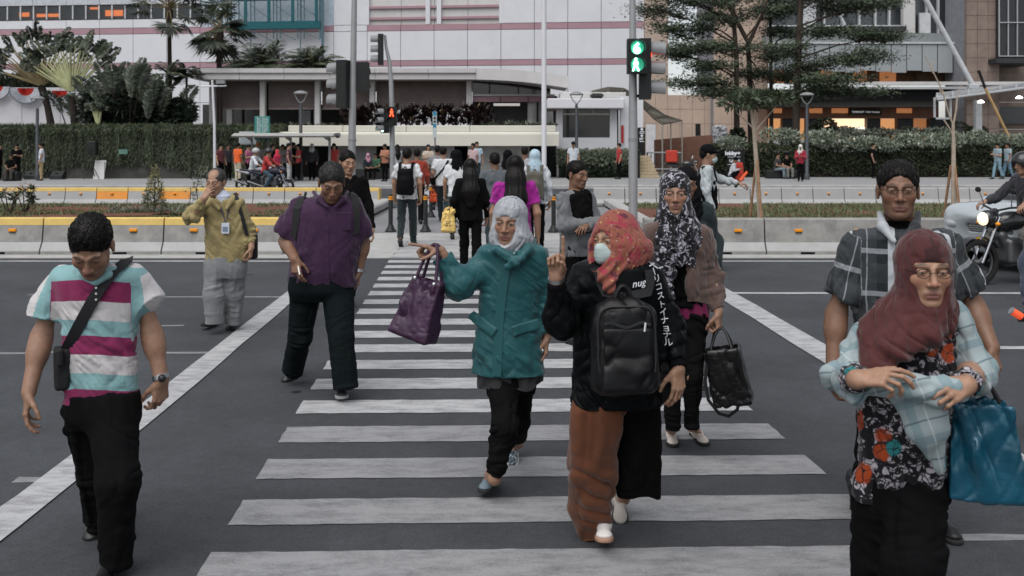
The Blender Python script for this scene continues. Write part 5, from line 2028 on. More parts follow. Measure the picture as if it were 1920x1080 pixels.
def short_hair(parent,h,vox=.004,col=None,front=.02,bald=0.0,length=0.0,m=None,seed=0):
 pr = [h.E((0,-.022,.040),(.082 + length*.5,.102 + length*.4,.086 + length)),h.E((0,-.075,-.01),(.066,.04,.055),.03),h.E((0,.112,-.055 + front),(.088,.07,.105),.012,'s'),h.E((.085,.01,-.05),(.03,.045,.045),.008,'s'),h.E((-.085,.01,-.05),(.03,.045,.045),.008,'s')]
 if bald:
  pr.append(h.E((0,.09,.11),(.065,.09,.06),.02,'s'))
 v,q = sdf_mesh(pr,vox)
 n = vnormals(v,q)
 L = h.l(v)
 t = noise(L*A(75,40,40) + seed)*.5 + noise(L*A(160,70,70) + seed + 9)*.5
 up = np.clip((L[:,2] + .02)/.1,0,1)
 v = v + n*(t*.0035*h.z*(.4 + up))[:,None]
 # loose locks: small tapered blades lying on the crown
 rng = np.random.default_rng(seed + 5)
 idx = rng.choice(len(v),min(2600,len(v) // 2),replace=False)
 f = -h.M[2]*.35 + h.M[1]*rng.uniform(-.3,.6,(len(idx),1)) + h.M[0]*rng.uniform(-.5,.5,(len(idx),1))
 f = f - n[idx]*np.sum(f*n[idx],1,keepdims=True) + n[idx]*.35
 f /= np.linalg.norm(f,axis=1,keepdims=True)
 s = np.cross(f,n[idx])
 s /= np.linalg.norm(s,axis=1,keepdims=True) + 1e-9
 ln = rng.uniform(.010,.024,(len(idx),1))*h.z
 wd = rng.uniform(.0015,.003,(len(idx),1))*h.z
 b0 = v[idx] - n[idx]*.002
 tri = np.stack([b0 - s*wd,b0 + s*wd,b0 + f*ln + s*wd*.2,b0 + f*ln - s*wd*.2],1).reshape(-1,3)
 tq = np.arange(len(tri)).reshape(-1,4) + len(v)
 return link_mesh('hair',np.vstack([v,tri]),np.vstack([q,tq.astype(np.int32)]),m or hairmat(),parent,True)

def long_hair(parent,h,pts,rs,vox=.006,seed=0,flat=.6):
 """Hair over the skull that falls along pts (world points) as one combed mass."""
 pr = [h.E((0,-.025,.042),(.086,.106,.088)),h.E((0,.115,-.055),(.085,.07,.11),.012,'s')]
 pr = pr[:1] + chain([h.w(0,-.05,0)] + list(pts),[.085*h.z] + list(rs),.04,cut1=False,flat=flat,n=h.M[1]) + pr[1:]
 v,q = sdf_mesh(pr,vox)
 n = vnormals(v,q)
 an = (v - h.c) @ h.M[0]/h.z
 dn = (v - h.c) @ h.M[2]/h.z
 t = noise(np.stack([an*70,dn*5,np.full(len(v),seed + .5)],1)) + .6*noise(np.stack([an*150,dn*8,np.full(len(v),seed + 3.5)],1))
 v = v + n*(t*.005)[:,None]
 return link_mesh('hair',v,q,hairmat(),parent,True)

 # ---- garments -------------------------------------------------------------
def stations(rows,D,dp=.62,dy=0.0):
 """rows (v, uL, uR[, depth ratio[, dy]]) in photograph pixels -> loft rows at distance D."""
 out = []
 for r in rows:
  v,a,b = r[:3]
  k = r[3] if len(r) > 3 else dp
  y = r[4] if len(r) > 4 else dy
  d = D + y
  w = (b - a)/2*d/FPX
  out.append((ZV(v,d),XU((a + b)/2,d),d,w,w*k))
 return out

def garment(parent,name,prims,mat_,vox,fold=(),hem=None,attrs=None,seed=0,sm=1,disp=None):
 v,q = sdf_mesh(prims,vox)
 v = relax(v,q,sm)
 n = vnormals(v,q)
 base = v
 v2 = v.copy()
 if hem is not None:
  n[:,2] *= np.clip((v[:,2] - hem[0] - .004)/.03,0,1)
  n *= np.where(v[:,2] < hem[0] + .0015,.6,1)[:,None]
 if fold:
  fl = fold(v) if callable(fold) else fold
  v2 = v2 + n*folds(v,n,fl,seed)[:,None]
 if disp is not None:
  v2 = v2 + disp(v,n)
 if hem is not None:
  z0,amp,fr = hem
  near = gauss(np.maximum(v[:,2] - z0,0),.05)
  wob = noise(np.stack([v[:,0]*fr,v[:,1]*fr,np.full(len(v),seed + .3)],1))
  v2[:,2] += near*wob*amp
 at = {'rest': base}
 if attrs:
  at.update(attrs(base,n))
 return link_mesh(name,v2,q,mat_,parent,True,at)

def limb_folds(a,e,w,amp=.006,along=32,around=5,seed=0):
 """Compression folds round a bent joint e of the limb a-e-w, and at its lower end."""
 a,e,w = A(a),A(e),A(w)

 def f(v):
  d0,_ = seg_param(v,a,e)
  d1,_ = seg_param(v,e,w)
  near = np.minimum(d0,d1)
  on = np.clip((.16 - near)/.04,0,1)
  B = basis(w - a)
  return [dict(s=(around,along,around),rot=B,a=amp,mask=on*gauss(np.linalg.norm(v - e,axis=1),.13),w=.9),dict(s=(around,along*.8,around),rot=B,a=amp*.9,mask=on*gauss(np.linalg.norm(v - w,axis=1),.12),w=.9),dict(s=(16,4,16),rot=B,a=amp*.5,mask=on,w=.7)]
 return f

def torso_folds(amp=.006,tilt=(25,-30),fz=4.0,fx=15,ztop=None,zbot=None):
 def f(v):
  m = None
  fx_,fz_ = fx*1.35,fz*.72
  if ztop is not None:
   m = np.clip((ztop - v[:,2])/(ztop - zbot),.25,1)
  return [dict(s=(fx_,fx_*.6,fz_),rot=roty(t),a=amp*(1 if i == 0 else .8),mask=m,w=.8) for i,t in enumerate(tilt)] + [dict(s=(48,30,12),rot=roty(tilt[0]*1.3),a=amp*.28,w=.5),dict(s=(80,80,60),a=amp*.06,w=.3)]
 return f

def both(*fs):
 return lambda v: sum((list(f(v)) for f in fs),[])

def trouser_leg(hip,knee,ankle,rh,rk,ra,k=.04):
 return chain([hip,knee,ankle],[rh,rk,ra],k,cut1=True)

def leg_folds(hip,knee,ankle,amp=.007):
 hip,knee,ankle = A(hip),A(knee),A(ankle)

 def f(v):
  d0,_ = seg_param(v,hip,knee)
  d1,_ = seg_param(v,knee,ankle)
  on = np.clip((.15 - np.minimum(d0,d1))/.05,0,1)
  B = basis(ankle - hip,(0,1,.01))
  return [dict(s=(7,30,7),rot=B @ roty(18),a=amp,mask=on*gauss(np.linalg.norm(v - knee,axis=1),.14),w=1.0),dict(s=(6,34,6),rot=B,a=amp*1.1,mask=on*gauss(np.linalg.norm(v - ankle,axis=1),.15),w=1.0),dict(s=(6,28,6),rot=B @ roty(-30),a=amp*.9,mask=on*gauss(np.linalg.norm(v - hip,axis=1),.17),w=1.0),dict(s=(24,2.4,24),rot=B,a=amp*.55,mask=on,w=.5)]
 return f
 # ------------------------------------------------------------------ street furniture
M_POLE = mat('pole_grey',(.30,.305,.31),.5,.4,.08,2,dirt=(.22,.22,.22),dscale=3)
M_POLED = mat('pole_dark',(.055,.06,.065),.5,.3,.1,2)
M_HOUS = mat('signal_black',(.012,.013,.013),.5)
M_VIS = mat('visor_grey',(.20,.205,.21),.45,0,.1,5)
M_LOFF = mat('lens_off',(.03,.035,.033),.3)
LENS = {'green': mat('lens_green',(.1,.7,.45),.4,emit=(.02,.22,.13),estr=.5),'red': mat('lens_red',(.8,.1,.05),.4,emit=(1,.07,.02),estr=2.2),'figure': mat('lens_figure',(.8,1,.9),.4,emit=(.62,1.0,.86),estr=1.9)}

def disc(c,B,r,m,name,par,out=.0,th=.01):
 pts = [c + B[1]*(out + k*th) + r*(math.cos(a)*B[0] + math.sin(a)*B[2]) for k in (0,1) for a in np.linspace(0,2*math.pi,21)[:-1]]
 mb = MB()
 mb.v = [tuple(p) for p in pts]
 mb.f = [tuple(range(20)),tuple(range(20,40))] + [(i,(i + 1) % 20,20 + (i + 1) % 20,20 + i) for i in range(20)]
 return mb.build(name,m,par,True)

def signal_head(t,c,f,n,px,lit=None,kind='lamp'):
 """Housing with n lamps centred at c, facing f; px = lamp pitch in metres."""
 B = basis(A(f[0],f[1],0))
 h = MB().obox(c,B[0]*px*.58,B[1]*.11,B[2]*px*n/2*1.02).build('housing',M_HOUS,t)
 for i in range(n):
  q = c + B[2]*px*((n - 1)/2 - i)
  col = (lit or {}).get(i)
  disc(q,B,px*.40,LENS.get(col,M_LOFF),'lens',h,.112)
  vz = MB()
  seg = 15
  for L_ in (.11,.11 + px*.75):
   for k in range(seg):
    a = -.45 + (math.pi + .9)*k/(seg - 1)
    dz = 0 if L_ < .12 else -.02
    vz.v.append(tuple(q + B[1]*L_ + A(0,0,dz) + px*.44*(math.cos(a)*B[0] + math.sin(a)*B[2])))
  vz.f = [(k,k + 1,seg + k + 1,seg + k) for k in range(seg - 1)]
  vz.build('visor',M_VIS if kind == 'lamp' else M_HOUS,h,True,False)
 return h,B

 # near pole on the left of the crossing
t = thing('traffic_signal','tall grey traffic signal pole seen from behind, over the purple shirt man','traffic light',(XU(660,20),20,0))
MB().tube([A(XU(659,20),20,0),P(660,270,20),P(665,-40,20)],[.085,.08,.055],14).build('pole',M_POLE,t,True)
MB().lathe(P(660.5,263,20),[(.09,-.02),(.09,.02)],12).build('band',M_VIS,t,True)
signal_head(t,P(646,158,20),A(-1,.25,0),3,.335)
signal_head(t,P(675,144,20.1),A(.15,1,0),2,.31,kind='ped')
for v in (125,190):
 MB().tube([P(661,v,20),P(648,v,20)],.025,6).build('bracket',M_HOUS,t)
 # far pole that curves to the left
t = thing('traffic_signal','far bent signal pole with a lit red standing man','traffic light',(XU(736,37.2),37.2,0))
MB().tube([A(XU(736,37.2),37.2,.13),P(735,210,37.2),P(733,150,37.2),P(730,115,37.2),P(724,88,37.2),P(722,66,37.2)],[.11,.10,.09,.075,.06,.05],12).build('pole',M_POLE,t,True)
signal_head(t,P(714,93,37.2),A(-1,-.12,0),3,.40)
h,B = signal_head(t,P(734,218,36.9),A(0,-1,0),2,.37,{},'ped')
M_RF = LENS['red']

def walker_sign(par,c,B,s,m):
 mb = MB()
 w = lambda x,z: c + B[1]*.135 + B[0]*x*s + B[2]*z*s
 mb.lathe((0,0,0),[(.001,0),(.001,0.001)],3)
 mb.v,mb.f = [],[]
 mb.poly([w(.075*math.cos(a),.26 + .085*math.sin(a)) for a in np.linspace(0,2*math.pi,14)[:-1]])
 mb.poly([w(*p) for p in ((-.10,.16),(.10,.16),(.13,.02),(.07,-.03),(-.07,-.03),(-.13,.02))])
 mb.poly([w(*p) for p in ((-.08,-.03),(0,-.03),(-.09,-.32),(-.19,-.30))])
 mb.poly([w(*p) for p in ((0,-.03),(.08,-.03),(.19,-.30),(.09,-.32))])
 return mb.build('lit_figure',m,par)

walker_sign(h,P(735,211.5,36.9),B,.48,M_RF)
h2,B2 = signal_head(t,P(722,226,37.0),A(-.85,-.5,0),3,.33,{2: 'figure'})
# right pole with the walking man and the counter
t = thing('traffic_signal','grey signal pole with a lit green 6 and walking man','traffic light',(XU(1187,17.5),17.5,0))
MB().tube([A(XU(1187,17.5),17.5,0),P(1187,250,17.5),P(1186,-40,17.5)],[.085,.085,.055],14).build('pole',M_POLE,t,True)
MB().lathe(P(1187,262,17.5),[(.092,-.03),(.092,.03)],12).build('band',M_VIS,t,True)
h,B = signal_head(t,P(1194,106,17.25),A(-.05,-1,0),2,.315,{0: 'green',1: 'green'},'ped')
walker_sign(h,P(1191,122.5,17.25),B,.38,LENS['figure'])
text_mesh('6',.27,LENS['figure'],'lit_digit',.012,h,tuple(P(1194,91.5,17.1)))
signal_head(t,P(1209,130,17.55),A(1,-.1,0),3,.37,{0: 'red'})
for v in (85,180):
 MB().tube([P(1187,v,17.5),P(1206,v,17.55)],.03,6).build('bracket',M_HOUS,t)

def lamp(u,vtop,D,label,z0=.13,r=.085):
 x,zt = XU(u,D),ZV(vtop,D)
 s = D/43.0
 t = thing('street_lamp',label,'street lamp',(x,D,z0))
 MB().lathe((x,D,0),[(r*1.5,z0),(r*1.5,z0 + .25),(r,z0 + .3),(r*.8,zt - .62*s),(r*.5,zt - .56*s)],12).build('post',M_POLED,t,True)
 for q in (-1,1):
  MB().tube([A(x,D,zt - .58*s),A(x + q*.16*s,D,zt - .42*s),A(x + q*.29*s,D,zt - .14*s)],.025,6).build('arm',M_POLE,t,True)
 MB().lathe((x,D,zt - .15*s),[(.30*s,0),(.33*s,.02),(.30*s,.07*s),(.18*s,.13*s),(.02,.16*s)],18).build('lamp_shade',M_VIS,t,True)

lamp(70,180,43,'dark street lamp before the creeper wall, far left')
lamp(564,170,42,'street lamp in front of the cream beam, by the bus shelter')
lamp(1081,172,44.6,'street lamp in front of the guard house window')
lamp(1513,173,43,'street lamp beside the woman in the red jacket')
t = thing('flagpole','white flagpole rising in front of the cream beam','flagpole',(XU(1020,43.3),43.3,.13))
MB().tube([A(XU(1020,43.3),43.3,.13),P(1020,-60,43.3)],.115,12).build('pole',M_WHITE,t,True)
t = thing('camera_pole','thin white pole with a cross arm at the left end of the pavilion','pole',(XU(402,43.6),43.6,.13))
MB().tube([A(XU(403,43.6),43.6,.13),P(402,230,43.6),P(398,150,43.6)],[.075,.06,.05],8).build('pole',M_WHITE,t,True)
MB().tube([P(376,162,43.6),P(424,161,43.6)],.04,6).build('cross_arm',M_WHITE,t,True)
MB().box(P(410,157,43.6) - A(.1,.1,.0),P(418,150,43.6) + A(.1,.1,.0)).build('camera',M_VIS,t)

# bus shelter roof on three posts
D = 41.5
t = thing('bus_shelter','bus shelter with a long slim grey roof before the cream beam','bus shelter',(XU(540,D),D,.13))
MB().prism([(D - .9,ZV(258,D)),(D - 1.0,ZV(255,D)),(D - .6,ZV(250,D)),(D + .9,ZV(249,D)),(D + .9,ZV(257,D))],XU(446,D),XU(632,D)).build('roof',mat('shelter_roof',(.36,.36,.34),.5,.2,.1,2),t)
MB().lathe((XU(632,D),D - .2,ZV(254,D)),[(.0,0),(.12,0.01),(.12,.13),(0,.14)],10,'x').build('end_cap',M_POLED,t)
for u in (472,545,618):
 MB().tube([A(XU(u,D),D,.13),A(XU(u,D),D,ZV(258,D))],.055,8).build('post',M_VIS,t,True)
 MB().prism([(XU(u - 12,D),ZV(257.5,D)),(XU(u,D),ZV(257.5,D)),(XU(u,D),ZV(266,D))],D - .03,D + .03,'y').build('bracket',M_POLE,t)
M_SGR = mat('sign_green',(.03,.17,.15),.5,0,.08,3)
M_SWH = mat('sign_white',(.42,.46,.46),.5,0,.08,3)
D = 42.3
t = thing('bus_board','green bus timetable board on two posts at the shelter','sign',(XU(491,D),D,.13))
b = MB().box((XU(477,D),D,ZV(262,D)),(XU(505.5,D),D + .08,ZV(218,D)),.02).build('board',M_SGR,t)
for u in (484,503):
 MB().tube([A(XU(u,D + .1),D + .1,.13),P(u,262,D + .1)],.05,8).build('post',M_VIS,t,True)
g = MB()
for u in (482.5,492.5):
 g.box((XU(u,D) - .012,D - .006,ZV(261,D)),(XU(u,D) + .012,D - .002,ZV(219,D)))
for i in range(15):
 z = ZV(222 + i*2.6,D)
 g.box((XU(483.5,D),D - .006,z - .012),(XU(483.5 + R.uniform(4,8),D),D - .002,z + .012))
 g.box((XU(494,D),D - .006,z - .012),(XU(494 + R.uniform(4,10),D),D - .002,z + .012))
g.build('printed_lines',M_SWH,b)
t = thing('info_board','pale information board behind the bus timetable','sign',(XU(464,43),43,.13))
b = MB().box((XU(448,43),43,ZV(271,43)),(XU(480,43),43.06,ZV(247,43)),.02).build('board',mat('sign_pale',(.40,.42,.42),.5),t)
MB().box((XU(450,43),42.985,ZV(269,43)),(XU(478,43),42.995,ZV(249,43))).build('face',mat('sign_face',(.24,.27,.28),.5,0,.3,20),b)
MB().tube([A(XU(464,43.1),43.1,.13),P(464,270,43.1)],.045,8).build('post',M_VIS,t,True)
D = 42
t = thing('bus_stop_sign','blue and white bus stop sign on a thin post','sign',(XU(816,D),D,.13))
MB().tube([A(XU(816,D),D,.13),P(815.5,208,D)],.04,8).build('post',M_VIS,t,True)
b = MB().box((XU(811.5,D),D - .08,ZV(258,D)),(XU(819,D),D - .045,ZV(209,D))).build('plate',M_SWH,t)
for v0,v1,m in ((209,217,'b'),(232,239,'b'),(219,224,'k'),(226,230,'k')):
 MB().box((XU(812.2 + (m == 'k'),D),D - .087,ZV(v1,D)),(XU(818.4 - (m == 'k'),D),D - .082,ZV(v0,D))).build('print',mat('sign_blue',(.03,.18,.30),.5) if m == 'b' else M_HOUS,b)

 # bollards at the refuge
lb = ['black bollard with orange bands left of the man with the backpack','black bollard with orange bands right of the man with the backpack','black bollard with orange bands behind the man with the orange bag','black bollard with orange bands left of the man with crossed arms']
for i,(u,D) in enumerate(((732.5,18.7),(798,18.7),(808,22.4),(1038,18.6))):
 x = XU(u,D)
 t = thing('bollard',lb[i],'bollard',(x,D,.012),'bollards at the median refuge')
 MB().lathe((x,D,0),[(.115,.012),(.115,.035),(.10,.05),(.075,.085),(.062,.13),(.047,.15),(.045,.16),(.045,.74),(.035,.765),(.001,.77)],18).build('post',M_HOUS,t,True)
 for z in (.655,.70):
  MB().lathe((x,D,z),[(.0462,0),(.0472,.004),(.0472,.026),(.0462,.03)],18).build('reflective_band',M_REFL,t,True)

M_BK0 = mat('speaker_grille',(.006,.006,.006),.7)
# sound gear before the creeper wall
D = 43.4
t = thing('loudspeaker','black loudspeaker on a tripod before the creeper wall','loudspeaker',(XU(173,D),D,.13))
b = MB().box((XU(164,D),D - .15,ZV(291,D)),(XU(181.5,D),D + .2,ZV(265,D)),.03).build('cabinet',M_HOUS,t)
MB().lathe((XU(172.5,D),D - .155,ZV(283,D)),[(.15,0),(.12,.01)],14,'y').build('cone',M_BK0,b)
MB().tube([P(174,291,D),A(XU(174,D),D,.45)],.025,6).build('pole',M_HOUS,t)
for a in (-.35,.4,0):
 MB().tube([A(XU(174,D),D,.75),A(XU(174,D) + a,D - .2 + .4*(a == 0),.13)],.018,5).build('leg',M_HOUS,t)
t = thing('board','white blank board leaning by the tripod loudspeaker','board',(XU(186,D + .2),D + .2,.13))
MB().obox((XU(186,D + .2),D + .25,.13 + .44),(.26,0,0),(0,.015,0),(0,.12,.44)).build('panel',M_OFFW,t)
MB().tube([A(XU(196,D),D - .02,.13),A(XU(191,D),D + .3,.95)],.012,5).build('prop',M_HOUS,t)
for u,lab in ((61,'black stage monitor beside the street lamp'),(109,'black stage monitor right of the street lamp')):
 x = XU(u,D)
 t = thing('stage_monitor',lab,'loudspeaker',(x,D,.13))
 b = MB().prism([(D - .25,.13),(D - .22,.30),(D + .05,.52),(D + .22,.48),(D + .25,.13)],x - .28,x + .28).build('cabinet',M_HOUS,t)
 MB().lathe((x,D - .13,.36),[(.09,0),(.075,.02)],12,'y').build('cone',M_BK0,b)
t = thing('wall_plate','small green plate on the creeper wall','sign',P(231,289,44.0))
MB().box(P(222,289,43.95),P(239,280,43.95) + A(0,.05,0)).build('plate',mat('plate_green',(.08,.16,.13),.5),t)
MB().tube([P(230,289,43.98),P(230,292,44.4)],.02,5).build('bracket',M_HOUS,t)

# direction boards, rail and ramp on the right
M_BK = mat('sign_black',(.006,.006,.006),.4)
M_PW = mat('print_white',(.62,.63,.66),.7)
D = 45.5
t = thing('direction_board','black parking direction board with white arrows before the long hedge','sign',(XU(1376,D),D,.13))
b = MB().box((XU(1360,D),D - .4,ZV(316,D)),(XU(1393,D),D - .3,ZV(280.5,D)),.02).build('board',M_BK,t)
for u in (1364,1389):
 MB().tube([A(XU(u,D - .3),D - .3,.13),P(u,316,D - .3)],.04,6).build('post',M_BK,t)
text_mesh('lobby',.26,M_PW,'lettering',.012,b,tuple(P(1370.5,287.5,D - .415)))
mb = MB()
for v in (287,301):
 w = lambda x,z: P(1384.5 + x,v - z,D - .41)
 mb.poly([w(*p) for p in ((-3.5,-1),(0,-1),(0,-3),(4,0),(0,3),(0,1),(-3.5,1))])
mb.poly([P(1371 + 3.6*math.cos(a),301 + 3.6*math.sin(a),D - .41) for a in np.linspace(0,6.28,15)[:-1]])
for v in (294,308):
 mb.poly([P(1364,v,D - .41),P(1388,v,D - .41),P(1388,v + .7,D - .41),P(1364,v + .7,D - .41)])
mb.build('arrows',M_PW,b)
text_mesh('P',.20,M_BK,'lettering',.012,b,tuple(P(1371,301,D - .415)))
D = 45.8
t = thing('sign_totem','narrow black sign totem with white marks behind the signal pole','sign',(XU(1203,D),D,.13))
b = MB().box((XU(1196.5,D),D,.13),(XU(1210,D),D + .25,ZV(239,D)),.02).build('body',M_BK,t)
mb = MB()
for v,r in ((242.5,2.4),(254.5,2.4)):
 mb.poly([P(1203.5 + r*math.cos(a),v + r*math.sin(a),D - .01) for a in np.linspace(0,6.28,13)[:-1]])
for v,a,c in ((246.5,1199.5,1208.5),(249.5,1199,1207.5),(258.5,1199,1207),(261,1199,1205),(264.5,1199,1207.5)):
 mb.poly([P(a,v,D - .01),P(c,v,D - .01),P(c,v + 1.3,D - .01),P(a,v + 1.3,D - .01)])
mb.build('marks',M_PW,b)
D = 46.2
t = thing('railing','grey metal railing along the ramp beside the signal pole','railing',(XU(1245,D),D,.13))
for v in (286,317):
 MB().tube([P(1212,v,D),P(1277,v,D)],.035,6).build('rail',M_POLE,t)
for u in np.linspace(1213,1276,9):
 MB().tube([P(u,317,D),P(u,286,D)],.022,5).build('baluster',M_POLED,t)
for u in (1214,1275):
 MB().tube([A(XU(u,D),D,.13),P(u,286,D)],.03,6).build('post',M_POLED,t)
t = thing('ramp_steps','pale wooden ramp boards beside the signal pole','steps',(XU(1215,45),45,.13))
for i in range(7):
 MB().box((XU(1200,45),45 + i*.12,.13 + i*.155),(XU(1236 - i*2.0,45),45.115 + i*.12,.13 + (i + 1)*.155 - .01),.01).build('board',mat('board_tan',(.36,.29,.19),.7,0,.12,4),t)
MB().box((XU(1196,44.95),44.9,.13),(XU(1199.5,44.95),45.9,ZV(282,45)),.01).build('side_post',M_BK,t)
# ------------------------------------------------------------------ the people nearest the camera
SKIN_A = (.25,.14,.092)
SKIN_B = (.30,.17,.11)
SKIN_C = (.17,.088,.054)
LIP_A = (.17,.072,.056)
LIP_B = (.21,.085,.07)

def forearm(E_,W_,d,n,side,re=.041,rw=.027,curl=(.3,.35,.4,.45),thumb=.4,spread=.1,size=1.0,S_=None,ru=.027):
 """(coarse prims, fine prims) of a bare or sleeved arm with its hand."""
 E_,W_ = A(E_),A(W_)
 co = []
 al = unit(W_ - E_)
 back = unit(A(n) - d*np.dot(n,d))
 fi = chain([S_,E_],[ru,re*.96],.02) if S_ is not None else []
 fi += [cap(E_,W_,re,rw,.03),ell(E_*.74 + W_*.26,(re*1.06,re*1.06,np.linalg.norm(W_ - E_)*.26),basis(al,(0,1,.1))[[0,2,1]],.03),cap(W_ - al*.02,W_ + unit(d)*.012,rw*.98,rw*.95,.01,flat=.8,n=back)]
 fi += hand_prims(W_,d,n,side,curl,thumb,spread,size)
 return co,fi

def hidden_body(sh,hip,legs=(),arms=()):
 """The covered part of the figure, kept inside its clothes."""
 pr = [cap(A(sh),A(hip),.06,.06,.03)]
 for L in legs:
  pr += chain([L[0],L[1],L[2]],[.05,.04,.03],.03)
 for L in arms:
  pr += chain([L[0],L[1]],[.035,.03],.03)
 return pr

def attr_uvw(c):
 return lambda v,n: {'gc': v - A(c)}

def shader_bands(name,attr,comp,bands,rough=.85,noise_amt=.0,bump=.15,base=None):
 """Cloth printed in bands of one coordinate: bands = [(upper limit, colour), ...]."""
 m,nt,b = nodes_of(name)
 L = nt.links
 at = nt.nodes.new('ShaderNodeAttribute')
 at.attribute_name = attr
 sp = nt.nodes.new('ShaderNodeSeparateXYZ')
 L.new(at.outputs['Vector'],sp.inputs[0])
 lo,hi = bands[0][0] - 1.0,bands[-1][0]
 cur = None
 lim0 = bands[0][0]
 src = sp.outputs[comp]
 for lim,col in bands[::-1]:
  if cur is None:
   rgb = nt.nodes.new('ShaderNodeRGB')
   rgb.outputs[0].default_value = c4(col)
   cur = rgb.outputs[0]
   continue
  lt = nt.nodes.new('ShaderNodeMath')
  lt.operation = 'LESS_THAN'
  lt.inputs[1].default_value = lim
  L.new(src,lt.inputs[0])
  mx = nt.nodes.new('ShaderNodeMix')
  mx.data_type = 'RGBA'
  mx.inputs['B'].default_value = c4(col)
  L.new(lt.outputs[0],mx.inputs['Factor'])
  L.new(cur,mx.inputs['A'])
  cur = mx.outputs['Result']
 cloth_finish(nt,b,cur,rough,bump)
 return m

def cloth_finish(nt,b,col,rough=.85,bump=.15,sheen=.12,var=.12):
 L = nt.links
 tc = nt.nodes.new('ShaderNodeTexCoord')
 n1 = nt.nodes.new('ShaderNodeTexNoise')
 n1.inputs['Scale'].default_value = 14
 n1.inputs['Detail'].default_value = 6
 L.new(tc.outputs['Object'],n1.inputs['Vector'])
 mr = nt.nodes.new('ShaderNodeMapRange')
 mr.inputs['To Min'].default_value = 1 - var
 mr.inputs['To Max'].default_value = 1 + var
 L.new(n1.outputs['Fac'],mr.inputs['Value'])
 mu = nt.nodes.new('ShaderNodeVectorMath')
 mu.operation = 'SCALE'
 L.new(col,mu.inputs[0])
 L.new(mr.outputs[0],mu.inputs['Scale'])
 L.new(mu.outputs[0],b.inputs['Base Color'])
 b.inputs['Roughness'].default_value = rough
 b.inputs['Sheen Weight'].default_value = sheen
 b.inputs['Specular IOR Level'].default_value = .2
 n2 = nt.nodes.new('ShaderNodeTexNoise')
 n2.inputs['Scale'].default_value = 320
 L.new(tc.outputs['Object'],n2.inputs['Vector'])
 bp = nt.nodes.new('ShaderNodeBump')
 bp.inputs['Strength'].default_value = bump
 bp.inputs['Distance'].default_value = .004
 L.new(n2.outputs['Fac'],bp.inputs['Height'])
 L.new(wrinkles(nt,.4),bp.inputs['Normal'])
 L.new(bp.outputs[0],b.inputs['Normal'])

def sole_on(u,v):
 return G(u,v)

M_BLACK = cloth('black_trouser',(.010,.010,.011),.9)
M_BLACK2 = cloth('black_jersey',(.008,.008,.009),.85)
M_DKGREEN = cloth('dark_jeans',(.012,.019,.021),.85)
M_SHOE_BLK = mat('shoe_black',(.012,.012,.013),.4,0,.2,20,.1,200,.4)
M_SOLE_DK = mat('sole_dark',(.02,.02,.02),.8)
M_SOLE_W = mat('sole_white',(.55,.54,.52),.7,0,.2,30)
M_BUCKLE = mat('metal_bright',(.55,.55,.56),.3,1.0,.1)

def strap(name,pts,nrm,w,m,parent=None,th=.004):
 return MB().ribbon(pts,nrm,w,th).build(name,m,parent,True)

def on_surface(objs,pts,dirs,off=.006):
 """Drop points on the given meshes by a ray along dirs (so that straps lie on the clothes)."""
 bvhs = []
 for o in objs:
  me = o.data
  vs = [v.co.copy() for v in me.vertices]
  bvhs.append(BVHTree.FromPolygons(vs,[tuple(p.vertices) for p in me.polygons]))
 out,nn = [],[]
 for p,d in zip(pts,dirs):
  d = Vector(unit(d))
  best = None
  for b in bvhs:
   h = b.ray_cast(Vector(p) - d*.6,d,1.4)
   if h[0] is not None and (best is None or h[3] < best[3]):
    best = h
  if best is None:
   out.append(A(p))
   nn.append(-A(d))
  else:
   out.append(A(best[0]) - A(d)*off)
   nn.append(A(best[1]))
 return out,nn

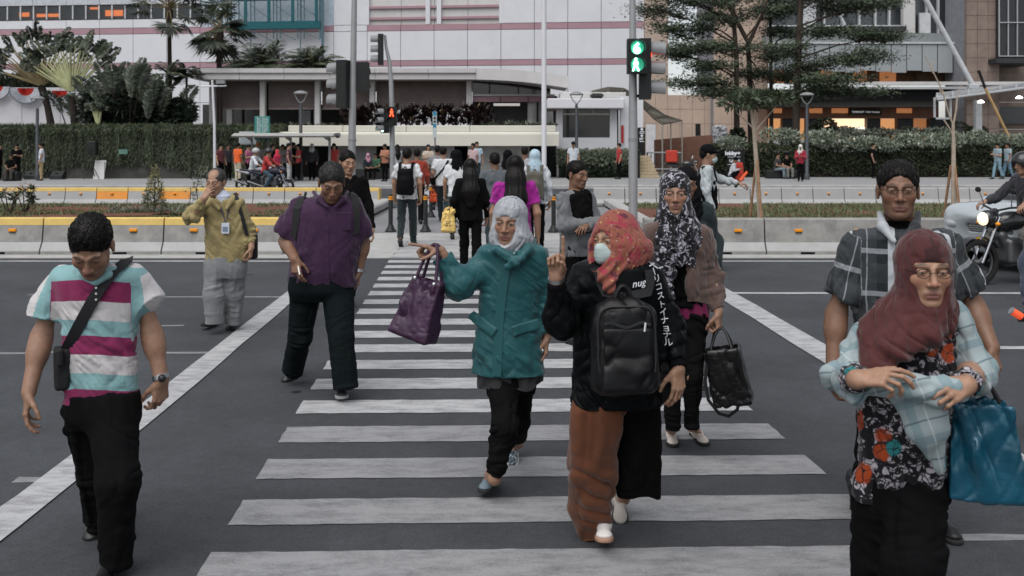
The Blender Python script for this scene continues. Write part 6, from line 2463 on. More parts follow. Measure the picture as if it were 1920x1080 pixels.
 # ---------------- man in a striped polo, bottom left
def striped_man():
 D = 3.95
 t = thing('person','man with bowed head in a striped white, aqua and magenta polo shirt and black trousers','person',(XU(185,D),D,0))
 h = Head(P(171,462,D - .13),yaw=12,pitch=42,size=1.03)
 nb = P(178,512,D + .06)
 aqua,mag,whi = (.19,.335,.345),(.19,.020,.075),(.47,.45,.45)
 Sl,El,Wl = P(108,522,D + .02),P(78,632,D + .0),P(54,735,D - .10)
 Sr,Er,Wr = P(258,520,D + .02),P(285,625,D + .06),P(303,712,D + .02)
 cl,fl = forearm(El,Wl,unit(A(-.08,-.18,-1)),A(-.9,-.45,0),-1,.041,.029,(.22,.28,.34,.40),.5,S_=Sl)
 cr,fr = forearm(Er,Wr,unit(A(-.05,.05,-1)),A(.8,-.6,0),1,.041,.029,(.4,.5,.55,.6),.6,S_=Sr)
 hipl,hipr = P(165,770,D + .04),P(212,770,D - .02)
 kl,al = P(183,890,D + .13),P(188,975,D + .32)
 kr,ar = P(221,905,D - .16),P(215,1046,D - .14)
 body_mesh(t,hidden_body(P(180,540,D),P(188,760,D),((hipl,kl,al),(hipr,kr,ar)),((P(180,540,D),Sl),(P(180,540,D),Sr))) + cl + cr,h,SKIN_A,LIP_A,fine=((fl,None),(fr,None)),neck=nb,stubble=.15)
 short_hair(t,h,seed=3)
 # shirt: body, sleeves wide and swung out by the stride
 st = stations([(490,142,222,.62),(503,120,242,.62),(522,104,256,.62),(560,110,256,.66),(620,118,258,.64),(690,116,260,.6),(756,115,262,.56)],D)
 slL = [Sl + A(.02,0,.01),Sl*.45 + El*.55 + A(-.012,0,.02),P(80,596,D + .0)]
 slR = [Sr + A(-.02,0,.01),Sr*.5 + Er*.5 + A(.0,0,.02),P(282,575,D + .03)]
 pr = [loft(st,top=.05,ex=2.2)] + chain(slL,[.052,.055,.066],.04,cut1=True) + chain(slR,[.052,.053,.062],.04,cut1=True)
 pr += [cap(P(98,545,D + .03),P(56,578,D + .06),.034,.008,.05),cap(P(270,530,D + .04),P(302,552,D + .07),.030,.007,.05)]
 pr += [cap(P(150,505,D - .06),P(178,518,D - .10),.026,.022,.02),cap(P(208,505,D - .06),P(182,518,D - .10),.026,.022,.02)]
 fo = both(torso_folds(.0085,(32,38),3.2,13,P(0,500,D)[2],P(0,740,D)[2]),limb_folds(Sl,El,Wl,.006),limb_folds(Sr,Er,Wr,.006))

 def at(v,n):
 # stripe coordinate: height on the body (it sags to the front), distance along the arm on the sleeves
  z = v[:,2] - ZV(500,D)
  s = -z*FPX/D + 500 - (v[:,0] - XU(188,D))*16 + 9*np.cos((v[:,0] - XU(188,D))*9)
  for S_,E_,q in ((Sl,El,-1),(Sr,Er,1)):
   ax = unit(E_ - S_)
   along = (v - S_) @ ax
   dist = np.linalg.norm(v - S_ - along[:,None]*ax,axis=1)
   out = np.clip(((v[:,0] - S_[0])*q + .012)/.02,0,1)*(along > -.01)*(along < .24)*(dist < .115)
   # sleeve: white outside and behind, aqua in front, magenta beneath
   side = (v[:,0] - S_[0] - along*ax[0])*q
   sv = np.where(side > .028,490.,np.where(side > -.045,515.,540.))
   s = np.where(out > .5,sv,s)
  return {'gc': np.stack([v[:,0],s,v[:,2]],1)}
 ms = shader_bands('cloth_polo_stripes','gc','Y',[(500,whi),(527,aqua),(565,mag),(600,whi),(629,aqua),(664,mag),(699,whi),(729,aqua),(800,mag)])
 sh = garment(t,'polo_shirt',pr,ms,.005,fo,(ZV(756,D),.012,9),at,1)
 co = chain([P(150,500,D + .02),P(154,516,D - .09),P(178,530,D - .115)],[.016,.017,.012],.01) + chain([P(208,498,D + .02),P(203,515,D - .09),P(182,530,D - .115)],[.016,.017,.012],.01)
 garment(t,'collar',co,cloth('aqua_collar',aqua),.004)
 for k in range(3):
  garment(t,'button',[ell(P(180,540 + k*11,D - .155 + 0.005*k),(.005,.003,.005))],M_SOLE_W,.0018)
 tr = [loft(stations([(735,124,258,.62),(770,126,258,.66),(800,134,254,.6)],D),k=.02,top=.0)] + trouser_leg(hipl,kl,P(190,985,D + .28),.100,.078,.066) + trouser_leg(hipr,kr,P(217,1062,D - .13),.105,.080,.068)
 garment(t,'trousers',tr,M_BLACK,.006,both(leg_folds(hipl,kl,al),leg_folds(hipr,kr,ar)),seed=2)
 make_shoe(t,G(213,1070) + A(0,.05,0),2,0,'sneaker',M_SHOE_BLK,M_SOLE_DK,.27)
 b = G(184,1004)
 make_shoe(t,b + A(0.0,.19,.085),-4,24,'sneaker',M_SHOE_BLK,M_SOLE_DK,.27)
 # watch
 w = MB()
 ax = unit(Wr - Er)
 B = basis(ax,(0,1,0))
 c = Wr - ax*.012
 ring = [c + .033*(math.cos(a)*B[0] + math.sin(a)*B[2]) for a in np.linspace(0,2*math.pi,17)]
 wo = w.ribbon(ring,[p - c for p in ring],.020,.004).build('wrist_watch',mat('steel',(.35,.35,.36),.35,1),t,True)
 garment(wo,'watch_face',[cap(c + .034*unit(A(.5,-1,.1)),c + .041*unit(A(.5,-1,.1)),.017,.017,flat=None)],mat('watch_dark',(.03,.03,.035),.2,.3),.004)
 # crossbody bag: a thing of its own
 bag = thing('crossbody_bag','small black crossbody bag hanging at the hip of the man in the striped polo','bag',P(118,690,D - .1))
 fr_ = basis(A(-.7,-1,0))
 garment(bag,'pouch',[box_prim(P(116,690,D - .06),(.045,.030,.088),basis(A(-1,-.55,.0)),.014,taper=-.05)],mat('nylon_black',(.010,.010,.011),.7,0,.2,30,.3,500),.004,[dict(s=(25,25,25),a=.002)])
 garment(bag,'flap',[box_prim(P(112,668,D - .088),(.044,.012,.035),basis(A(-1,-.55,.0)),.008)],mat('nylon_black',(0,0,0)),.004)
 us = [(238,488),(228,505),(212,530),(196,556),(180,585),(164,612),(148,638),(132,660),(122,672)]
 pts,nn = on_surface([sh],[P(u,v,D) for u,v in us],[A(0,1,0)]*len(us),.006)
 pts = [P(240,486,D + .08)] + pts
 nn = [A(0,0,1)] + nn
 nn = [unit(A(x)*.4 + A(.1,-1,.1)) for x in nn]
 strap('strap',pts,np.array(nn),.048,MATS['nylon_black'],bag)
 return t

 # ---------------- old man in a khaki jacket
def khaki_man():
 D = 8.74
 t = thing('person','elderly man in a khaki jacket and grey trousers raising a hand to his mouth','person',(XU(420,D),D,0))
 h = Head(P(404,342,D - .03),yaw=-6,pitch=8,size=1.05)
 Sl,El,Wl = P(389,382,D),P(359,405,D - .22),P(383,372,D - .27)
 Sr,Er,Wr = P(449,380,D),P(466,430,D + .06),P(471,464,D - .03)
 cl,fl = forearm(El,Wl,unit(A(.45,.15,.9)),A(-.3,-1,.2),-1,.04,.03,(.3,.4,.5,.6),.5)
 cr,fr = forearm(Er,Wr,unit(A(0,-.1,-1)),A(1,0,0),1,.04,.03,(.5,.55,.6,.6),.5)
 hl,kl,al = P(404,498,D),P(402,552,D - .05),P(401,600,D - .06)
 hr,kr,ar = P(441,498,D),P(439,550,D + .06),P(437,601,D + .12)
 body_mesh(t,hidden_body(P(418,385,D),P(422,490,D),((hl,kl,al),(hr,kr,ar)),((P(418,385,D),Sl),(P(418,385,D),Sr))) + cl + cr,h,SKIN_B,LIP_A,.008,((fl,None),(fr,None)),neck=P(416,372,D + .03))
 short_hair(t,h,.006,m=hairmat('hair_grey',(.10,.095,.09)),seed=8,bald=1)
 pr = [loft(stations([(366,392,440,.7),(376,383,453,.66),(410,383,462,.66),(450,385,468,.62),(489,385,465,.56)],D),top=.05)]
 pr += chain([Sl,El,P(381,376,D - .26)],[.060,.066,.050],.05,cut1=True) + chain([Sr,Er,P(470,458,D - .01)],[.058,.064,.048],.05,cut1=True)
 pr += [cap(P(417,366,D - .14),P(419,400,D - .16),.022,.008,.02,'s')]
 mk = cloth('khaki',(.27,.215,.10),.75,.1,.2,200)
 fo = both(torso_folds(.0075,(40,-25),4,13),limb_folds(Sl,El,Wl,.012,22),limb_folds(Sr,Er,Wr,.011,22))
 ja = garment(t,'jacket',pr,mk,.007,fo,(ZV(489,D),.012,9),seed=3)
 co = chain([P(392,366,D + .03),P(399,378,D - .10),P(411,392,D - .15)],[.022,.028,.016],.02) + chain([P(440,365,D + .03),P(433,378,D - .10),P(424,392,D - .15)],[.022,.028,.016],.02)
 garment(t,'collar',co,mk,.007)
 garment(t,'shirt',[loft(stations([(366,404,432,.8,-.05),(410,409,428,1.2,-.05)],D),top=.0),cap(P(418,368,D - .02),P(418,380,D - .06),.06,.05,.02)],cloth('pale_shirt',(.42,.46,.55)),.007)
 lan = [P(405,372,D - .16),P(412,395,D - .19),P(419,420,D - .20),P(424,398,D - .19),P(429,372,D - .16)]
 pts,nn = on_surface([ja],lan,[A(0,1,0)]*5,.006)
 lo = strap('lanyard',pts,np.array([A(0,-1,0)]*5),.012,cloth('lanyard_blue',(.05,.05,.10)),t,.003)
 cp = pts[2] + A(0,-.012,-.045)
 card = MB().box(cp - A(.036,.003,.05),cp + A(.036,.003,.05),.002).build('id_card',mat('card_white',(.5,.54,.6),.3),t)
 MB().box(cp - A(.024,.0055,.03),cp + A(.024,-.0035,.015)).build('photo_print',mat('card_print',(.16,.2,.27),.4),card)
 mt = cloth('grey_trouser',(.17,.175,.18),.8,.1,.15)
 tr = [loft(stations([(480,388,461,.62),(500,387,462,.66),(520,390,459,.6)],D),k=.03,top=0)] + trouser_leg(hl,kl,P(401,607,D - .06),.105,.100,.085) + trouser_leg(hr,kr,P(437,606,D + .10),.10,.095,.080)
 garment(t,'trousers',tr,mt,.007,both(leg_folds(hl,kl,al,.009),leg_folds(hr,kr,ar,.009)),seed=4)
 make_shoe(t,G(400,612) + A(0,.06,0),-6,-8,'loafer',M_SHOE_BLK,M_SOLE_DK,.27,.006)
 make_shoe(t,G(433,612) + A(0,.05,0),12,0,'loafer',M_SHOE_BLK,M_SOLE_DK,.27,.006)
 bag = thing('shoulder_bag','dark shoulder bag hung behind the arm of the man in the khaki jacket','bag',P(466,455,D + .14))
 garment(bag,'pouch',[box_prim(P(463,462,D + .14),(.10,.04,.12),None,.02)],MATS['nylon_black'],.008)
 us = [(441,362),(447,372),(454,392),(460,415),(466,440)]
 pts,nn = on_surface([ja],[P(u,v,D) for u,v in us],[A(0,1,0)]*5,.01)
 strap('strap',pts + [P(468,450,D + .1)],np.array([A(.2,-1,.1)]*6),.035,MATS['nylon_black'],bag)
 return t

 # ---------------- man in a purple shirt
def purple_man():
 D = 6.6
 t = thing('person','heavy man in a purple short-sleeved shirt and dark trousers, looking down, cigarette in hand','person',(XU(606,D),D,0))
 h = Head(P(622,342,D - .13),yaw=16,pitch=28,size=1.1)
 Sl,El,Wl = P(558,388,D),P(536,452,D + .02),P(553,486,D - .20)
 Sr,Er,Wr = P(668,385,D),P(680,455,D + .08),P(673,508,D + .03)
 cl,fl = forearm(El,Wl,unit(A(.15,-.35,-.8)),A(-.5,-1,.3),-1,.048,.033,(.25,.35,.75,.8),.6,S_=Sl,size=1.05)
 cr,fr = forearm(Er,Wr,unit(A(-.1,.0,-1)),A(.9,.3,0),1,.048,.033,(.5,.55,.6,.6),.5,S_=Sr,size=1.05)
 hl,kl,al = P(574,548,D + .02),P(563,628,D + .06),P(547,690,D + .30)
 hr,kr,ar = P(634,548,D - .02),P(640,632,D - .16),P(647,722,D - .22)
 body_mesh(t,hidden_body(P(615,395,D),P(605,540,D),((hl,kl,al),(hr,kr,ar)),((P(615,395,D),Sl),(P(615,395,D),Sr))) + cl + cr,h,SKIN_C,LIP_A,.007,((fl,None),(fr,None)),neck=P(616,372,D + .06),stubble=.3)
 short_hair(t,h,.005,m=hairmat('hair_salt',(.045,.043,.042)),seed=12)
 pr = [loft(stations([(364,592,650,.7),(376,568,668,.68),(394,552,677,.70),(415,550,677,.74),(460,548,676,.76),(500,545,672,.74),(537,544,668,.66)],D),top=.06,ex=2.5)]
 pr += chain([Sl + A(.02,0,.01),Sl*.4 + El*.6,P(535,441,D + .01)],[.070,.088,.090],.05,cut1=True) + chain([Sr + A(-.03,0,.01),Sr*.4 + Er*.6,P(679,446,D + .06)],[.066,.080,.080],.05,cut1=True)
 mp = cloth('purple',(.036,.013,.039),.8,.15,.18)
 fo = both(torso_folds(.0075,(20,-38),3.4,12,ZV(365,D),ZV(530,D)),limb_folds(Sl,El,Wl,.009,20),limb_folds(Sr,Er,Wr,.009,20))
 sh = garment(t,'shirt',pr,mp,.0065,fo,(ZV(537,D),.016,8),seed=5)
 co = chain([P(588,360,D + .05),P(597,374,D - .13),P(614,388,D - .19)],[.013,.017,.010],.02) + chain([P(652,360,D + .05),P(644,374,D - .13),P(628,388,D - .19)],[.013,.017,.010],.02)
 garment(t,'collar',co,mp,.006)
 pl = [P(621,v,D) for v in (388,420,455,490,515,532)]
 pts,nn = on_surface([sh],pl,[A(0,1,0)]*6,.002)
 strap('placket',pts,np.array([A(.05,-1,0)]*6),.035,mp,t,.004)
 for k,v in enumerate((400,428,456,486,514)):
  q,_ = on_surface([sh],[P(621,v,D)],[A(0,1,0)],.007)
  garment(t,'button',[ell(q[0],(.006,.004,.006))],mat('button_dark',(.03,.012,.03),.4),.0025)
 q,_ = on_surface([sh],[P(650,412,D)],[A(0,1,0)],.0)
 garment(t,'pocket',[box_prim(q[0] + A(0,.006,0),(.058,.010,.065),basis(A(.18,-1,0)),.006)],mp,.005)
 tr = [loft(stations([(515,544,664,.70),(540,541,662,.74),(562,546,657,.6)],D),k=.03,top=0)] + trouser_leg(hl,kl,P(549,697,D + .27),.114,.088,.078,.02) + trouser_leg(hr,kr,P(648,728,D - .22),.114,.092,.086,.02)
 garment(t,'trousers',tr,M_DKGREEN,.0065,both(leg_folds(hl,kl,al,.007),leg_folds(hr,kr,ar,.007)),seed=6)
 msn = mat('sneaker_grey',(.028,.03,.032),.6,0,.3,30,.2,150)
 make_shoe(t,G(637,738) + A(0,.02,.0),14,-6,'sneaker',msn,mat('sole_grey',(.26,.26,.26),.7),.285,.0055)
 make_shoe(t,G(545,712) + A(0,.18,.075),-4,20,'sneaker',M_SHOE_BLK,M_SOLE_DK,.28,.0055)
 c = thing('cigarette','white cigarette between the fingers of the man in the purple shirt','cigarette',P(561,505,D - .3))
 MB().tube([P(559,500,D - .275),P(562,515,D - .32)],.0045,8).build('paper',mat('paper_white',(.7,.69,.66),.8),c,True)
 MB().tube([P(558.7,498,D - .270),P(559,500,D - .275)],.0045,8).build('filter',mat('filter_tan',(.45,.25,.1),.8),c,True)
 w = MB()
 ax = unit(Wr - Er)
 B = basis(ax,(0,1,0))
 ring = [Wr + .037*(math.cos(a)*B[0] + math.sin(a)*B[2]) for a in np.linspace(0,2*math.pi,17)]
 w.ribbon(ring,[p - Wr for p in ring],.022,.004).build('wrist_watch',MATS['steel'],t,True)
 bag = thing('backpack','black backpack worn on the back of the man in the purple shirt','backpack',P(612,430,D + .28))
 garment(bag,'bag_body',[box_prim(P(612,430,D + .28),(.17,.09,.22),None,.05)],MATS['nylon_black'],.009)
 for us in ([(572,368),(568,374),(565,390),(564,410),(560,440)],[(664,366),(668,374),(671,390),(672,412),(670,435)]):
  pts,nn = on_surface([sh],[P(u,v,D) for u,v in us],[A(0,1,0)]*5,.008)
  s = 1 if us[0][0] > 600 else -1
  strap('shoulder_strap',[P(us[0][0],366,D + .16)] + pts + [P(us[-1][0] + s*2,us[-1][1] + 8,D + .15)],np.array([A(.25*s,-1,.15)]*7),.055,MATS['nylon_black'],bag,.01)
 return t

def hijab(parent,h,drape,m,vox=.005,seed=0,opening=(.058,.075,.083),oc=(0,.125,-.028),bulge=.0,chin=True,amp=.009,attrs=None,name='headscarf',extra=()):
 """Scarf round the head with a face opening; drape: loft rows below the chin."""
 pr = [h.E((0,-.020,.032),(.088 + bulge,.110 + bulge,.096)),h.E((0,.004,-.05),(.086 + bulge,.098,.085),.04),h.E((0,.028,-.105),(.066,.066,.045),.04)]
 pr += [loft(drape,k=.07,top=.05,ex=2.1)]
 pr += list(extra)
 pr += [ell(h.w(*oc),A(opening)*h.z,h.M,.012*h.z,'s')]

 def fo(v):
  L = h.l(v)
  ang = np.arctan2(L[:,0],L[:,1] + .02)
  rr = np.hypot(L[:,0],L[:,1] + .02)
  below = np.clip((-.07 - L[:,2])/.06,0,1)
  r1 = ridge(noise(np.stack([ang*1.6 + seed,L[:,2]*34 - np.abs(ang)*5 + seed,rr*5],1)))
  r2 = ridge(noise(np.stack([ang*5.5 + seed,L[:,2]*5,rr*4 + 7],1)))
  return [dict(s=(0,0,0),a=amp,mask=r1*(.25 + .75*below),w=0),dict(s=(0,0,0),a=amp*.8,mask=r2*below,w=0),dict(s=(28,28,28),a=amp*.2,w=.6)]

 v,q = sdf_mesh(pr,vox)
 v = relax(v,q,1)
 n = vnormals(v,q)
 disp = np.zeros(len(v))
 for s in fo(v):
  disp += s['a']*(s['mask'] if s['w'] == 0 else ridge(noise(v*28 + seed)))
 at = {'rest': v,'hl': h.l(v)}
 if attrs:
  at.update(attrs(v,n))
 return link_mesh(name,v + n*disp[:,None],q,m,parent,True,at)

def print_mat(name,ground,motifs,attr='rest',rough=.8,scale=1.0):
 """Printed cloth: layers of warped cell shapes. motifs: (colour, cell scale, threshold, seed, kind)."""
 m,nt,b = nodes_of(name)
 L = nt.links
 at = nt.nodes.new('ShaderNodeAttribute')
 at.attribute_name = attr
 wn_ = nt.nodes.new('ShaderNodeTexNoise')
 wn_.inputs['Scale'].default_value = 16*scale
 L.new(at.outputs['Vector'],wn_.inputs['Vector'])
 wm = nt.nodes.new('ShaderNodeVectorMath')
 wm.operation = 'MULTIPLY_ADD'
 wm.inputs[1].default_value = (.035,.035,.035)
 L.new(wn_.outputs['Color'],wm.inputs[0])
 L.new(at.outputs['Vector'],wm.inputs[2])
 rgb = nt.nodes.new('ShaderNodeRGB')
 rgb.outputs[0].default_value = c4(ground)
 cur = rgb.outputs[0]
 for col,sc,th,seed,kind in motifs:
  ad = nt.nodes.new('ShaderNodeVectorMath')
  ad.inputs[1].default_value = (seed,seed*1.7,seed*.6)
  L.new(wm.outputs[0],ad.inputs[0])
  if kind == 'vein':
   vo = nt.nodes.new('ShaderNodeTexVoronoi')
   vo.feature = 'DISTANCE_TO_EDGE'
   vo.inputs['Scale'].default_value = sc
   L.new(ad.outputs[0],vo.inputs['Vector'])
   src = vo.outputs['Distance']
  elif kind == 'blob':
   vo = nt.nodes.new('ShaderNodeTexVoronoi')
   vo.inputs['Scale'].default_value = sc
   L.new(ad.outputs[0],vo.inputs['Vector'])
   src = vo.outputs['Distance']
  else:
   vo = nt.nodes.new('ShaderNodeTexNoise')
   vo.inputs['Scale'].default_value = sc
   vo.inputs['Detail'].default_value = 3
   vo.inputs['Distortion'].default_value = 1.2
   L.new(ad.outputs[0],vo.inputs['Vector'])
   src = vo.outputs['Fac']
  mr = nt.nodes.new('ShaderNodeMapRange')
  mr.inputs['From Min'].default_value = th[0]
  mr.inputs['From Max'].default_value = th[1]
  L.new(src,mr.inputs['Value'])
  mx = nt.nodes.new('ShaderNodeMix')
  mx.data_type = 'RGBA'
  mx.inputs['B'].default_value = c4(col)
  L.new(mr.outputs[0],mx.inputs['Factor'])
  L.new(cur,mx.inputs['A'])
  cur = mx.outputs['Result']
 cloth_finish(nt,b,cur,rough)
 return m

def tote(root,c,half,M,m,top_open=.9,vox=.006,seed=0,taper=.18,slack=.010):
 """Soft tote: body with a sunk mouth."""
 c = A(c)
 pr = [box_prim(c,half,M,.022,taper=taper),box_prim(c + M[2]*half[2]*.98,(half[0]*(1 - taper)*.86,half[1]*(1 - taper)*.6,half[2]*.22),M,.01,op='s')]

 def fo(v):
  lz = ((v - c) @ M[2])/half[2]
  return [dict(s=(16,16,5),rot=M,a=slack,mask=np.clip(.6 + lz*.5,.2,1.2),w=.8),dict(s=(22,10,12),rot=M @ roty(35),a=slack*.6,w=.8),dict(s=(45,45,45),a=slack*.12)]
 return garment(root,'bag_body',pr,m,vox,fo,seed=seed)

def handle(root,a,b,top,m,r=.006,name='handle',n=14):
 a,b,top = A(a),A(b),A(top)
 pts = []
 for t in np.linspace(0,1,n):
  p = (1 - t) ** 2*a + 2*t*(1 - t)*(2*top - (a + b)/2) + t*t*b
  pts.append(p)
 return MB().tube(pts,r,8).build(name,m,root,True)

 # ---------------- woman in the teal coat
def teal_woman():
 D = 4.75
 t = thing('person','woman in a teal raincoat and pale grey headscarf holding out a purple bag','person',(XU(955,D),D,0))
 h = Head(P(955,415,D - .02),yaw=-14,pitch=6,roll=3,size=1.0)
 Sl,El,Wl = P(905,490,D),P(860,535,D - .10),P(826,470,D - .12)
 Sr,Er,Wr = P(1016,492,D),P(1036,562,D + .04),P(1024,632,D + .02)
 cl,fl = forearm(El,Wl,unit(A(-.86,-.15,.28)),A(.2,.1,1),-1,.036,.026,(.05,.75,.85,.9),.9,.0,.95)
 cr,fr = forearm(Er,Wr,unit(A(0,-.2,-1)),A(1,0,0),1,.036,.026,(.4,.5,.5,.5),.5,.1,.95)
 hl,kl,al = P(942,715,D),P(946,800,D - .16),P(927,897,D - .18)
 hr,kr,ar = P(975,715,D + .02),P(968,790,D + .12),P(970,830,D + .42)
 sk = foot_skin(al,G(921,915) + A(0,.045,.0),-8,-10,.235) + foot_skin(ar,G(965,868) + A(0,.16,.09),-4,28,.235)
 body_mesh(t,hidden_body(P(960,495,D),P(958,690,D),((hl,kl,al),(hr,kr,ar)),((P(960,495,D),Sl),(P(960,495,D),Sr))) + cl + cr + sk,h,SKIN_A,LIP_B,.006,((fl,None),(fr,None)),neck=P(958,476,D + .03))
 mteal = cloth('teal',(.009,.072,.080),.55,.1,.15,260,.35,.08)
 st = stations([(452,915,1003,.62),(468,898,1028,.62),(520,900,1018,.66),(590,896,1008,.66),(640,889,1016,.64),(700,884,1023,.60)],D)
 pr = [loft(st,top=.05)] + chain([Sl + A(.02,0,0),El,P(829,480,D - .115)],[.058,.070,.054],.05,cut1=True) + chain([Sr + A(-.02,0,0),Er,P(1025,620,D + .02)],[.058,.062,.05],.05,cut1=True)
 fo = both(torso_folds(.0062,(40,28),4.5,15,ZV(470,D),ZV(690,D)),limb_folds(Sl,El,Wl,.0075,24),limb_folds(Sr,Er,Wr,.006,24))
 co = garment(t,'raincoat',pr,mteal,.005,fo,(ZV(700,D),.012,10),seed=7)
 # waist seam, pocket flaps, front flap, collar
 us = [(900,572),(925,574),(950,575),(980,574),(1008,568)]
 pts,nn = on_surface([co],[P(u,v,D) for u,v in us],[A(0,1,0)]*5,.0)
 strap('waist_seam',pts,np.array([A(0,-1,0)]*5),.012,mteal,t,.004)
 for c_,M_,hw in ((P(906,602,D),basis(A(-.55,-1,0)) @ roty(-33),.085),(P(985,607,D),basis(A(.3,-1,0)) @ roty(14),.075)):
  q,_ = on_surface([co],[c_],[A(0,1,0)],0)
  garment(t,'pocket_flap',[box_prim(q[0] + A(0,-.004,0),(hw,.010,.027),M_,.007)],mteal,.004,[dict(s=(20,20,20),a=.003)])
 us = [(958,470),(950,495),(944,525),(940,560),(936,600),(934,650),(932,695)]
 pts,nn = on_surface([co],[P(u,v,D) for u,v in us],[A(0,1,0)]*7,.001)
 strap('front_flap',pts,np.array([A(-.1,-1,0)]*7),.045,mteal,t,.006)
 garment(t,'collar',chain([P(925,455,D + .05),P(932,468,D - .10),P(958,486,D - .14)],[.018,.026,.018],.02) + chain([P(1000,452,D + .05),P(990,468,D - .10),P(966,492,D - .15),P(952,500,D - .15)],[.018,.028,.024,.014],.02),mteal,.005,[dict(s=(25,25,25),a=.004)])
 mh = print_mat('cloth_grey_scarf',(.29,.30,.32),[((.16,.17,.19),16,(.48,.68),3.0,'noise'),((.40,.41,.43),20,(.52,.68),8.0,'noise')])
 hijab(t,h,stations([(492,938,985,.7,-.03),(478,922,1000,.74,-.02),(455,922,1003,.85),(430,926,998,1.0)],D),mh,.0045,2)
 mu = cloth('charcoal_top',(.030,.030,.032))
 garment(t,'tunic',[loft(stations([(690,892,1014,.58),(724,893,1012,.56)],D),top=0)],mu,.006,torso_folds(.010,(10,-12),3,16),(ZV(722,D),.02,12),seed=9)
 tr = [loft(stations([(700,910,1002,.6),(735,918,998,.6)],D),top=0)] + trouser_leg(hl,kl,P(928,890,D - .175),.080,.066,.048) + trouser_leg(hr,kr,P(972,818,D + .33),.080,.066,.05)
 garment(t,'trousers',tr,M_BLACK,.006,both(leg_folds(hl,kl,al,.006),leg_folds(hr,kr,ar,.006)),seed=11)
 # striped shoes
 msh = print_mat('shoe_stripes',(.05,.065,.075),[((.30,.36,.40),60,(.52,.56),1.0,'noise')],attr='uvw')
 msl = mat('shoe_slate',(.13,.17,.20),.6,0,.2,20)
 make_shoe(t,G(921,915) + A(0,.045,.0),-8,-10,'maryjane',msl,M_SOLE_DK,.235,.0042)
 f = G(965,868)
 make_shoe(t,f + A(.0,.16,.09),-4,28,'maryjane',msh,M_SOLE_W,.235,.0042)
 # purple tote
 mb = mat('leather_purple',(.036,.013,.036),.42,0,.25,10,.10,160,.35)
 bag = thing('handbag','purple leather tote bag swinging from the hand of the woman in teal','handbag',P(795,560,D - .15))
 c_ = P(789,578,D - .16)
 M_ = np.array([unit(A(.9,-.42,-.25)),unit(A(.42,.9,.0)),A(0,0,1)])
 M_[2] = unit(A(.30,.08,1))
 M_[0] = unit(M_[0] - M_[2]*M_[0].dot(M_[2]))
 M_[1] = np.cross(M_[2],M_[0])
 tote(bag,c_,(.100,.062,.155),M_,mb,seed=4,vox=.0045,taper=.20)
 hp = P(818,458,D - .14)
 for s in (-1,1):
  handle(bag,c_ + M_[2]*.145 - M_[0]*.055 + M_[1]*.035*s,c_ + M_[2]*.145 + M_[0]*.055 + M_[1]*.035*s,hp + M_[1]*.012*s + A(0,0,-.0),mb,.0085)
  for x in (-.055,.055):
   garment(bag,'handle_ring',[ell(c_ + M_[2]*.135 + M_[0]*x + M_[1]*.047*s,(.011,.011,.014))],M_BUCKLE,.004)
 return t

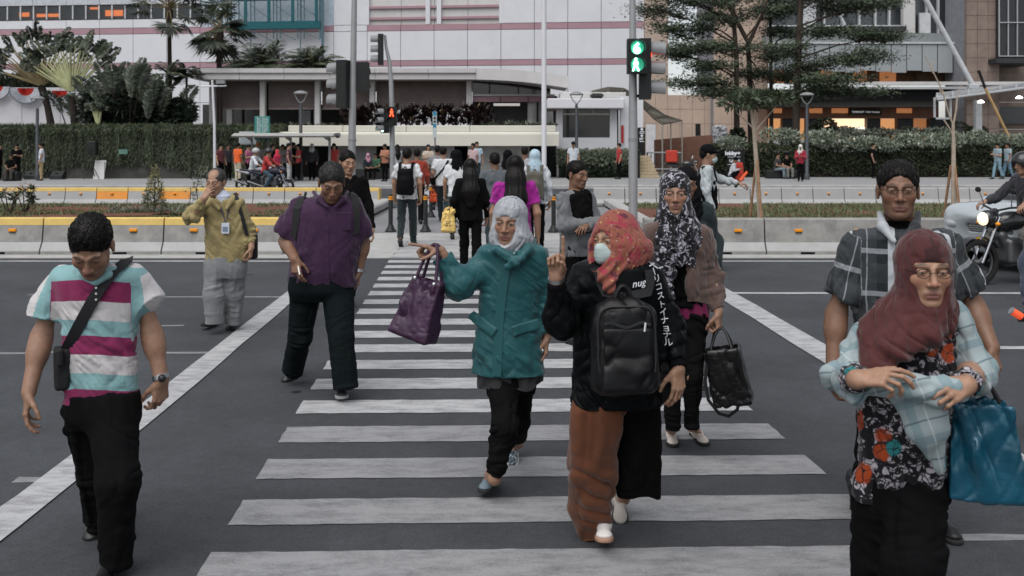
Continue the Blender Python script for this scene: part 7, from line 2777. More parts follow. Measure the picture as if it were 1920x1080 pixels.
 # ---------------- woman in the black jacket with an orange scarf and a mask
def jacket_woman():
 D = 4.05
 t = thing('person','woman in a black jacket, orange patterned headscarf, face mask and rust skirt, one finger raised','person',(XU(1150,D),D,0))
 h = Head(P(1152,448,D - .02),yaw=-46,pitch=4,size=1.0)
 Sl,El,Wl = P(1088,520,D),P(1052,600,D - .12),P(1043,520,D - .20)
 Sr,Er,Wr = P(1226,520,D),P(1256,605,D + .02),P(1272,690,D - .08)
 cl,fl = forearm(El,Wl,unit(A(-.02,-.15,1)),A(.1,1,.1),-1,.036,.027,(.0,.85,.95,.95),1.0,.0,1.0)
 cr,fr = forearm(Er,Wr,unit(A(.0,-.2,-1)),A(.55,-.85,0),1,.036,.027,(.25,.28,.32,.38),.5,.2,1.0)
 hl,kl,al = P(1115,755,D),P(1112,860,D + .03),P(1128,985,D + .13)
 hr,kr,ar = P(1195,755,D + .03),P(1190,850,D + .14),P(1170,935,D + .40)
 body_mesh(t,hidden_body(P(1155,520,D),P(1155,720,D),((hl,kl,al),(hr,kr,ar)),((P(1155,520,D),Sl),(P(1155,520,D),Sr))) + cl + cr,h,SKIN_B,LIP_B,.006,((fl,None),(fr,None)),neck=P(1158,500,D + .04))
 mj = cloth('black_jacket',(.0075,.009,.010),.42,.05,.2,240,.5,.15)
 st = stations([(482,1100,1205,.62),(498,1075,1236,.64),(550,1072,1240,.68),(640,1074,1238,.68),(758,1070,1244,.62)],D)
 pr = [loft(st,top=.05)] + chain([Sl + A(.02,0,0),El,P(1043,538,D - .19)],[.058,.068,.048],.05,cut1=True) + chain([Sr + A(-.02,0,0),Er,P(1271,678,D - .07)],[.058,.062,.046],.05,cut1=True)
 fo = both(torso_folds(.007,(30,-35),4,14,ZV(490,D),ZV(750,D)),limb_folds(Sl,El,Wl,.0075,24),limb_folds(Sr,Er,Wr,.007,24))
 ja = garment(t,'jacket',pr,mj,.005,fo,(ZV(758,D),.008,9),seed=13)
 for W_,E_,c0 in ((P(1043,534,D - .19),El,0),(P(1271,684,D - .075),Er,1)):
  ax = unit(W_ - E_)
  garment(t,'cuff',[cap(W_ - ax*.03,W_ + ax*.012,.040,.037,0,'u',((W_ + ax*.012,ax),(W_ - ax*.03,-ax)))],cloth('ribbing',(.010,.009,.011),.95),.005,[dict(s=(90,90,3),a=.002,w=0)])
  # wrist band on the raised hand
 ax = unit(Wl - El)
 B = basis(ax,(0,1,0))
 ring = [Wl - ax*.008 + .031*(math.cos(a)*B[0] + math.sin(a)*B[2]) for a in np.linspace(0,2*math.pi,17)]
 MB().ribbon(ring,[p - (Wl - ax*.008) for p in ring],.017,.004).build('bracelet',M_BUCKLE,t,True)
 mo = print_mat('cloth_orange_scarf',(.22,.070,.048),[((.34,.22,.09),26,(.20,.12),1.0,'blob'),((.26,.035,.05),20,(.52,.60),5.0,'noise'),((.42,.28,.25),34,(.16,.10),9.0,'blob'),((.10,.03,.05),34,(.085,.05),9.0,'blob'),((.09,.02,.03),30,(.60,.66),12.0,'noise')])
 dr = stations([(512,1118,1192,.8,-.04),(492,1108,1216,.78,-.02),(470,1108,1226,.8),(440,1110,1220,.9)],D)
 ex = [cap(P(1130,500,D - .10),P(1148,545,D - .155),.055,.022,.04)]
 hijab(t,h,dr,mo,.0045,5,opening=(.060,.075,.086),amp=.008,extra=ex)
 # face mask
 mk = mat('mask_green',(.36,.44,.425),.75,0,.08,12,.1,200)
 pm = [ell(h.w(0,.03,-.056),(.067,.078,.054),h.M,0,'u',((h.w(0,.042,0),-h.M[1]),)),h.C((0,.098,-.026),(0,.096,-.072),.022,.020,.03)]
 garment(t,'face_mask',pm,mk,.0035,[dict(s=(4,4,60),rot=h.M,a=.0016,w=.1)])
 # rust culottes, their shaded right half painted as a black panel
 mr = cloth('rust',(.100,.034,.015),.8,.15,.2)
 leg1 = stations([(735,1074,1200,.52,-.0),(770,1068,1178,.62,-.03),(860,1062,1158,.80,.01),(950,1065,1152,.74,.09),(1006,1084,1150,.74,.14)],D)

 def fr_(v):
  return [dict(s=(17,10,1.2),a=.009,w=.4),dict(s=(4,4,15),rot=roty(-24),a=.0055,mask=np.clip((ZV(800,D) - v[:,2])/.15,0,1),w=1.0),dict(s=(34,30,6),rot=roty(14),a=.002)]
 garment(t,'culottes',[loft(leg1,top=0)],mr,.006,fr_,(ZV(1006,D + .14),.03,8),seed=15)
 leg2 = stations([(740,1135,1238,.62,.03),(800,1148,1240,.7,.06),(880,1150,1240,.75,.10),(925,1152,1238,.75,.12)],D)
 garment(t,'tunic',[loft(leg2,top=0)],cloth('culottes_shade',(.008,.0065,.006)),.006,[dict(s=(17,12,1.8),a=.014,w=.5),dict(s=(40,40,12),a=.003)],(ZV(925,D),.03,12),seed=16)  # no real tunic: shaded right half of the culottes, painted black
 msw = mat('shoe_white',(.62,.59,.56),.6,0,.1,20,.1,120)
 make_shoe(t,G(1131,1012) + A(0,.05,.015),-2,-12,'sneaker',msw,mat('sole_gum',(.35,.2,.14),.8),.245,.0042)
 garment(t,'sock',[cap(P(1128,995,D + .14),G(1131,1012) + A(0,.03,.07),.034,.032)],msw,.006)
 f = G(1166,976)
 make_shoe(t,f + A(.0,.17,.10),-2,30,'flat',mat('shoe_beige',(.42,.38,.34),.7,0,.1,20),M_SOLE_DK,.24,.0045)
 # backpack carried on the chest
 bag = thing('backpack','large black leather backpack worn on the chest of the woman with the raised finger','backpack',P(1168,650,D - .26))
 ml = mat('leather_black',(.0045,.0045,.005),.40,0,.3,8,.10,200,.22)
 cz = P(1170,652,D - .235)
 Mb = basis(A(.06,-1,.12))
 bx = [box_prim(cz,(.136,.075,.188),Mb,.055,taper=.07),ell(cz + Mb[2]*.11,(.115,.07,.09),Mb,.05)]
 bb = garment(bag,'bag_body',bx,ml,.005,[dict(s=(14,14,7),a=.005),dict(s=(40,40,40),a=.001)],seed=17)
 garment(bag,'front_pocket',[box_prim(cz - Mb[2]*.040 + Mb[1]*.066,(.104,.022,.130),Mb,.018,taper=-.02)],ml,.0045,lambda v: [dict(s=(9,9,5),rot=roty(12),a=.008,w=1.0),dict(s=(22,22,12),rot=roty(-30),a=.003)],seed=18)
 # piping and zip round the front
 rim = [cz + Mb[1]*.070 + Mb[0]*.117*math.copysign(abs(math.cos(a)) ** .35,math.cos(a)) + Mb[2]*(.02 + .150*math.copysign(abs(math.sin(a)) ** .45,math.sin(a))) for a in np.linspace(-.55,math.pi + .55,40)]
 MB().tube(rim,.0045,6).build('piping',mat('piping_grey',(.014,.014,.015),.5),bag,True)
 zp = [cz + Mb[1]*.084 + Mb[0]*(-.095 + .19*i/9) + Mb[2]*(.098 + .010*math.sin(i)) for i in range(10)]
 MB().ribbon(zp,Mb[1],.012,.004).build('zip',mat('zip_dark',(.03,.03,.032),.35,.6),bag)
 MB().tube([zp[1] + Mb[1]*.006,zp[1] + Mb[1]*.012 - Mb[2]*.035 + Mb[0]*.006],.0045,6).build('zip_pull',M_BUCKLE,bag)
 handle(bag,cz + Mb[2]*.18 - Mb[0]*.04,cz + Mb[2]*.18 + Mb[0]*.04,cz + Mb[2]*.25,ml,.012,'grab_handle')
 for s in (-1,1):
  us = [(1170 + s*30,560),(1168 + s*40,540),(1166 + s*46,520),(1164 + s*46,505)]
  pts,nn = on_surface([ja],[P(u,v,D) for u,v in us],[A(0,1,0)]*4,.010)
  strap('shoulder_strap',[cz + Mb[2]*.19 + Mb[0]*.06*s] + pts[1:] + [P(us[-1][0],488,D + .05)],np.array([A(.1*s,-1,.5)]*5),.038,mat('nylon_black',(0,0,0)),bag,.007)
  # lettering on the sleeve and the chest, laid on the cloth
 mw = mat('print_white',(.48,.49,.52),.7)

 def lay(txt,c,M,size,bold,shear=0.0):
  o = text_mesh(txt,size,mw,'lettering',bold,None,(0,0,0),(0,0,0),ext=0,shear=shear)
  me = o.data
  bm = bmesh.new()
  bm.from_mesh(me)
  bmesh.ops.subdivide_edges(bm,edges=[e for e in bm.edges if e.calc_length() > .006],cuts=2,use_grid_fill=False)
  bmesh.ops.triangulate(bm,faces=bm.faces)
  pts = [c + M[0]*v.co.x + M[2]*v.co.y for v in bm.verts]
  sp,_ = on_surface([ja],pts,[M[1]*-1]*len(pts),.0025)
  for v,p in zip(bm.verts,sp):
   v.co = Vector(p)
  bmesh.ops.recalc_face_normals(bm,faces=bm.faces)
  bm.to_mesh(me)
  bm.free()
  o.parent = t
  o.matrix_parent_inverse = Matrix.Translation(-Vector(t['base']))
  return o
 Mt = np.array([unit(A(1,0,.16)),A(0,-1,0),unit(A(-.16,0,1))])
 lay('nuga',P(1206,536,D - .2),Mt,.042,.0002,.35)
 chars = 'エーリコストイナョナル'
 path = [P(1239,507,D - .3),P(1250,545,D - .3),P(1259,590,D - .3),P(1266,630,D - .3),P(1271,665,D - .3)]
 for i,ch in enumerate(chars):
  s_ = i/(len(chars) - 1)*(len(path) - 1)
  k = min(int(s_),len(path) - 2)
  c = path[k]*(1 - (s_ - k)) + path[k + 1]*(s_ - k)
  d = unit(path[k + 1] - path[k])
  M2 = np.array([unit(A(-d[2],0,d[0])),A(0,-1,0),-d])
  if ch == 'ー':
   M2 = np.array([M2[2],M2[1],-M2[0]])
  lay(ch,c,M2,.036,.0004)
 return t

 # ---------------- woman in the brown cardigan
def cardigan_woman():
 D = 5.3
 t = thing('person','woman in a brown cardigan and black clothes with a black and white floral scarf','person',(XU(1275,D),D,0))
 h = Head(P(1266,362,D - .02),yaw=-9,pitch=3,size=1.02)
 Sl,El,Wl = P(1228,440,D),P(1212,515,D + .04),P(1222,585,D - .06)
 Sr,Er,Wr = P(1316,440,D),P(1336,515,D + .03),P(1347,585,D - .06)
 cl,fl = forearm(El,Wl,unit(A(0,-.1,-1)),A(-1,0,0),-1,.036,.026)
 cr,fr = forearm(Er,Wr,unit(A(.08,-.1,-1)),A(.9,-.5,0),1,.036,.026,(.75,.8,.85,.85),.8)
 hl,kl,al = P(1262,610,D),P(1258,705,D - .06),P(1262,800,D - .04)
 hr,kr,ar = P(1302,610,D),P(1300,705,D - .10),P(1297,798,D - .04)
 fe = foot_skin(al,G(1259,822) + A(0,.06,0),-4,0,.235) + foot_skin(ar,G(1301,820) + A(0,.06,0),10,0,.235)
 fe_ = [cap(al,G(1260,825) + A(0,.05,.05),.032,.034,.02),cap(G(1259,828) + A(0,.03,.04),G(1258,838) + A(0,-.05,.022),.032,.026,.02),cap(ar,G(1300,822) + A(0,.05,.05),.032,.034,.02),cap(G(1302,826) + A(0,.03,.04),G(1308,838) + A(0,-.05,.022),.032,.026,.02)]
 body_mesh(t,hidden_body(P(1270,440,D),P(1278,590,D),((hl,kl,al),(hr,kr,ar)),((P(1270,440,D),Sl),(P(1270,440,D),Sr))) + cl + cr + fe,h,SKIN_A,LIP_B,.0065,((fl,None),(fr,None)),neck=P(1268,415,D + .03))
 garment(t,'top',[loft(stations([(420,1240,1305,.62),(440,1228,1314,.66),(520,1234,1316,.7),(572,1234,1324,.62)],D),top=.04)],M_BLACK2,.006,torso_folds(.008,(20,-20)),seed=20)
 garment(t,'undershirt',[loft(stations([(565,1240,1330,.56),(594,1240,1331,.54)],D),top=0)],cloth('magenta_hem',(.16,.012,.062)),.006,torso_folds(.006,(10,-10)),seed=21)
 mc = cloth('brown_knit',(.088,.056,.047),.9,.3,.15,180)
 st = stations([(414,1228,1312,.62),(430,1217,1330,.66),(500,1222,1330,.72),(560,1224,1328,.72)],D,dy=.012)
 pr = [loft(st,top=.05,bot=.0)] + chain([Sl,El,P(1221,578,D - .05)],[.055,.055,.045],.05,cut1=True) + chain([Sr,Er,P(1346,578,D - .05)],[.055,.055,.042],.05,cut1=True)
 pr += [loft([(ZV(640,D),XU(1266,D),D - .30,XU(1285,D) - XU(1266,D),.27),(ZV(400,D),XU(1262,D),D - .30,XU(1280,D) - XU(1262,D),.27)],op='s',top=0,ex=4)]
 garment(t,'cardigan',pr,mc,.006,both(torso_folds(.010,(15,-25),4,14),limb_folds(Sl,El,Wl,.009,30),limb_folds(Sr,Er,Wr,.010,34,9)),(ZV(560,D),.02,9),seed=22)
 mh = mat('scarf_black',(.012,.012,.014),.8,0,.2,20,.2,200)
 mf = print_mat('cloth_floral_bw',(.010,.010,.012),[((.34,.32,.37),30,(.54,.58),4.0,'noise'),((.006,.006,.008),44,(.05,.02),1.0,'vein'),((.26,.25,.29),40,(.14,.09),3.0,'blob')])
 ex = [cap(P(1248,470,D - .17),P(1250,560,D - .17),.060,.040,.05,flat=.5,n=(0,1,0))]
 hijab(t,h,stations([(498,1248,1300,.55,-.09),(470,1228,1312,.66,-.05),(435,1222,1318,.75,-.02),(408,1232,1308,.85),(385,1238,1298,1.0)],D),mf,.005,7,amp=.010,extra=ex)
 tr = [loft(stations([(585,1240,1330,.55),(612,1238,1328,.6),(632,1242,1324,.5)],D),k=.02,top=0)] + trouser_leg(hl,kl,P(1262,806,D - .04),.074,.058,.044,.02) + trouser_leg(hr,kr,P(1296,800,D - .04),.072,.056,.042,.02)
 garment(t,'trousers',tr,M_BLACK,.0065,both(leg_folds(hl,kl,al,.006),leg_folds(hr,kr,ar,.006)),seed=23)
 mcr = mat('shoe_cream',(.58,.51,.45),.5,0,.1,20)
 make_shoe(t,G(1259,822) + A(0,.06,0),-4,0,'flat',mcr,M_SOLE_DK,.235,.0045)
 make_shoe(t,G(1301,820) + A(0,.06,0),10,0,'flat',mcr,M_SOLE_DK,.235,.0045)
 mb = mat('leather_black2',(.0045,.0045,.005),.3,0,.25,10,.10,160,.4)
 bag = thing('handbag','black leather handbag with a dangling strap held by the woman in the cardigan','handbag',P(1362,700,D - .1))
 c_ = P(1364,704,D - .12)
 M_ = np.array([unit(A(.93,-.3,-.22)),unit(A(.3,.95,0)),A(0,0,1)])
 M_[2] = unit(A(-.22,0,1))
 M_[0] = unit(M_[0] - M_[2]*M_[0].dot(M_[2]))
 M_[1] = np.cross(M_[2],M_[0])
 tote(bag,c_,(.108,.06,.165),M_,mb,seed=24,vox=.005,taper=.05)
 hp = P(1350,614,D - .09)
 for s in (-1,1):
  handle(bag,c_ + M_[2]*.150 - M_[0]*.06 + M_[1]*.035*s,c_ + M_[2]*.150 + M_[0]*.06 + M_[1]*.035*s,hp + A(0,.02*s,0),mb,.008)
 pts = [P(1326,680,D - .13),P(1322,715,D - .15),P(1328,750,D - .17),P(1348,775,D - .18),P(1366,780,D - .18),P(1382,768,D - .18),P(1388,745,D - .17),P(1392,700,D - .15)]
 strap('shoulder_strap',pts,np.array([A(0,-1,0)]*len(pts)),.018,mb,bag,.005)
 return t

 # ---------------- man in the plaid shirt
def plaid_mat(name,base,bands,attr='gc'):
 """Woven check: lists of (axis, period, phase, width, colour, opacity)."""
 m,nt,b = nodes_of(name)
 L = nt.links
 at = nt.nodes.new('ShaderNodeAttribute')
 at.attribute_name = attr
 sp = nt.nodes.new('ShaderNodeSeparateXYZ')
 L.new(at.outputs['Vector'],sp.inputs[0])
 rgb = nt.nodes.new('ShaderNodeRGB')
 rgb.outputs[0].default_value = c4(base)
 cur = rgb.outputs[0]
 for ax,per,ph,wd,col,op in bands:
  ad = nt.nodes.new('ShaderNodeMath')
  ad.operation = 'MULTIPLY_ADD'
  ad.inputs[1].default_value = 1/per
  ad.inputs[2].default_value = ph + 100
  L.new(sp.outputs[ax],ad.inputs[0])
  fr = nt.nodes.new('ShaderNodeMath')
  fr.operation = 'FRACT'
  L.new(ad.outputs[0],fr.inputs[0])
  lt = nt.nodes.new('ShaderNodeMath')
  lt.operation = 'LESS_THAN'
  lt.inputs[1].default_value = wd
  L.new(fr.outputs[0],lt.inputs[0])
  ml = nt.nodes.new('ShaderNodeMath')
  ml.operation = 'MULTIPLY'
  ml.inputs[1].default_value = op
  L.new(lt.outputs[0],ml.inputs[0])
  mx = nt.nodes.new('ShaderNodeMix')
  mx.data_type = 'RGBA'
  mx.inputs['B'].default_value = c4(col)
  L.new(ml.outputs[0],mx.inputs['Factor'])
  L.new(cur,mx.inputs['A'])
  cur = mx.outputs['Result']
 cloth_finish(nt,b,cur,.85)
 return m

def sleeve_coords(c,sl):
 """Cloth coordinates: across and along the body; turned into arm coordinates on the sleeves. sl: (shoulder, elbow, side)."""
 def f(v,n):
  x = v[:,0] - c[0]
  z = v[:,2] - c[2]
  g = np.stack([x + .35*(v[:,1] - c[1])*np.sign(x),np.zeros(len(v)),z],1)
  for S_,E_,q in sl:
   ax = unit(E_ - S_)
   al = (v - S_) @ ax
   rad = v - S_ - al[:,None]*ax
   B = basis(ax,(0,1,0))
   out = (((v[:,0] - S_[0])*q > .0) & (al > -.05)) | (((v[:,0] - S_[0])*q > .03))
   across = rad @ unit(A(1,0,0) - ax*ax[0])
   gs = np.stack([across + .05,np.zeros(len(v)),-al],1)
   g = np.where(out[:,None],gs,g)
  return {'gc': g}
 return f

def plaid_man():
 D = 4.25
 t = thing('person','tall man with glasses in a dark plaid short-sleeved shirt behind the woman in maroon','person',(XU(1690,D),D,0))
 h = Head(P(1684,356,D - .03),yaw=-18,pitch=2,size=1.10)
 Sl,El,Wl = P(1603,458,D),P(1568,590,D + .03),P(1562,690,D - .05)
 Sr,Er,Wr = P(1778,455,D),P(1826,575,D + .02),P(1860,650,D - .12)
 cl,fl = forearm(El,Wl,unit(A(-.12,-.15,-1)),A(-1,-.2,0),-1,.046,.032,(.45,.5,.55,.6),.6,S_=Sl,size=1.05)
 cr,fr = forearm(Er,Wr,unit(A(.22,-.3,-1)),A(.8,-.6,.2),1,.046,.032,(.35,.4,.5,.6),.6,S_=Sr,size=1.05)
 hl,kl,al = P(1655,720,D),P(1640,850,D + .02),P(1625,915,D + .20)
 hr,kr,ar = P(1740,720,D),P(1745,850,D - .1),P(1745,965,D - .14)
 body_mesh(t,hidden_body(P(1690,470,D),P(1695,700,D),((hl,kl,al),(hr,kr,ar)),((P(1690,470,D),Sl),(P(1690,470,D),Sr))) + cl + cr,h,SKIN_C,LIP_A,.0065,((fl,None),(fr,None)),neck=P(1686,425,D + .04),stubble=.2)
 short_hair(t,h,.0045,seed=31,front=.03)
 mp = plaid_mat('cloth_plaid_dark',(.012,.015,.017),[('X',.19,.10,.48,(.045,.05,.055),.5),('Z',.19,.30,.45,(.04,.045,.05),.5),('X',.19,.36,.17,(.46,.48,.50),.80),('Z',.19,.62,.12,(.40,.42,.45),.45),('X',.19,.86,.03,(.35,.37,.40),.5)])
 pr = [loft(stations([(420,1640,1735,.62),(438,1603,1780,.62),(500,1600,1788,.66),(620,1604,1788,.66),(700,1606,1786,.6)],D),top=.06)]
 pr += chain([Sl,Sl*.4 + El*.6,P(1575,556,D + .02)],[.062,.072,.074],.05,cut1=True) + chain([Sr,Sr*.4 + Er*.6,P(1812,543,D + .02)],[.062,.072,.074],.05,cut1=True)
 sh = garment(t,'shirt',pr,mp,.006,both(torso_folds(.008,(25,-30),4,12),limb_folds(Sl,El,Wl,.008,20),limb_folds(Sr,Er,Wr,.008,20)),(ZV(700,D),.01,9),sleeve_coords(P(1690,500,D),((Sl,El,-1),(Sr,Er,1))),seed=32)
 mcw = cloth('collar_grey',(.33,.35,.37))
 garment(t,'collar',chain([P(1650,400,D + .05),P(1655,425,D - .09),P(1676,452,D - .15)],[.014,.022,.012],.015),mcw,.005)
 garment(t,'collar',chain([P(1722,400,D + .05),P(1716,425,D - .09),P(1694,452,D - .15)],[.014,.022,.012],.015),cloth('collar_dark',(.03,.033,.036)),.005)
 garment(t,'undershirt',[cap(P(1685,428,D + .0),P(1685,455,D - .07),.06,.05)],M_BLACK2,.006)
 tr = [loft(stations([(690,1612,1784,.6),(740,1612,1784,.62),(790,1625,1772,.5)],D),k=.03,top=0)] + trouser_leg(hl,kl,P(1625,920,D + .2),.105,.082,.066) + trouser_leg(hr,kr,P(1745,970,D - .14),.105,.085,.07)
 garment(t,'trousers',tr,M_BLACK,.0075,both(leg_folds(hl,kl,al),leg_folds(hr,kr,ar)),seed=33)
 f = G(1622,952)
 make_shoe(t,f + A(0,.17,.07),-10,20,'loafer',M_SHOE_BLK,M_SOLE_DK,.28,.0055)
 make_shoe(t,G(1748,985) + A(0,.06,0),4,0,'loafer',M_SHOE_BLK,M_SOLE_DK,.28,.0055)
 glasses(t,h)
 return t

def glasses(t,h):
 g = MB()
 for q in (-1,1):
  ring = [h.w(q*.031 + .021*math.cos(a),.106 - .012*abs(math.cos(a) + q*.0)*.5,.003 + .0145*math.sin(a)) for a in np.linspace(0,2*math.pi,17)]
  g.tube(ring,.0014*h.z,5)
  g.tube([h.w(q*.052,.100,.007),h.w(q*.068,.085,.008),h.w(q*.078,.0,.006)],.0014*h.z,5)
 g.tube([h.w(-.010,.107,.005),h.w(0,.111,.007),h.w(.010,.107,.005)],.0014*h.z,5)
 return g.build('glasses',mat('glasses_dark',(.012,.009,.008),.5,0),t,True)

 # ---------------- woman in the maroon headscarf, bottom right
def maroon_woman():
 D = 3.15
 t = thing('person','woman in a maroon headscarf, pale checked shawl and floral tunic clasping the shawl','person',(XU(1690,D),D,0))
 h = Head(P(1733,505,D - .05),yaw=-8,pitch=2,size=1.03)
 Sl,El,Wl = P(1634,612,D),P(1592,704,D - .08),P(1606,712,D - .30)
 Sr,Er,Wr = P(1796,612,D),P(1824,700,D - .05),P(1812,722,D - .27)
 cl,fl = forearm(El,Wl,unit(A(.75,-.55,.25)),A(.1,-.6,.8),-1,.040,.030,(.25,.35,.5,.6),.2,.35,1.0)
 cr,fr = forearm(Er,Wr,unit(A(-.75,-.45,-.1)),A(.2,-.75,.7),1,.040,.030,(.45,.5,.6,.6),.4,.2,1.0)
 hl,kl,al = P(1655,900,D + .03),P(1650,1050,D + .06),P(1645,1180,D + .2)
 hr,kr,ar = P(1715,900,D),P(1712,1050,D - .1),P(1710,1195,D - .08)
 body_mesh(t,hidden_body(P(1715,620,D),P(1690,850,D),((hl,kl,al),(hr,kr,ar)),((P(1715,620,D),Sl),(P(1715,620,D),Sr))) + cl + cr,h,SKIN_B,LIP_B,.0055,((fl,None),(fr,None)),neck=P(1720,575,D + .03))
 mm = cloth('maroon',(.060,.014,.014),.75,.2,.15)
 hijab(t,h,stations([(698,1612,1652,.9,-.17),(672,1609,1700,.75,-.14),(640,1610,1752,.66,-.11),(612,1616,1780,.68,-.08),(585,1634,1784,.74,-.05),(545,1660,1782,.82)],D),mm,.0042,11,amp=.010,opening=(.060,.075,.088))
 garment(t,'underscarf',[h.E((0,-.012,.036),(.079,.099,.086)),h.E((0,.125,-.040),(.058,.080,.089),.01,'s')],cloth('maroon_dark',(.035,.012,.012)),.004)
 glasses(t,h)
 mfl = print_mat('cloth_floral_tunic',(.006,.006,.008),[((.36,.33,.36),24,(.28,.22),2.0,'blob'),((.36,.33,.36),30,(.53,.57),4.0,'noise'),((.006,.006,.008),30,(.06,.03),7.0,'vein'),((.30,.045,.010),8.5,(.34,.28),11.0,'blob'),((.02,.16,.17),9.0,(.25,.20),5.0,'blob'),((.006,.006,.008),26,(.035,.015),3.0,'vein')])
 garment(t,'tunic',[loft(stations([(590,1640,1800,.55),(650,1622,1790,.62),(760,1610,1790,.68),(850,1606,1785,.66),(934,1606,1738,.62)],D),top=.05)],mfl,.0055,torso_folds(.012,(14,-10),2.6,12),(ZV(934,D),.01,9),seed=41)
 mpl = plaid_mat('cloth_shawl',(.27,.32,.33),[('X',.12,.1,.22,(.15,.23,.25),.7),('Z',.12,.3,.22,(.14,.21,.23),.7),('Z',.12,.72,.05,(.05,.085,.10),.65),('X',.12,.66,.04,(.44,.48,.49),.6)])
 sh = [Sl + A(.03,0,.04),El + A(-.01,0,.0),P(1604,722,D - .24)]
 sr = [Sr + A(-.03,0,.04),El*0 + Er + A(.01,0,0),P(1822,728,D - .22)]
 pr = [loft(stations([(562,1655,1775,.60,.03),(590,1630,1802,.62,.03),(660,1604,1822,.60,.03),(740,1592,1828,.5,.05),(775,1604,1822,.45,.06)],D),top=.06)]
 pr += chain(sh,[.056,.064,.052],.04,cut1=True) + chain(sr,[.056,.060,.052],.04,cut1=True)
 pr += [loft([(ZV(900,D),XU(1690,D),D - .32,.175,.32),(ZV(700,D),XU(1702,D),D - .32,.176,.32),(ZV(640,D),XU(1706,D),D - .32,.168,.32),(ZV(560,D),XU(1712,D),D - .30,.130,.30)],op='s',top=0,ex=3.5,k=.02)]
 pr += chain([P(1622,728,D - .26),P(1690,725,D - .30),P(1740,732,D - .30),P(1800,738,D - .26)],[.032,.034,.034,.034],.03,flat=.6,n=(0,1,0))
 pr += chain([P(1706,738,D - .27),P(1738,800,D - .255),P(1764,884,D - .21)],[.066,.062,.014],.03,flat=.34,n=(0,1,0))

 def fs(v):
  return limb_folds(Sl,El,Wl,.012,20)(v) + limb_folds(Sr,Er,Wr,.012,20)(v) + [dict(s=(13,10,4),rot=roty(28),a=.010,w=.9),dict(s=(24,20,14),a=.003)]
 garment(t,'shawl',pr,mpl,.0055,fs,None,lambda v,n: {'gc': np.stack([v[:,0]*.9 + v[:,2]*.35,0*v[:,0],v[:,2]*.9 - v[:,0]*.3 + .4*v[:,1]],1)},seed=42)
 for W_,E_ in ((Wl,El),(Wr,Er)):
  ax = unit(W_ - E_)
  garment(t,'cuff',[cap(W_ - ax*.06,W_ - ax*.012,.047,.043,0,'u',((W_ - ax*.012,ax),))],mfl,.005,[dict(s=(30,30,30),a=.004)])
 tr = [loft(stations([(890,1615,1772,.6),(940,1616,1764,.66),(965,1618,1760,.6)],D),k=.03,top=0)] + trouser_leg(hl,kl,P(1645,1200,D + .2),.105,.095,.105,.02) + trouser_leg(hr,kr,P(1710,1212,D - .08),.108,.098,.105,.02)
 garment(t,'trousers',tr,M_BLACK,.0075,both(leg_folds(hl,kl,al),leg_folds(hr,kr,ar)),seed=43)
 make_shoe(t,G(1710,1225) + A(0,.05,0),0,0,'loafer',M_SHOE_BLK,M_SOLE_DK,.24,.007)
 make_shoe(t,G(1645,1170) + A(0,.15,.06),0,18,'loafer',M_SHOE_BLK,M_SOLE_DK,.24,.007)
 ms = mat('bag_teal',(.006,.070,.115),.30,.15,.35,8,.15,60,.5,coat=.2)
 bag = thing('shopping_bag','shiny teal blue shopping bag hanging from the arm of the woman in maroon','bag',P(1845,850,D - .1))
 c_ = P(1842,842,D - .10)
 M_ = np.array([unit(A(.95,-.30,.10)),unit(A(.3,.95,0)),A(0,0,1)])
 M_[2] = unit(A(-.06,0,1))
 M_[0] = unit(M_[0] - M_[2]*M_[0].dot(M_[2]))
 M_[1] = np.cross(M_[2],M_[0])
 bp = [box_prim(c_,(.112,.058,.165),M_,.02,taper=.10),box_prim(c_ + M_[2]*.17,(.12,.03,.04),M_,.01,op='s',k=.02)]

 def fb(v):
  lz = ((v - c_) @ M_[2])/.175
  return [dict(s=(20,10,1.8),rot=M_ @ roty(14),a=.013,mask=np.clip(.8 + lz*.3,.4,1.1),w=.4),dict(s=(26,14,5),rot=M_ @ roty(-32),a=.007,w=.5),dict(s=(46,40,26),a=.0022)]
 garment(bag,'bag_body',bp,ms,.005,fb,seed=44)
 mbk = mat('nylon_black',(0,0,0))
 for s in (-1,1):
  handle(bag,c_ + M_[2]*.16 - M_[0]*.055 + M_[1]*.03*s,c_ + M_[2]*.16 + M_[0]*.055 + M_[1]*.03*s,P(1838,712,D - .10 + .02*s),mbk,.007)
 return t

striped_man()
khaki_man()
purple_man()
teal_woman()
jacket_woman()
cardigan_woman()
plaid_man()
maroon_woman()
# ------------------------------------------------------------------ vehicles
M_RUB = mat('rubber',(.012,.012,.012),.85)
M_BLKP = mat('paint_black',(.010,.010,.011),.25,0,.1,3,spec=.5,coat=.5)
M_CHR = mat('chrome',(.5,.5,.51),.18,1.0,.05)
M_ALU = mat('aluminium_dull',(.12,.12,.125),.45,.7,.15,10)

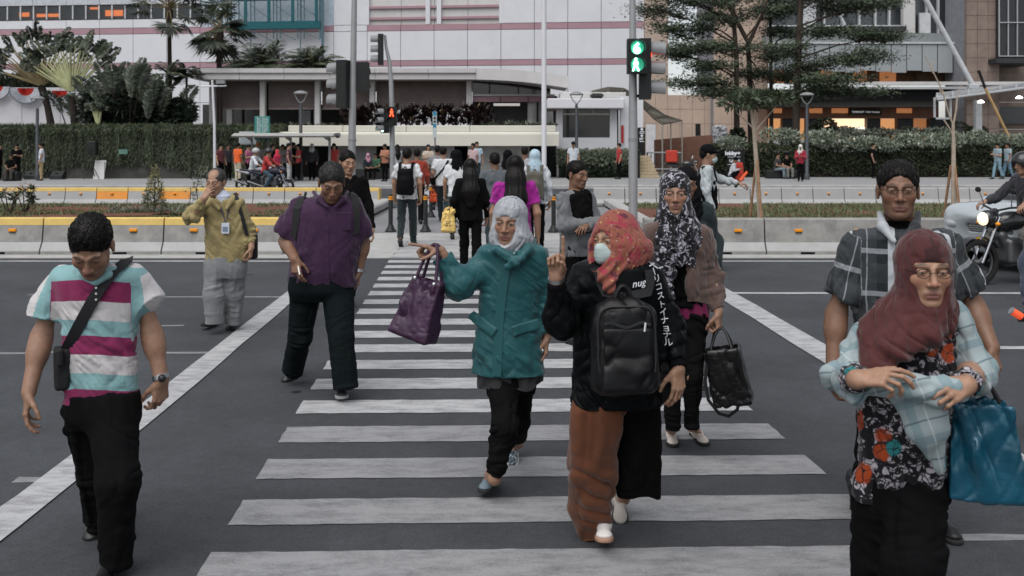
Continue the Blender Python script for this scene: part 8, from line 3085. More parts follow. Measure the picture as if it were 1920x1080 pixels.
def motorcycle(c0,f,label,group=None,paint=None,scooter=False,light=True):
 """c0: ground point under the front axle; f: heading."""
 f = unit(A(f[0],f[1],0))
 B = np.array([np.cross(f,A(0,0,1)),f,A(0,0,1)])
 paint = paint or M_BLKP
 w = lambda x,y,z: A(c0) + x*B[0] + y*B[1] + z*B[2]
 t = thing('motorcycle',label,'motorcycle',w(0,-.62,0),group)
 r = .29 if not scooter else .26
 for y in (0,-1.27):
  wh = garment(t,'wheel',[cap(w(-.045,y,r),w(.045,y,r),r,r,0,'u',((w(.05,y,r),B[0]),(w(-.05,y,r),-B[0]))),cap(w(-.1,y,r),w(.1,y,r),r - .065,r - .065,0,'s')],M_RUB,.012)
  MB().tube([w(0,y + (r - .07)*math.cos(a),r + (r - .07)*math.sin(a)) for a in np.linspace(0,2*math.pi,25)],.014,6).build('rim',M_ALU,wh,True)
  sp = MB()
  for k in range(5):
   a = k*2*math.pi/5
   sp.tube([w(0,y,r),w(0,y + (r - .07)*math.cos(a),r + (r - .07)*math.sin(a))],.013,5)
  sp.lathe(w(0,y,r),[(.04,-.05),(.04,.05)],10,'x')
  sp.build('spokes',M_ALU,wh,True)
 for q in (-.075,.075):
  MB().tube([w(q,0,r),w(q,-.27,.86)],[.022,.018],8).build('fork',M_CHR,t,True)
 MB().ribbon([w(0,.24*math.cos(a)*1.35,r + .325*math.sin(a)) for a in np.linspace(.5,2.6,9)],np.array([B[1]*math.cos(a) + B[2]*math.sin(a) for a in np.linspace(.5,2.6,9)]),.11,.006).build('mudguard',paint,t,True)
 garment(t,'tank',[ell(w(0,-.52,.80),(.13,.24,.125),B),cap(w(0,-.40,.74),w(0,-.2,.78),.08,.06,.06)],paint,.012)
 garment(t,'seat',[cap(w(0,-.72,.76),w(0,-1.30,.82),.105,.085,.0,flat=.5,n=B[2])],M_HOUS,.012)
 garment(t,'tail',[cap(w(0,-1.0,.70),w(0,-1.5,.80),.09,.05,.0,flat=.8,n=B[2])],paint,.012)
 garment(t,'engine',[box_prim(w(0,-.58,.42),(.13,.20,.16),B,.05),cap(w(0,-.50,.40),w(0,-.36,.62),.075,.07,.03),cap(w(-.15,-.64,.36),w(.15,-.64,.36),.085,.085,.02)],M_ALU,.012)
 MB().tube([w(.10,-.40,.50),w(.14,-.38,.28),w(.15,-.6,.2),w(.16,-.95,.26),w(.17,-1.45,.42)],[.02,.022,.024,.045,.05],10).build('exhaust',M_ALU,t,True)
 MB().tube([w(0,-.27,.80),w(0,-.45,.45),w(0,-.8,.30),w(0,-1.27,.29)],.03,8).build('frame',M_HOUS,t,True)
 MB().tube([w(-.36,-.40,1.0),w(-.2,-.30,.98),w(0,-.27,.93),w(.2,-.30,.98),w(.36,-.40,1.0)],.013,8).build('handlebar',M_HOUS,t,True)
 hl = garment(t,'headlight',[ell(w(0,-.14,.84),(.10,.09,.105),B),cap(w(0,-.20,.86),w(0,-.26,.92),.08,.05,.04)],paint,.012)
 if light:
  garment(hl,'headlight_lens',[ell(w(0,-.085,.835),(.082,.055,.085),B)],mat('lamp_warm',(.9,.8,.6),.3,emit=(1,.74,.5),estr=.7),.010)
 for q in (-1,1):
  MB().tube([w(q*.22,-.31,.99),w(q*.27,-.27,1.16)],.007,6).build('mirror_stem',M_CHR,t)
  garment(t,'mirror',[ell(w(q*.29,-.27,1.19),(.055,.015,.038),B)],M_HOUS,.008)
  garment(t,'indicator',[ell(w(q*.16,-.16,.78),(.035,.03,.025),B)],M_REFL,.008)
 return t,w,B

def silver_car():
 nose = A(XU(1856,13.0),13.0,0)
 f = unit(A(-1,-.52,0))
 B = np.array([np.cross(f,A(0,0,1)),f,A(0,0,1)])
 w = lambda x,y,z: nose + x*B[0] + y*B[1] + z*.92*B[2]
 t = thing('car','silver hatchback with a yellow plate behind the black motorcycle','car',w(0,-1.9,0))
 ms = mat('paint_silver',(.50,.54,.56),.25,.35,.04,2,coat=.6)
 body = [loft([],k=0) if False else box_prim(w(0,-1.95,.60),(.83,1.93,.33),B,.16),box_prim(w(0,-2.6,.95),(.80,1.2,.2),B,.15,k=.12),ell(w(0,-.55,.82),(.78,.70,.20),B,.2)]
 for q in (-1,1):
  body += [cap(w(q*.6,-.72,.30),w(q*1.0,-.72,.30),.34,.34,.02,'s'),cap(w(q*.6,-3.1,.30),w(q*1.0,-3.1,.30),.34,.34,.02,'s')]
 body += [box_prim(w(0,.02,.64),(.34,.10,.055),B,.03,op='s'),box_prim(w(0,.02,.36),(.5,.09,.07),B,.03,op='s')]
 garment(t,'body',body,ms,.022)
 cabin = [box_prim(w(0,-2.35,1.16),(.70,1.15,.36),B,.14,taper=.16),cap(w(-.6,-.95,1.0),w(.6,-.95,1.0),.12,.12,.25)]
 garment(t,'glazing',cabin,M_GLASS,.022)
 garment(t,'roof',[box_prim(w(0,-2.4,1.50),(.60,.95,.035),B,.03)],ms,.022)
 for q in (-1,1):
  MB().tube([w(q*.72,-1.0,.98),w(q*.66,-1.35,1.25),w(q*.60,-1.7,1.49)],.035,6).build('pillar',ms,t,True)
  garment(t,'headlight',[ell(w(q*.60,-.14,.68),(.20,.16,.11),B)],mat('headlight_clear',(.5,.52,.54),.1,.4),.012)
  for y in (-.72,-3.1):
   wh = garment(t,'wheel',[cap(w(q*.66,y,.30),w(q*.80,y,.30),.30,.30,0,'u',((w(q*.81,y,.3),B[0]*q),(w(q*.65,y,.3),-B[0]*q)))],M_RUB,.02)
   MB().lathe((0,0,0),[(.19,0),(.16,.02)],14,'x')
   garment(wh,'rim',[cap(w(q*.79,y,.30),w(q*.815,y,.30),.19,.18,0,'u',((w(q*.815,y,.3),B[0]*q),))],M_CHR,.015)
  garment(t,'door_mirror',[ell(w(q*.93,-1.25,.98),(.10,.06,.07),B)],ms,.015)
 g = MB()
 for z in (.605,.64,.675):
  g.obox(w(0,-.01,z),B[0]*.33,B[1]*.012,B[2]*.010)
 g.build('grille',M_CHR,t)
 badge = MB()
 for x,z,a,b in ((-.045,.64,.008,.05),(.045,.64,.008,.05),(0,.64,.045,.008),(-.068,.64,.006,.062),(.068,.64,.006,.062),(0,.70,.07,.006),(0,.58,.07,.006)):
  badge.obox(w(x,.035,z),B[0]*a,B[1]*.008,B[2]*b)
 badge.build('badge',M_CHR,t)
 pl = MB().obox(w(0,.012,.435),B[0]*.20,B[1]*.01,B[2]*.068).build('number_plate',mat('plate_yellow',(.62,.34,.02),.5,0,.1,10),t)
 mb = MB()
 for i,x in enumerate(np.linspace(-.15,.15,8)):
  if i not in (1,6):
   mb.obox(w(-x,.024,.445),B[0]*.010,B[1]*.002,B[2]*.033)
 mb.build('characters',M_HOUS,pl)

silver_car()

# ------------------------------------------------------------------ the crowd farther off
SK = (SKIN_A,SKIN_B,SKIN_C)

def figure(u,D,H,hd,top,bottom,label,hair='short',arms='down',walk=0.0,z0=None,sleeve='short',scarf=None,pose='stand',seed=0,group=None,shoe=None,cap_col=None,pos=None,skirt=False):
 """A clothed person of height H at column u, distance D; hd: heading in degrees, 0 faces the camera, 90 towards +X."""
 z0 = (.13 if D > 37 else .012 if D > 18.4 else 0.0) if z0 is None else z0
 g = A(XU(u,D),D,z0) if pos is None else A(pos)
 a = math.radians(hd)
 f,r,up = A(math.sin(a),-math.cos(a),0),A(math.cos(a),math.sin(a),0),A(0,0,1)
 s = H/1.65
 w = lambda x,y,z: g + s*(x*r + y*f) + up*z*s
 vox = .009 if D < 11 else .012 if D < 18 else .016 if D < 30 else .022
 near = D < 25
 t = thing('person',label,'person',g,group)
 tc = cloth('c_%02d%02d%02d' % tuple(int(99*min(1,c)) for c in top) if max(top) > .012 else 'black_plain',top,.85)
 bc = cloth('c_%02d%02d%02d' % tuple(int(99*min(1,c)) for c in bottom) if max(bottom) > .012 else 'black_plain',bottom,.85)
 skin = SK[seed % 3]
 dz = 0.0
 if pose in ('sit','ride','squat'):
  dz = {'sit': -.40,'ride': -.06,'squat': -.58}[pose]
 hip = [w(q*.085,0,.86 + dz) for q in (-1,1)]
 if pose == 'sit':
  knee = [w(q*.12,.42,.48) for q in (-1,1)]
  ank = [w(q*.12,.44,.09) for q in (-1,1)]
 elif pose == 'squat':
  knee = [w(q*.15,.32,.42) for q in (-1,1)]
  ank = [w(q*.12,.05,.09) for q in (-1,1)]
 elif pose == 'ride':
  knee = [w(q*.24,.36,.62) for q in (-1,1)]
  ank = [w(q*.22,.12,.28) for q in (-1,1)]
 else:
  st = walk
  knee = [w(-.085,.10*st + .03,.47),w(.085,-.10*st + .06*abs(st),.47)]
  ank = [w(-.08,.24*st,.085 + .02*max(0,-st)),w(.08,-.24*st,.085 + .10*max(0,st))]
 lean = {'ride': .10,'squat': .16,'sit': .05}.get(pose,.02*abs(walk))
 sh = [w(q*.165,lean,1.33 + dz) for q in (-1,1)]
 hc = w(0,lean*1.3 + .02,1.535 + dz)
 hpitch = 8
 bt = 0
 if arms == 'cross':
  el = [w(q*.23,lean + .06,1.08 + dz) for q in (-1,1)]
  wr = [w(.10,lean + .24,1.13 + dz),w(-.10,lean + .22,1.08 + dz)]
 elif arms == 'bars':
  el = [w(q*.27,lean + .22,1.10 + dz) for q in (-1,1)]
  wr = [w(q*.31,lean + .33,1.06 + dz) for q in (-1,1)]
 elif arms == 'front':
  el = [w(q*.21,lean + .02,1.06 + dz) for q in (-1,1)]
  wr = [w(q*.07,lean + .27,1.12 + dz) for q in (-1,1)]
  hpitch = 28
 elif arms == 'lap':
  el = [w(q*.22,lean + .06,1.05 + dz) for q in (-1,1)]
  wr = [w(q*.08,lean + .30,.98 + dz) for q in (-1,1)]
  hpitch = 22
 elif arms == 'reach':
  el = [w(-.22,lean - .02,1.06 + dz),w(.20,lean + .20,1.20 + dz)]
  wr = [w(-.22,lean + .06,.82 + dz),w(.16,lean + .42,1.16 + dz)]
 else:
  sw = walk*.6
  el = [w(-.225,lean - .02 - .10*sw,1.07 + dz),w(.225,lean - .02 + .10*sw,1.07 + dz)]
  wr = [w(-.235,lean + .06 - .16*sw,.83 + dz),w(.235,lean + .06 + .16*sw,.83 + dz)]
 h = Head(hc,hd,hpitch,0,H/1.65*1.02)
 pr,fine = [],[]
 for i,q in enumerate((-1,1)):
  d = unit(wr[i] - el[i])
  out = q*r*.8 + f*.3
  if arms in ('cross','front','lap','reach','bars'):
   out = up*.8 + f*.2
  pr += chain([sh[i],el[i],wr[i]],[.045*s,.040*s,.028*s],.02)
  if near:
   fine.append((hand_prims(wr[i],d,out,q,(.4,.45,.5,.55),.5,.1,s) + [cap(wr[i] - d*.03,wr[i] + d*.01,.027*s)],None))
  else:
   pr.append(cap(wr[i],wr[i] + d*.11*s,.034*s,.028*s,.02))
  pr += chain([hip[i],knee[i],ank[i]],[.05*s,.042*s,.034*s],.02)
 pr.append(cap(w(0,lean,1.34 + dz),w(0,0,.88 + dz),.085,.085,.03))
 if near:
  body_mesh(t,pr,h,skin,LIP_A,vox,fine,neck=w(0,lean - .01,1.38 + dz),headvox=vox*.6)
 else:
  pr += h.skull() + [h.C((0,.09,.01),(0,.108,-.03),.008,.011,.01),cap(h.w(0,-.02,-.06),w(0,lean - .01,1.36 + dz),.05*s)]
  v,q_ = sdf_mesh(pr,vox*.8)
  link_mesh('body',v,q_,skinmat(),t,True,{'tint': np.hstack([np.tile(A(skin),(len(v),1)),np.ones((len(v),1))])})
  # upper garment
 hz = .80 + dz if pose != 'sit' else .86 + dz
 rows = [(1.40,.0,.085,.065),(1.365,0,.165,.085),(1.2,0,.178,.115),(1.02,0,.165,.115),(hz + .04,0,.172,.12),(hz,0,.175,.12)]
 st_ = []
 for z,_,hw,hdp in rows:
  k = min(1,max(0,(z - (.86 + dz if z < 1 else .86))/.5))
  zz = z + dz if z > .95 else z
  p = w(0,lean*k,zz)
  st_.append((p[2],p[0],p[1],hw*s,hdp*s))
 tp_ = [loft(st_,top=.04,yaw=a)]
 for i in (0,1):
  if sleeve == 'short':
   tp_ += chain([sh[i],sh[i]*.35 + el[i]*.65],[.066*s,.064*s],.04,cut1=True)
  else:
   tp_ += chain([sh[i],el[i],wr[i]*.96 + el[i]*.04],[.066*s,.058*s,.042*s],.04,cut1=True)
 fo = (torso_folds(.008,(25,-25),3.5,12) if near else torso_folds(.012,(20,),4,9))
 ga = garment(t,'top',tp_,tc,vox,fo,(g[2] + hz*s,.012,9),seed=seed)
 if skirt:
  p0,p1 = w(0,0,.85),w(0,.02,.12)
  garment(t,'skirt',[loft([(p0[2],p0[0],p0[1],.16*s,.115*s),(p1[2],p1[0],p1[1],.24*s,.19*s)],top=0,yaw=a)],bc,vox,[dict(s=(16,16,2),a=.012)],seed=seed)
 else:
  p0,p1 = w(0,0,.93 + dz),w(0,0,.80 + dz)
  tr = [loft([(p0[2],p0[0],p0[1],.125*s,.085*s),(p1[2],p1[0],p1[1],.14*s,.10*s)],top=0,k=.03,yaw=a)]
  for i in (0,1):
   tr += trouser_leg(hip[i],knee[i],ank[i] + A(0,0,-.02),.086*s,.066*s,.058*s)
  garment(t,'trousers',tr,bc,vox,(both(leg_folds(hip[0],knee[0],ank[0],.009),leg_folds(hip[1],knee[1],ank[1],.009)) if near else [dict(s=(9,9,9),a=.01)]),seed=seed)
 for i in (0,1):
  hp = ank[i] - up*.085*s - f*.05*s
  pt = 0
  if walk and ank[i][2] - g[2] > .11:
   pt = 30
   hp = hp - f*.02
  make_shoe(t,hp,hd,pt,'sneaker',shoe or M_SHOE_BLK,M_SOLE_DK,.26*s,max(vox*.8,.008))
 if hair == 'short':
  short_hair(t,h,min(vox*.7,.012),seed=seed)
 elif hair == 'long':
  long_hair(t,h,[w(0,lean - .09,1.42 + dz),w(0,lean - .14,1.22 + dz),w(0,lean - .13,1.05 + dz)],[.10*s,.115*s,.07*s],vox*.8,seed)
 elif hair == 'hijab':
  mh = cloth('scarf_%02d%02d%02d' % tuple(int(99*c) for c in scarf),scarf,.8)
  dr = []
  for z,hw,hd_ in ((1.22,.12,.10),(1.32,.15,.115),(1.40,.12,.11),(1.47,.09,.10)):
   p = w(0,lean,z + dz)
   dr.append((p[2],p[0],p[1],hw*s,hd_*s))
  hijab(t,h,dr,mh,vox*.8,seed)
 elif hair == 'helmet':
  garment(t,'helmet',[h.E((0,-.01,.03),(.125,.145,.13)),h.E((0,.15,-.04),(.09,.09,.09),.01,'s'),cap(h.w(0,0,-.1),h.w(0,0,-.25),.13*s,.13*s,0,'s')],mat('helmet_%02d' % int(99*scarf[0]),scarf,.25,coat=.4),vox*.8)
 elif hair == 'cap':
  short_hair(t,h,min(vox*.7,.012),seed=seed)
  garment(t,'cap',[h.E((0,-.015,.055),(.090,.108,.085)),h.E((0,.10,-.06),(.10,.10,.10),.01,'s'),cap(h.w(-.03,.085,.052),h.w(.03,.085,.052),.06*s,.06*s,.02,flat=.2,n=h.M[2]),cap(h.w(-.025,.13,.046),h.w(.025,.13,.046),.05*s,.05*s,.02,flat=.2,n=h.M[2])],cloth('cap_%02d' % int(99*(cap_col or (.01,))[0]),cap_col or (.010,.010,.012)),vox*.7)
 return t,w,ga,h,(sh,el,wr)

def worn_backpack(w,label,col,D,vox=.012,sz=1.0,name='backpack',back=-1):
 m = cloth('bag_%02d%02d' % (int(99*col[0]),int(99*col[2])),col,.7)
 c = w(0,back*.20,1.10)
 b = thing(name,label,'backpack',c)
 B = basis(w(0,back,0) - w(0,0,0))
 garment(b,'bag_body',[box_prim(c,(.145*sz,.085,.225*sz),B,.06,taper=.08),cap(c + B[1]*.07 - B[2]*.07,c + B[1]*.075 + B[2]*.0,.10*sz,.09*sz,.03,flat=.5,n=B[1])],m,vox,[dict(s=(12,12,7),a=.006)])
 for q in (-1,1):
  pts = [w(q*.10,back*.14,1.28),w(q*.105,back*.07,1.395),w(q*.115,-back*.03,1.41),w(q*.12,-back*.11,1.33),w(q*.125,-back*.125,1.2),w(q*.14,-back*.06,1.05),w(q*.13,back*.11,.98)]
  strap('shoulder_strap',pts,np.array([p - w(0,0,p[2]*.0 + 1.15) for p in pts]),.05,m,b,.012)
 handle(b,c + B[2]*.2 - B[0]*.03,c + B[2]*.2 + B[0]*.03,c + B[2]*.26,m,.01,'grab_handle',8)
 return b

def plastic_bag(c,hw,hh,label,m,hand,prints=False):
 b = thing('plastic_bag',label,'bag',c)
 c = A(c)

 def fo(v):
  return [dict(s=(18,18,6),a=.018,mask=np.clip(.6 + (v[:,2] - c[2])/hh,.3,1.4),w=.8),dict(s=(40,40,26),a=.004)]
 o = garment(b,'bag_body',[box_prim(c,(hw,hw*.42,hh),None,.04,taper=.15)],m,.010,fo)
 for q in (-1,1):
  MB().ribbon([c + A(q*hw*.5,0,hh*.85),c + A(q*hw*.35,0,hh*1.2),A(hand) + A(q*.015,0,0)],A(0,-1,0),[.05,.035,.02],.004).build('handle',m,b)
 if prints:
  mb = MB()
  for i in range(7):
   z = c[2] - hh*.35 + i*.028
   x0,x1 = c[0] - hw*.35,c[0] + hw*R.uniform(.2,.4)
   pts,_ = on_surface([o],[A(x0,c[1],z),A(x1,c[1],z),A(x1,c[1],z + .013),A(x0,c[1],z + .013)],[A(0,1,0)]*4,.004)
   mb.poly(pts)
  mb.build('print',mat('print_brown',(.22,.15,.07),.8),o)
 return b

W1,BLK,DKG,NAVY = (.52,.53,.54),(.009,.009,.010),(.014,.022,.024),(.018,.024,.032)
# walking away over the crossing
_,w,ga,h,J = figure(763,16.1,1.70,178,W1,DKG,'man in a white short-sleeved shirt with a black backpack walking away',walk=.9,seed=1)
worn_backpack(w,'black backpack on the man in white walking away',(.010,.010,.012),16)
figure(782,20.6,1.66,185,(.24,.035,.02),BLK,'person in a rust-red top half hidden by the man with the backpack',walk=-.7,seed=2,sleeve='long')
_,w,ga,h,J = figure(831,21,1.70,176,W1,(.016,.028,.032),'man in a white shirt with a dark strap across his back',walk=-.8,seed=0)
b = thing('sling_bag','dark sling bag across the back of the man with the orange bag','bag',w(.2,-.1,.95))
strap('strap',[w(-.13,-.10,1.36),w(-.05,-.155,1.2),w(.08,-.15,1.05),w(.18,-.08,.95)],np.array([-(w(0,1,0) - w(0,0,0))]*4),.045,M_BLACK,b,.01)
garment(b,'pouch',[box_prim(w(.22,.0,.90),(.05,.10,.08),None,.03)],M_BLACK,.014)
plastic_bag(P(812,371,20.9),.09,.10,'orange plastic bag in the hand of the man in white',mat('plastic_orange',(.50,.07,.02),.4),P(811,355,20.9))
figure(820,25,1.72,180,(.18,.18,.19),BLK,'man in grey ahead of the man with the dark strap',walk=.6,seed=2)
_,w,ga,h,J = figure(857,17.3,1.66,180,W1,DKG,'person in white with black headscarf and black strap, walking away','hijab',walk=.5,scarf=(.010,.010,.012),seed=1)
b = thing('sling_bag','black strap bag on the shoulder of the black-scarfed walker','bag',w(-.2,-.12,1.0))
strap('strap',[w(-.12,.02,1.40),w(-.13,-.10,1.33),w(-.16,-.14,1.15),w(-.2,-.13,1.0)],np.array([-(w(0,1,0) - w(0,0,0))]*4),.045,M_BLACK,b,.01)
garment(b,'pouch',[box_prim(w(-.22,-.10,.92),(.06,.10,.11),None,.03)],M_BLACK,.014)
figure(851,23,1.60,180,(.25,.26,.27),BLK,'person in a black headscarf farther ahead among the walkers','hijab',scarf=(.010,.010,.012),seed=0)
_,w,ga,h,J = figure(882,12.4,1.57,184,(.010,.010,.011),BLK,'long-haired woman in a black jacket carrying a yellow bag','long',walk=-.5,sleeve='long',seed=1)
plastic_bag(P(841,416,12.3),.092,.145,'yellow printed plastic bag carried by the long-haired woman',mat('plastic_yellow',(.66,.46,.15),.45,0,.12,8),P(845,388,12.3),True)
figure(928,14,1.64,190,(.085,.095,.105),NAVY,'man in a grey denim shirt with ruffled hair, walking away',walk=.6,sleeve='long',seed=2)
figure(952,17.5,1.66,178,(.09,.09,.095),BLK,'person in a black headscarf behind the denim shirt','hijab',scarf=(.011,.010,.012),seed=0)
figure(966,9.6,1.65,182,(.27,.014,.20),BLK,'long-haired woman in a magenta top behind the woman in teal','long',sleeve='short',walk=.5,seed=1)
figure(984,21,1.70,180,(.30,.31,.33),BLK,'short-haired man behind the pale blue headscarf',seed=2)
_,w,ga,h,J = figure(1003,15,1.68,178,(.42,.44,.46),BLK,'woman in a pale blue headscarf and white sleeves with an olive backpack','hijab',walk=.7,scarf=(.36,.47,.54),sleeve='long',seed=1)
worn_backpack(w,'olive backpack on the woman in the pale blue headscarf',(.085,.078,.062),15)
_,w,ga,h,J = figure(1080,8.3,1.62,42,(.13,.135,.14),BLK,'man in a grey jacket with folded arms waiting behind the orange headscarf',arms='cross',sleeve='long',seed=2)
garment([o for o in bpy.data.objects if o.get('label','').startswith('man in a grey jacket with folded')][0],'vest',[loft([(w(0,0,z)[2],w(0,.01,z)[0],w(0,.01,z)[1],a_,b_) for z,a_,b_ in ((1.40,.10,.10),(1.36,.145,.115),(1.2,.15,.14),(1.0,.14,.135))],top=.04,yaw=math.radians(42))],M_BLACK,.009,torso_folds(.008))
figure(1296,6.9,1.60,5,(.014,.030,.028),BLK,'person in dark green hidden behind the woman in the cardigan','hijab',scarf=(.012,.012,.014),sleeve='long',seed=2,pos=(XU(1286,6.9),6.9,0))
t,w,ga,h,J = figure(1326,13,1.75,82,(.36,.39,.40),BLK,'traffic helper in cap and white mask holding a short orange stick','cap','reach',sleeve='long',seed=0)
garment(t,'vest',[loft([(w(0,0,z)[2],w(0,.0,z)[0],w(0,.0,z)[1],a_,b_) for z,a_,b_ in ((1.40,.10,.085),(1.36,.15,.10),(1.2,.165,.135),(.82,.18,.135))],top=.04,yaw=math.radians(82))],M_BLACK,.010,torso_folds(.006))
garment(t,'face_mask',[h.E((0,.06,-.05),(.062,.06,.055)),h.E((0,.03,-.05),(.055,.06,.07),.01,'s')],mat('mask_green',(0,0,0)),.008)
b = thing('baton','short orange traffic stick in the hand of the masked helper','baton',J[2][1])
d = unit(w(0,.6,.8) - w(0,0,0))
MB().tube([J[2][1] + d*.04,J[2][1] + d*.20],[.020,.018],8).build('stick',mat('baton_orange',(.55,.09,.03),.4,emit=(1,.12,.03),estr=.12),b,True)
MB().tube([J[2][1] - d*.08,J[2][1] + d*.04],.018,8).build('grip',M_HOUS,b,True)
figure(650,10.0,1.70,30,(.012,.012,.013),BLK,'person in a black jacket behind the shoulder of the purple shirt man',sleeve='long',walk=.5,seed=1)
b = thing('baton','orange and white traffic baton at the right picture edge','baton',P(1915,594,5.2))
MB().tube([P(1897,583,5.2),P(1915,594,5.2)],.021,12).build('stick',mat('baton_red',(.7,.10,.04),.35,emit=(1,.10,.03),estr=.25),b,True)
MB().tube([P(1895.5,582,5.2),P(1897,583,5.2)],.0215,12).build('cap',M_VIS,b,True)
MB().tube([P(1914.5,594,5.2),P(1917,595.5,5.2)],.030,12).build('collar',M_HOUS,b,True)
MB().tube([P(1916.5,595.5,5.2),P(1946,613,5.2)],.018,12).build('grip',M_HOUS,b,True)
figure(2010,5.3,1.68,-20,(.05,.06,.09),BLK,'person holding the orange baton just outside the right edge','cap',sleeve='long',seed=0,pos=(XU(2018,5.3),5.3,0))

# riders
t,w,B = motorcycle(A(XU(1833,11.7),11.7,0),(-1,-.28),'black motorcycle with its headlight on beside the silver car')
figure(0,11.9,1.70,-75,(.03,.03,.035),(.10,.095,.09),'rider on the black motorcycle, cut by the right edge','helmet','bars',pose='ride',sleeve='long',scarf=(.02,.02,.022),seed=1,pos=w(0,-.86,0))
for i,(u,D,hd,tc,hc,lab,hl) in enumerate(((478,34.5,78,(.50,.52,.54),(.35,.36,.36),'rider in a white jacket and pale helmet','far scooter ridden by the rider in white'),(502,33.6,80,(.36,.03,.03),(.012,.012,.014),'rider in a red jacket on a far scooter','far scooter ridden by the rider in red'))):
 a = math.radians(hd)
 f = A(math.sin(a),-math.cos(a),0)
 c0 = A(XU(u,D),D,0) + f*.75
 t,w,B = motorcycle(c0,f,hl,None,mat('paint_scooter%d' % i,((.35,.36,.38),(.03,.03,.05))[i],.3),True,False)
 figure(0,D,1.66,hd,tc,(NAVY,(.03,.06,.08))[i],lab,'helmet','bars',pose='ride',sleeve='long',scarf=hc,seed=i,pos=w(0,-.86,0))
t,w,B = motorcycle(A(XU(1312,40),40,.13),(1,-.1),'parked scooter with a red delivery box beside the ramp',None,M_BLKP,True,False)
b = thing('delivery_box','red delivery box on the parked scooter','box',w(0,-1.2,.9))
garment(b,'box',[box_prim(w(0,-1.2,1.12),(.22,.24,.26),B,.04)],mat('box_red',(.40,.035,.02),.5,0,.1,4),.02)
b = thing('delivery_bag','red delivery bag standing under the direction board','bag',(XU(1383,42),42,.13))
garment(b,'bag',[box_prim((XU(1384,42),42,.13 + .40),(.21,.18,.42),None,.05,taper=.12)],mat('box_red',(0,0,0)),.02,[dict(s=(6,6,4),a=.02)])

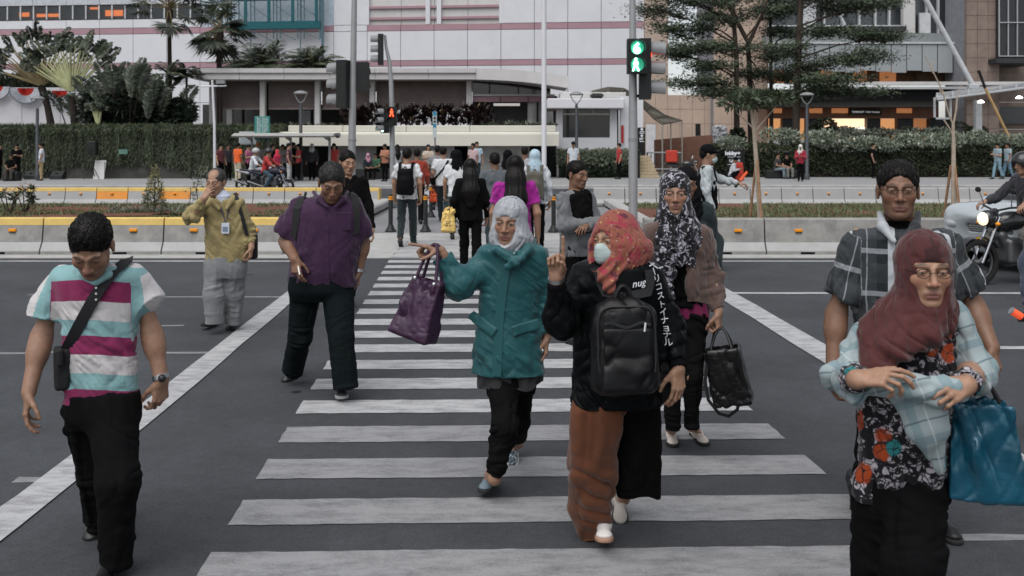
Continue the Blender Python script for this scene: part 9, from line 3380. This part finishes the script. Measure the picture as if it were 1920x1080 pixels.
# people on the far pavement
FP = [(-2,42,1.66,90,BLK,BLK,'person in black at the left edge before the creeper wall','short','down','stand'),(31,42.6,1.66,20,BLK,BLK,'standing man in black behind the seated one at far left','short','front','stand'),(22,41.5,1.60,10,BLK,(.05,.04,.035),'seated person in black at far left','short','lap','sit'),(78,41.8,1.70,-70,(.50,.52,.56),(.30,.22,.12),'man in a white shirt and khaki trousers behind the lamp post','short','down','stand'),(414,40.6,1.66,60,(.10,.025,.03),BLK,'person in maroon behind the head of the elderly man','cap','down','stand'),(446,40.2,1.70,150,(.62,.10,.02),(.42,.36,.27),'man in an orange shirt and pale trousers at the bus shelter','short','down','stand'),(466,40.4,1.62,70,(.32,.09,.16),BLK,'woman in a pink top at the bus shelter','short','front','stand'),(484,42.0,1.68,0,(.22,.20,.19),BLK,'person in grey with an orange cap behind the scooters','cap','down','stand'),(511,40.8,1.64,80,(.02,.016,.02),BLK,'woman in a black top right of the red rider','long','down','stand'),(520,40.2,1.40,60,(.42,.02,.07),(.06,.07,.09),'small person in a red headscarf at the bus shelter','hijab','down','stand'),(541,39.6,1.68,100,(.060,.016,.030),(.36,.36,.36),'man in a maroon polo and pale shorts','short','down','stand'),(550,42.4,1.72,90,BLK,BLK,'man in black behind the one in maroon','short','down','stand'),(585,42.2,1.66,0,(.03,.03,.032),BLK,'masked person in a pale scarf before the dark doorway','hijab','down','stand'),(690,43.0,1.60,10,(.02,.03,.03),BLK,'seated woman in a pink headscarf on the dark ledge','hijab','lap','sit'),(706,43.0,1.62,-20,(.03,.09,.05),BLK,'seated person in green on the dark ledge','short','lap','sit'),(745,39.5,1.62,200,(.32,.33,.34),BLK,'red-haired woman in grey by the far signal pole','long','down','stand'),(803,38.5,1.62,5,(.46,.39,.31),BLK,'woman in a beige top with folded arms facing the crossing','long','cross','stand'),(887,38.6,1.68,-30,(.42,.30,.31),NAVY,'man in a pale pink shirt left of the pale blue shirt','short','down','stand'),(894,39.4,1.74,10,(.33,.44,.50),NAVY,'man in a pale blue shirt beyond the crossing','short','down','stand'),(560,41.6,1.64,-60,(.30,.03,.03),BLK,'woman in red right of the street lamp at the shelter','long','front','stand'),(428,42.2,1.64,40,(.02,.02,.024),BLK,'person in black left of the man in orange','short','down','stand'),(530,42.3,1.62,20,(.25,.24,.24),NAVY,'person in grey behind the red headscarf at the shelter','short','front','stand'),(626,42.0,1.66,30,(.26,.03,.025),BLK,'person in rust red by the dark doorway, right of the shelter','cap','down','stand'),(722,41.0,1.64,-30,(.36,.16,.10),BLK,'person in an orange-brown top left of the far signal pole','short','front','stand'),(1075,41.0,1.74,0,(.45,.48,.52),BLK,'security guard in a white shirt, cap and mask before the hedge','cap','down','stand'),(1161,43.5,1.68,-80,(.34,.025,.03),BLK,'man in red and black standing sideways before the variegated hedge','short','down','stand'),(1370,41.5,1.62,70,(.42,.43,.45),BLK,'crouching person in pale grey beside the red bag','cap','front','squat'),(1456,44.2,1.62,50,(.03,.03,.03),(.14,.18,.20),'seated man in black with pale jeans before the hedge','short','lap','sit'),(1474,44.2,1.62,10,BLK,(.16,.15,.14),'seated person bent forward, right of the pale jeans','cap','lap','sit'),(1501,41.0,1.62,-20,(.27,.018,.035),BLK,'woman in a red jacket and white headscarf on her phone','hijab','front','stand'),(1637,44.6,1.70,60,BLK,BLK,'person in black before the hedge, left of the plaid shirt man','short','down','stand'),(1871,43.6,1.70,-75,(.22,.30,.34),(.16,.26,.32),'walker in pale blue with dark straps, left of two','short','front','stand'),(1890,43.8,1.70,-80,(.26,.33,.36),(.10,.18,.24),'walker in pale blue polo, right of two','short','down','stand'),]
SCF = {520: (.50,.03,.05),585: (.40,.40,.42),690: (.45,.22,.32),1501: (.55,.53,.50)}
for i,(u,D,H,hd,tc,bc,lab,hr,ar,po) in enumerate(FP):
 figure(u,D,H,hd,tc,bc,lab,hr,ar,walk=(.8 if u > 1860 else 0),pose=po,scarf=SCF.get(u),seed=i,sleeve='long' if u in (1501,1370,585,690) else 'short',cap_col=(.45,.12,.02) if u == 484 else None)
for u,D,lab in ((22,41.4,'black drum case under the seated person at far left'),(1465,44.3,'dark bench ledge under the two seated people before the hedge')):
 t = thing('seat_block',lab,'seat',(XU(u,D),D,.13))
 hw = .35 if u < 100 else .75
 MB().box((XU(u,D) - hw,D - .18,.13),(XU(u,D) + hw,D + .25,.52),.05).build('block',M_HOUS,t)
 MB().box((XU(u,D) - hw*.95,D - .16,.522),(XU(u,D) + hw*.95,D + .22,.54),.01).build('pad',M_POLED,t)
t = thing('tarp_stack','grey wrapped bundle on the wall left of the layered trees','bundle',(XU(1350,58),58,0))
garment(t,'cover',[box_prim(P(1350,252,58),(.42,.35,.55),None,.15),cap(A(XU(1350,58),58,0),P(1350,262,58),.3)],mat('tarp_grey',(.33,.34,.36),.5,0,.2,4),.04,[dict(s=(4,4,3),a=.08)])
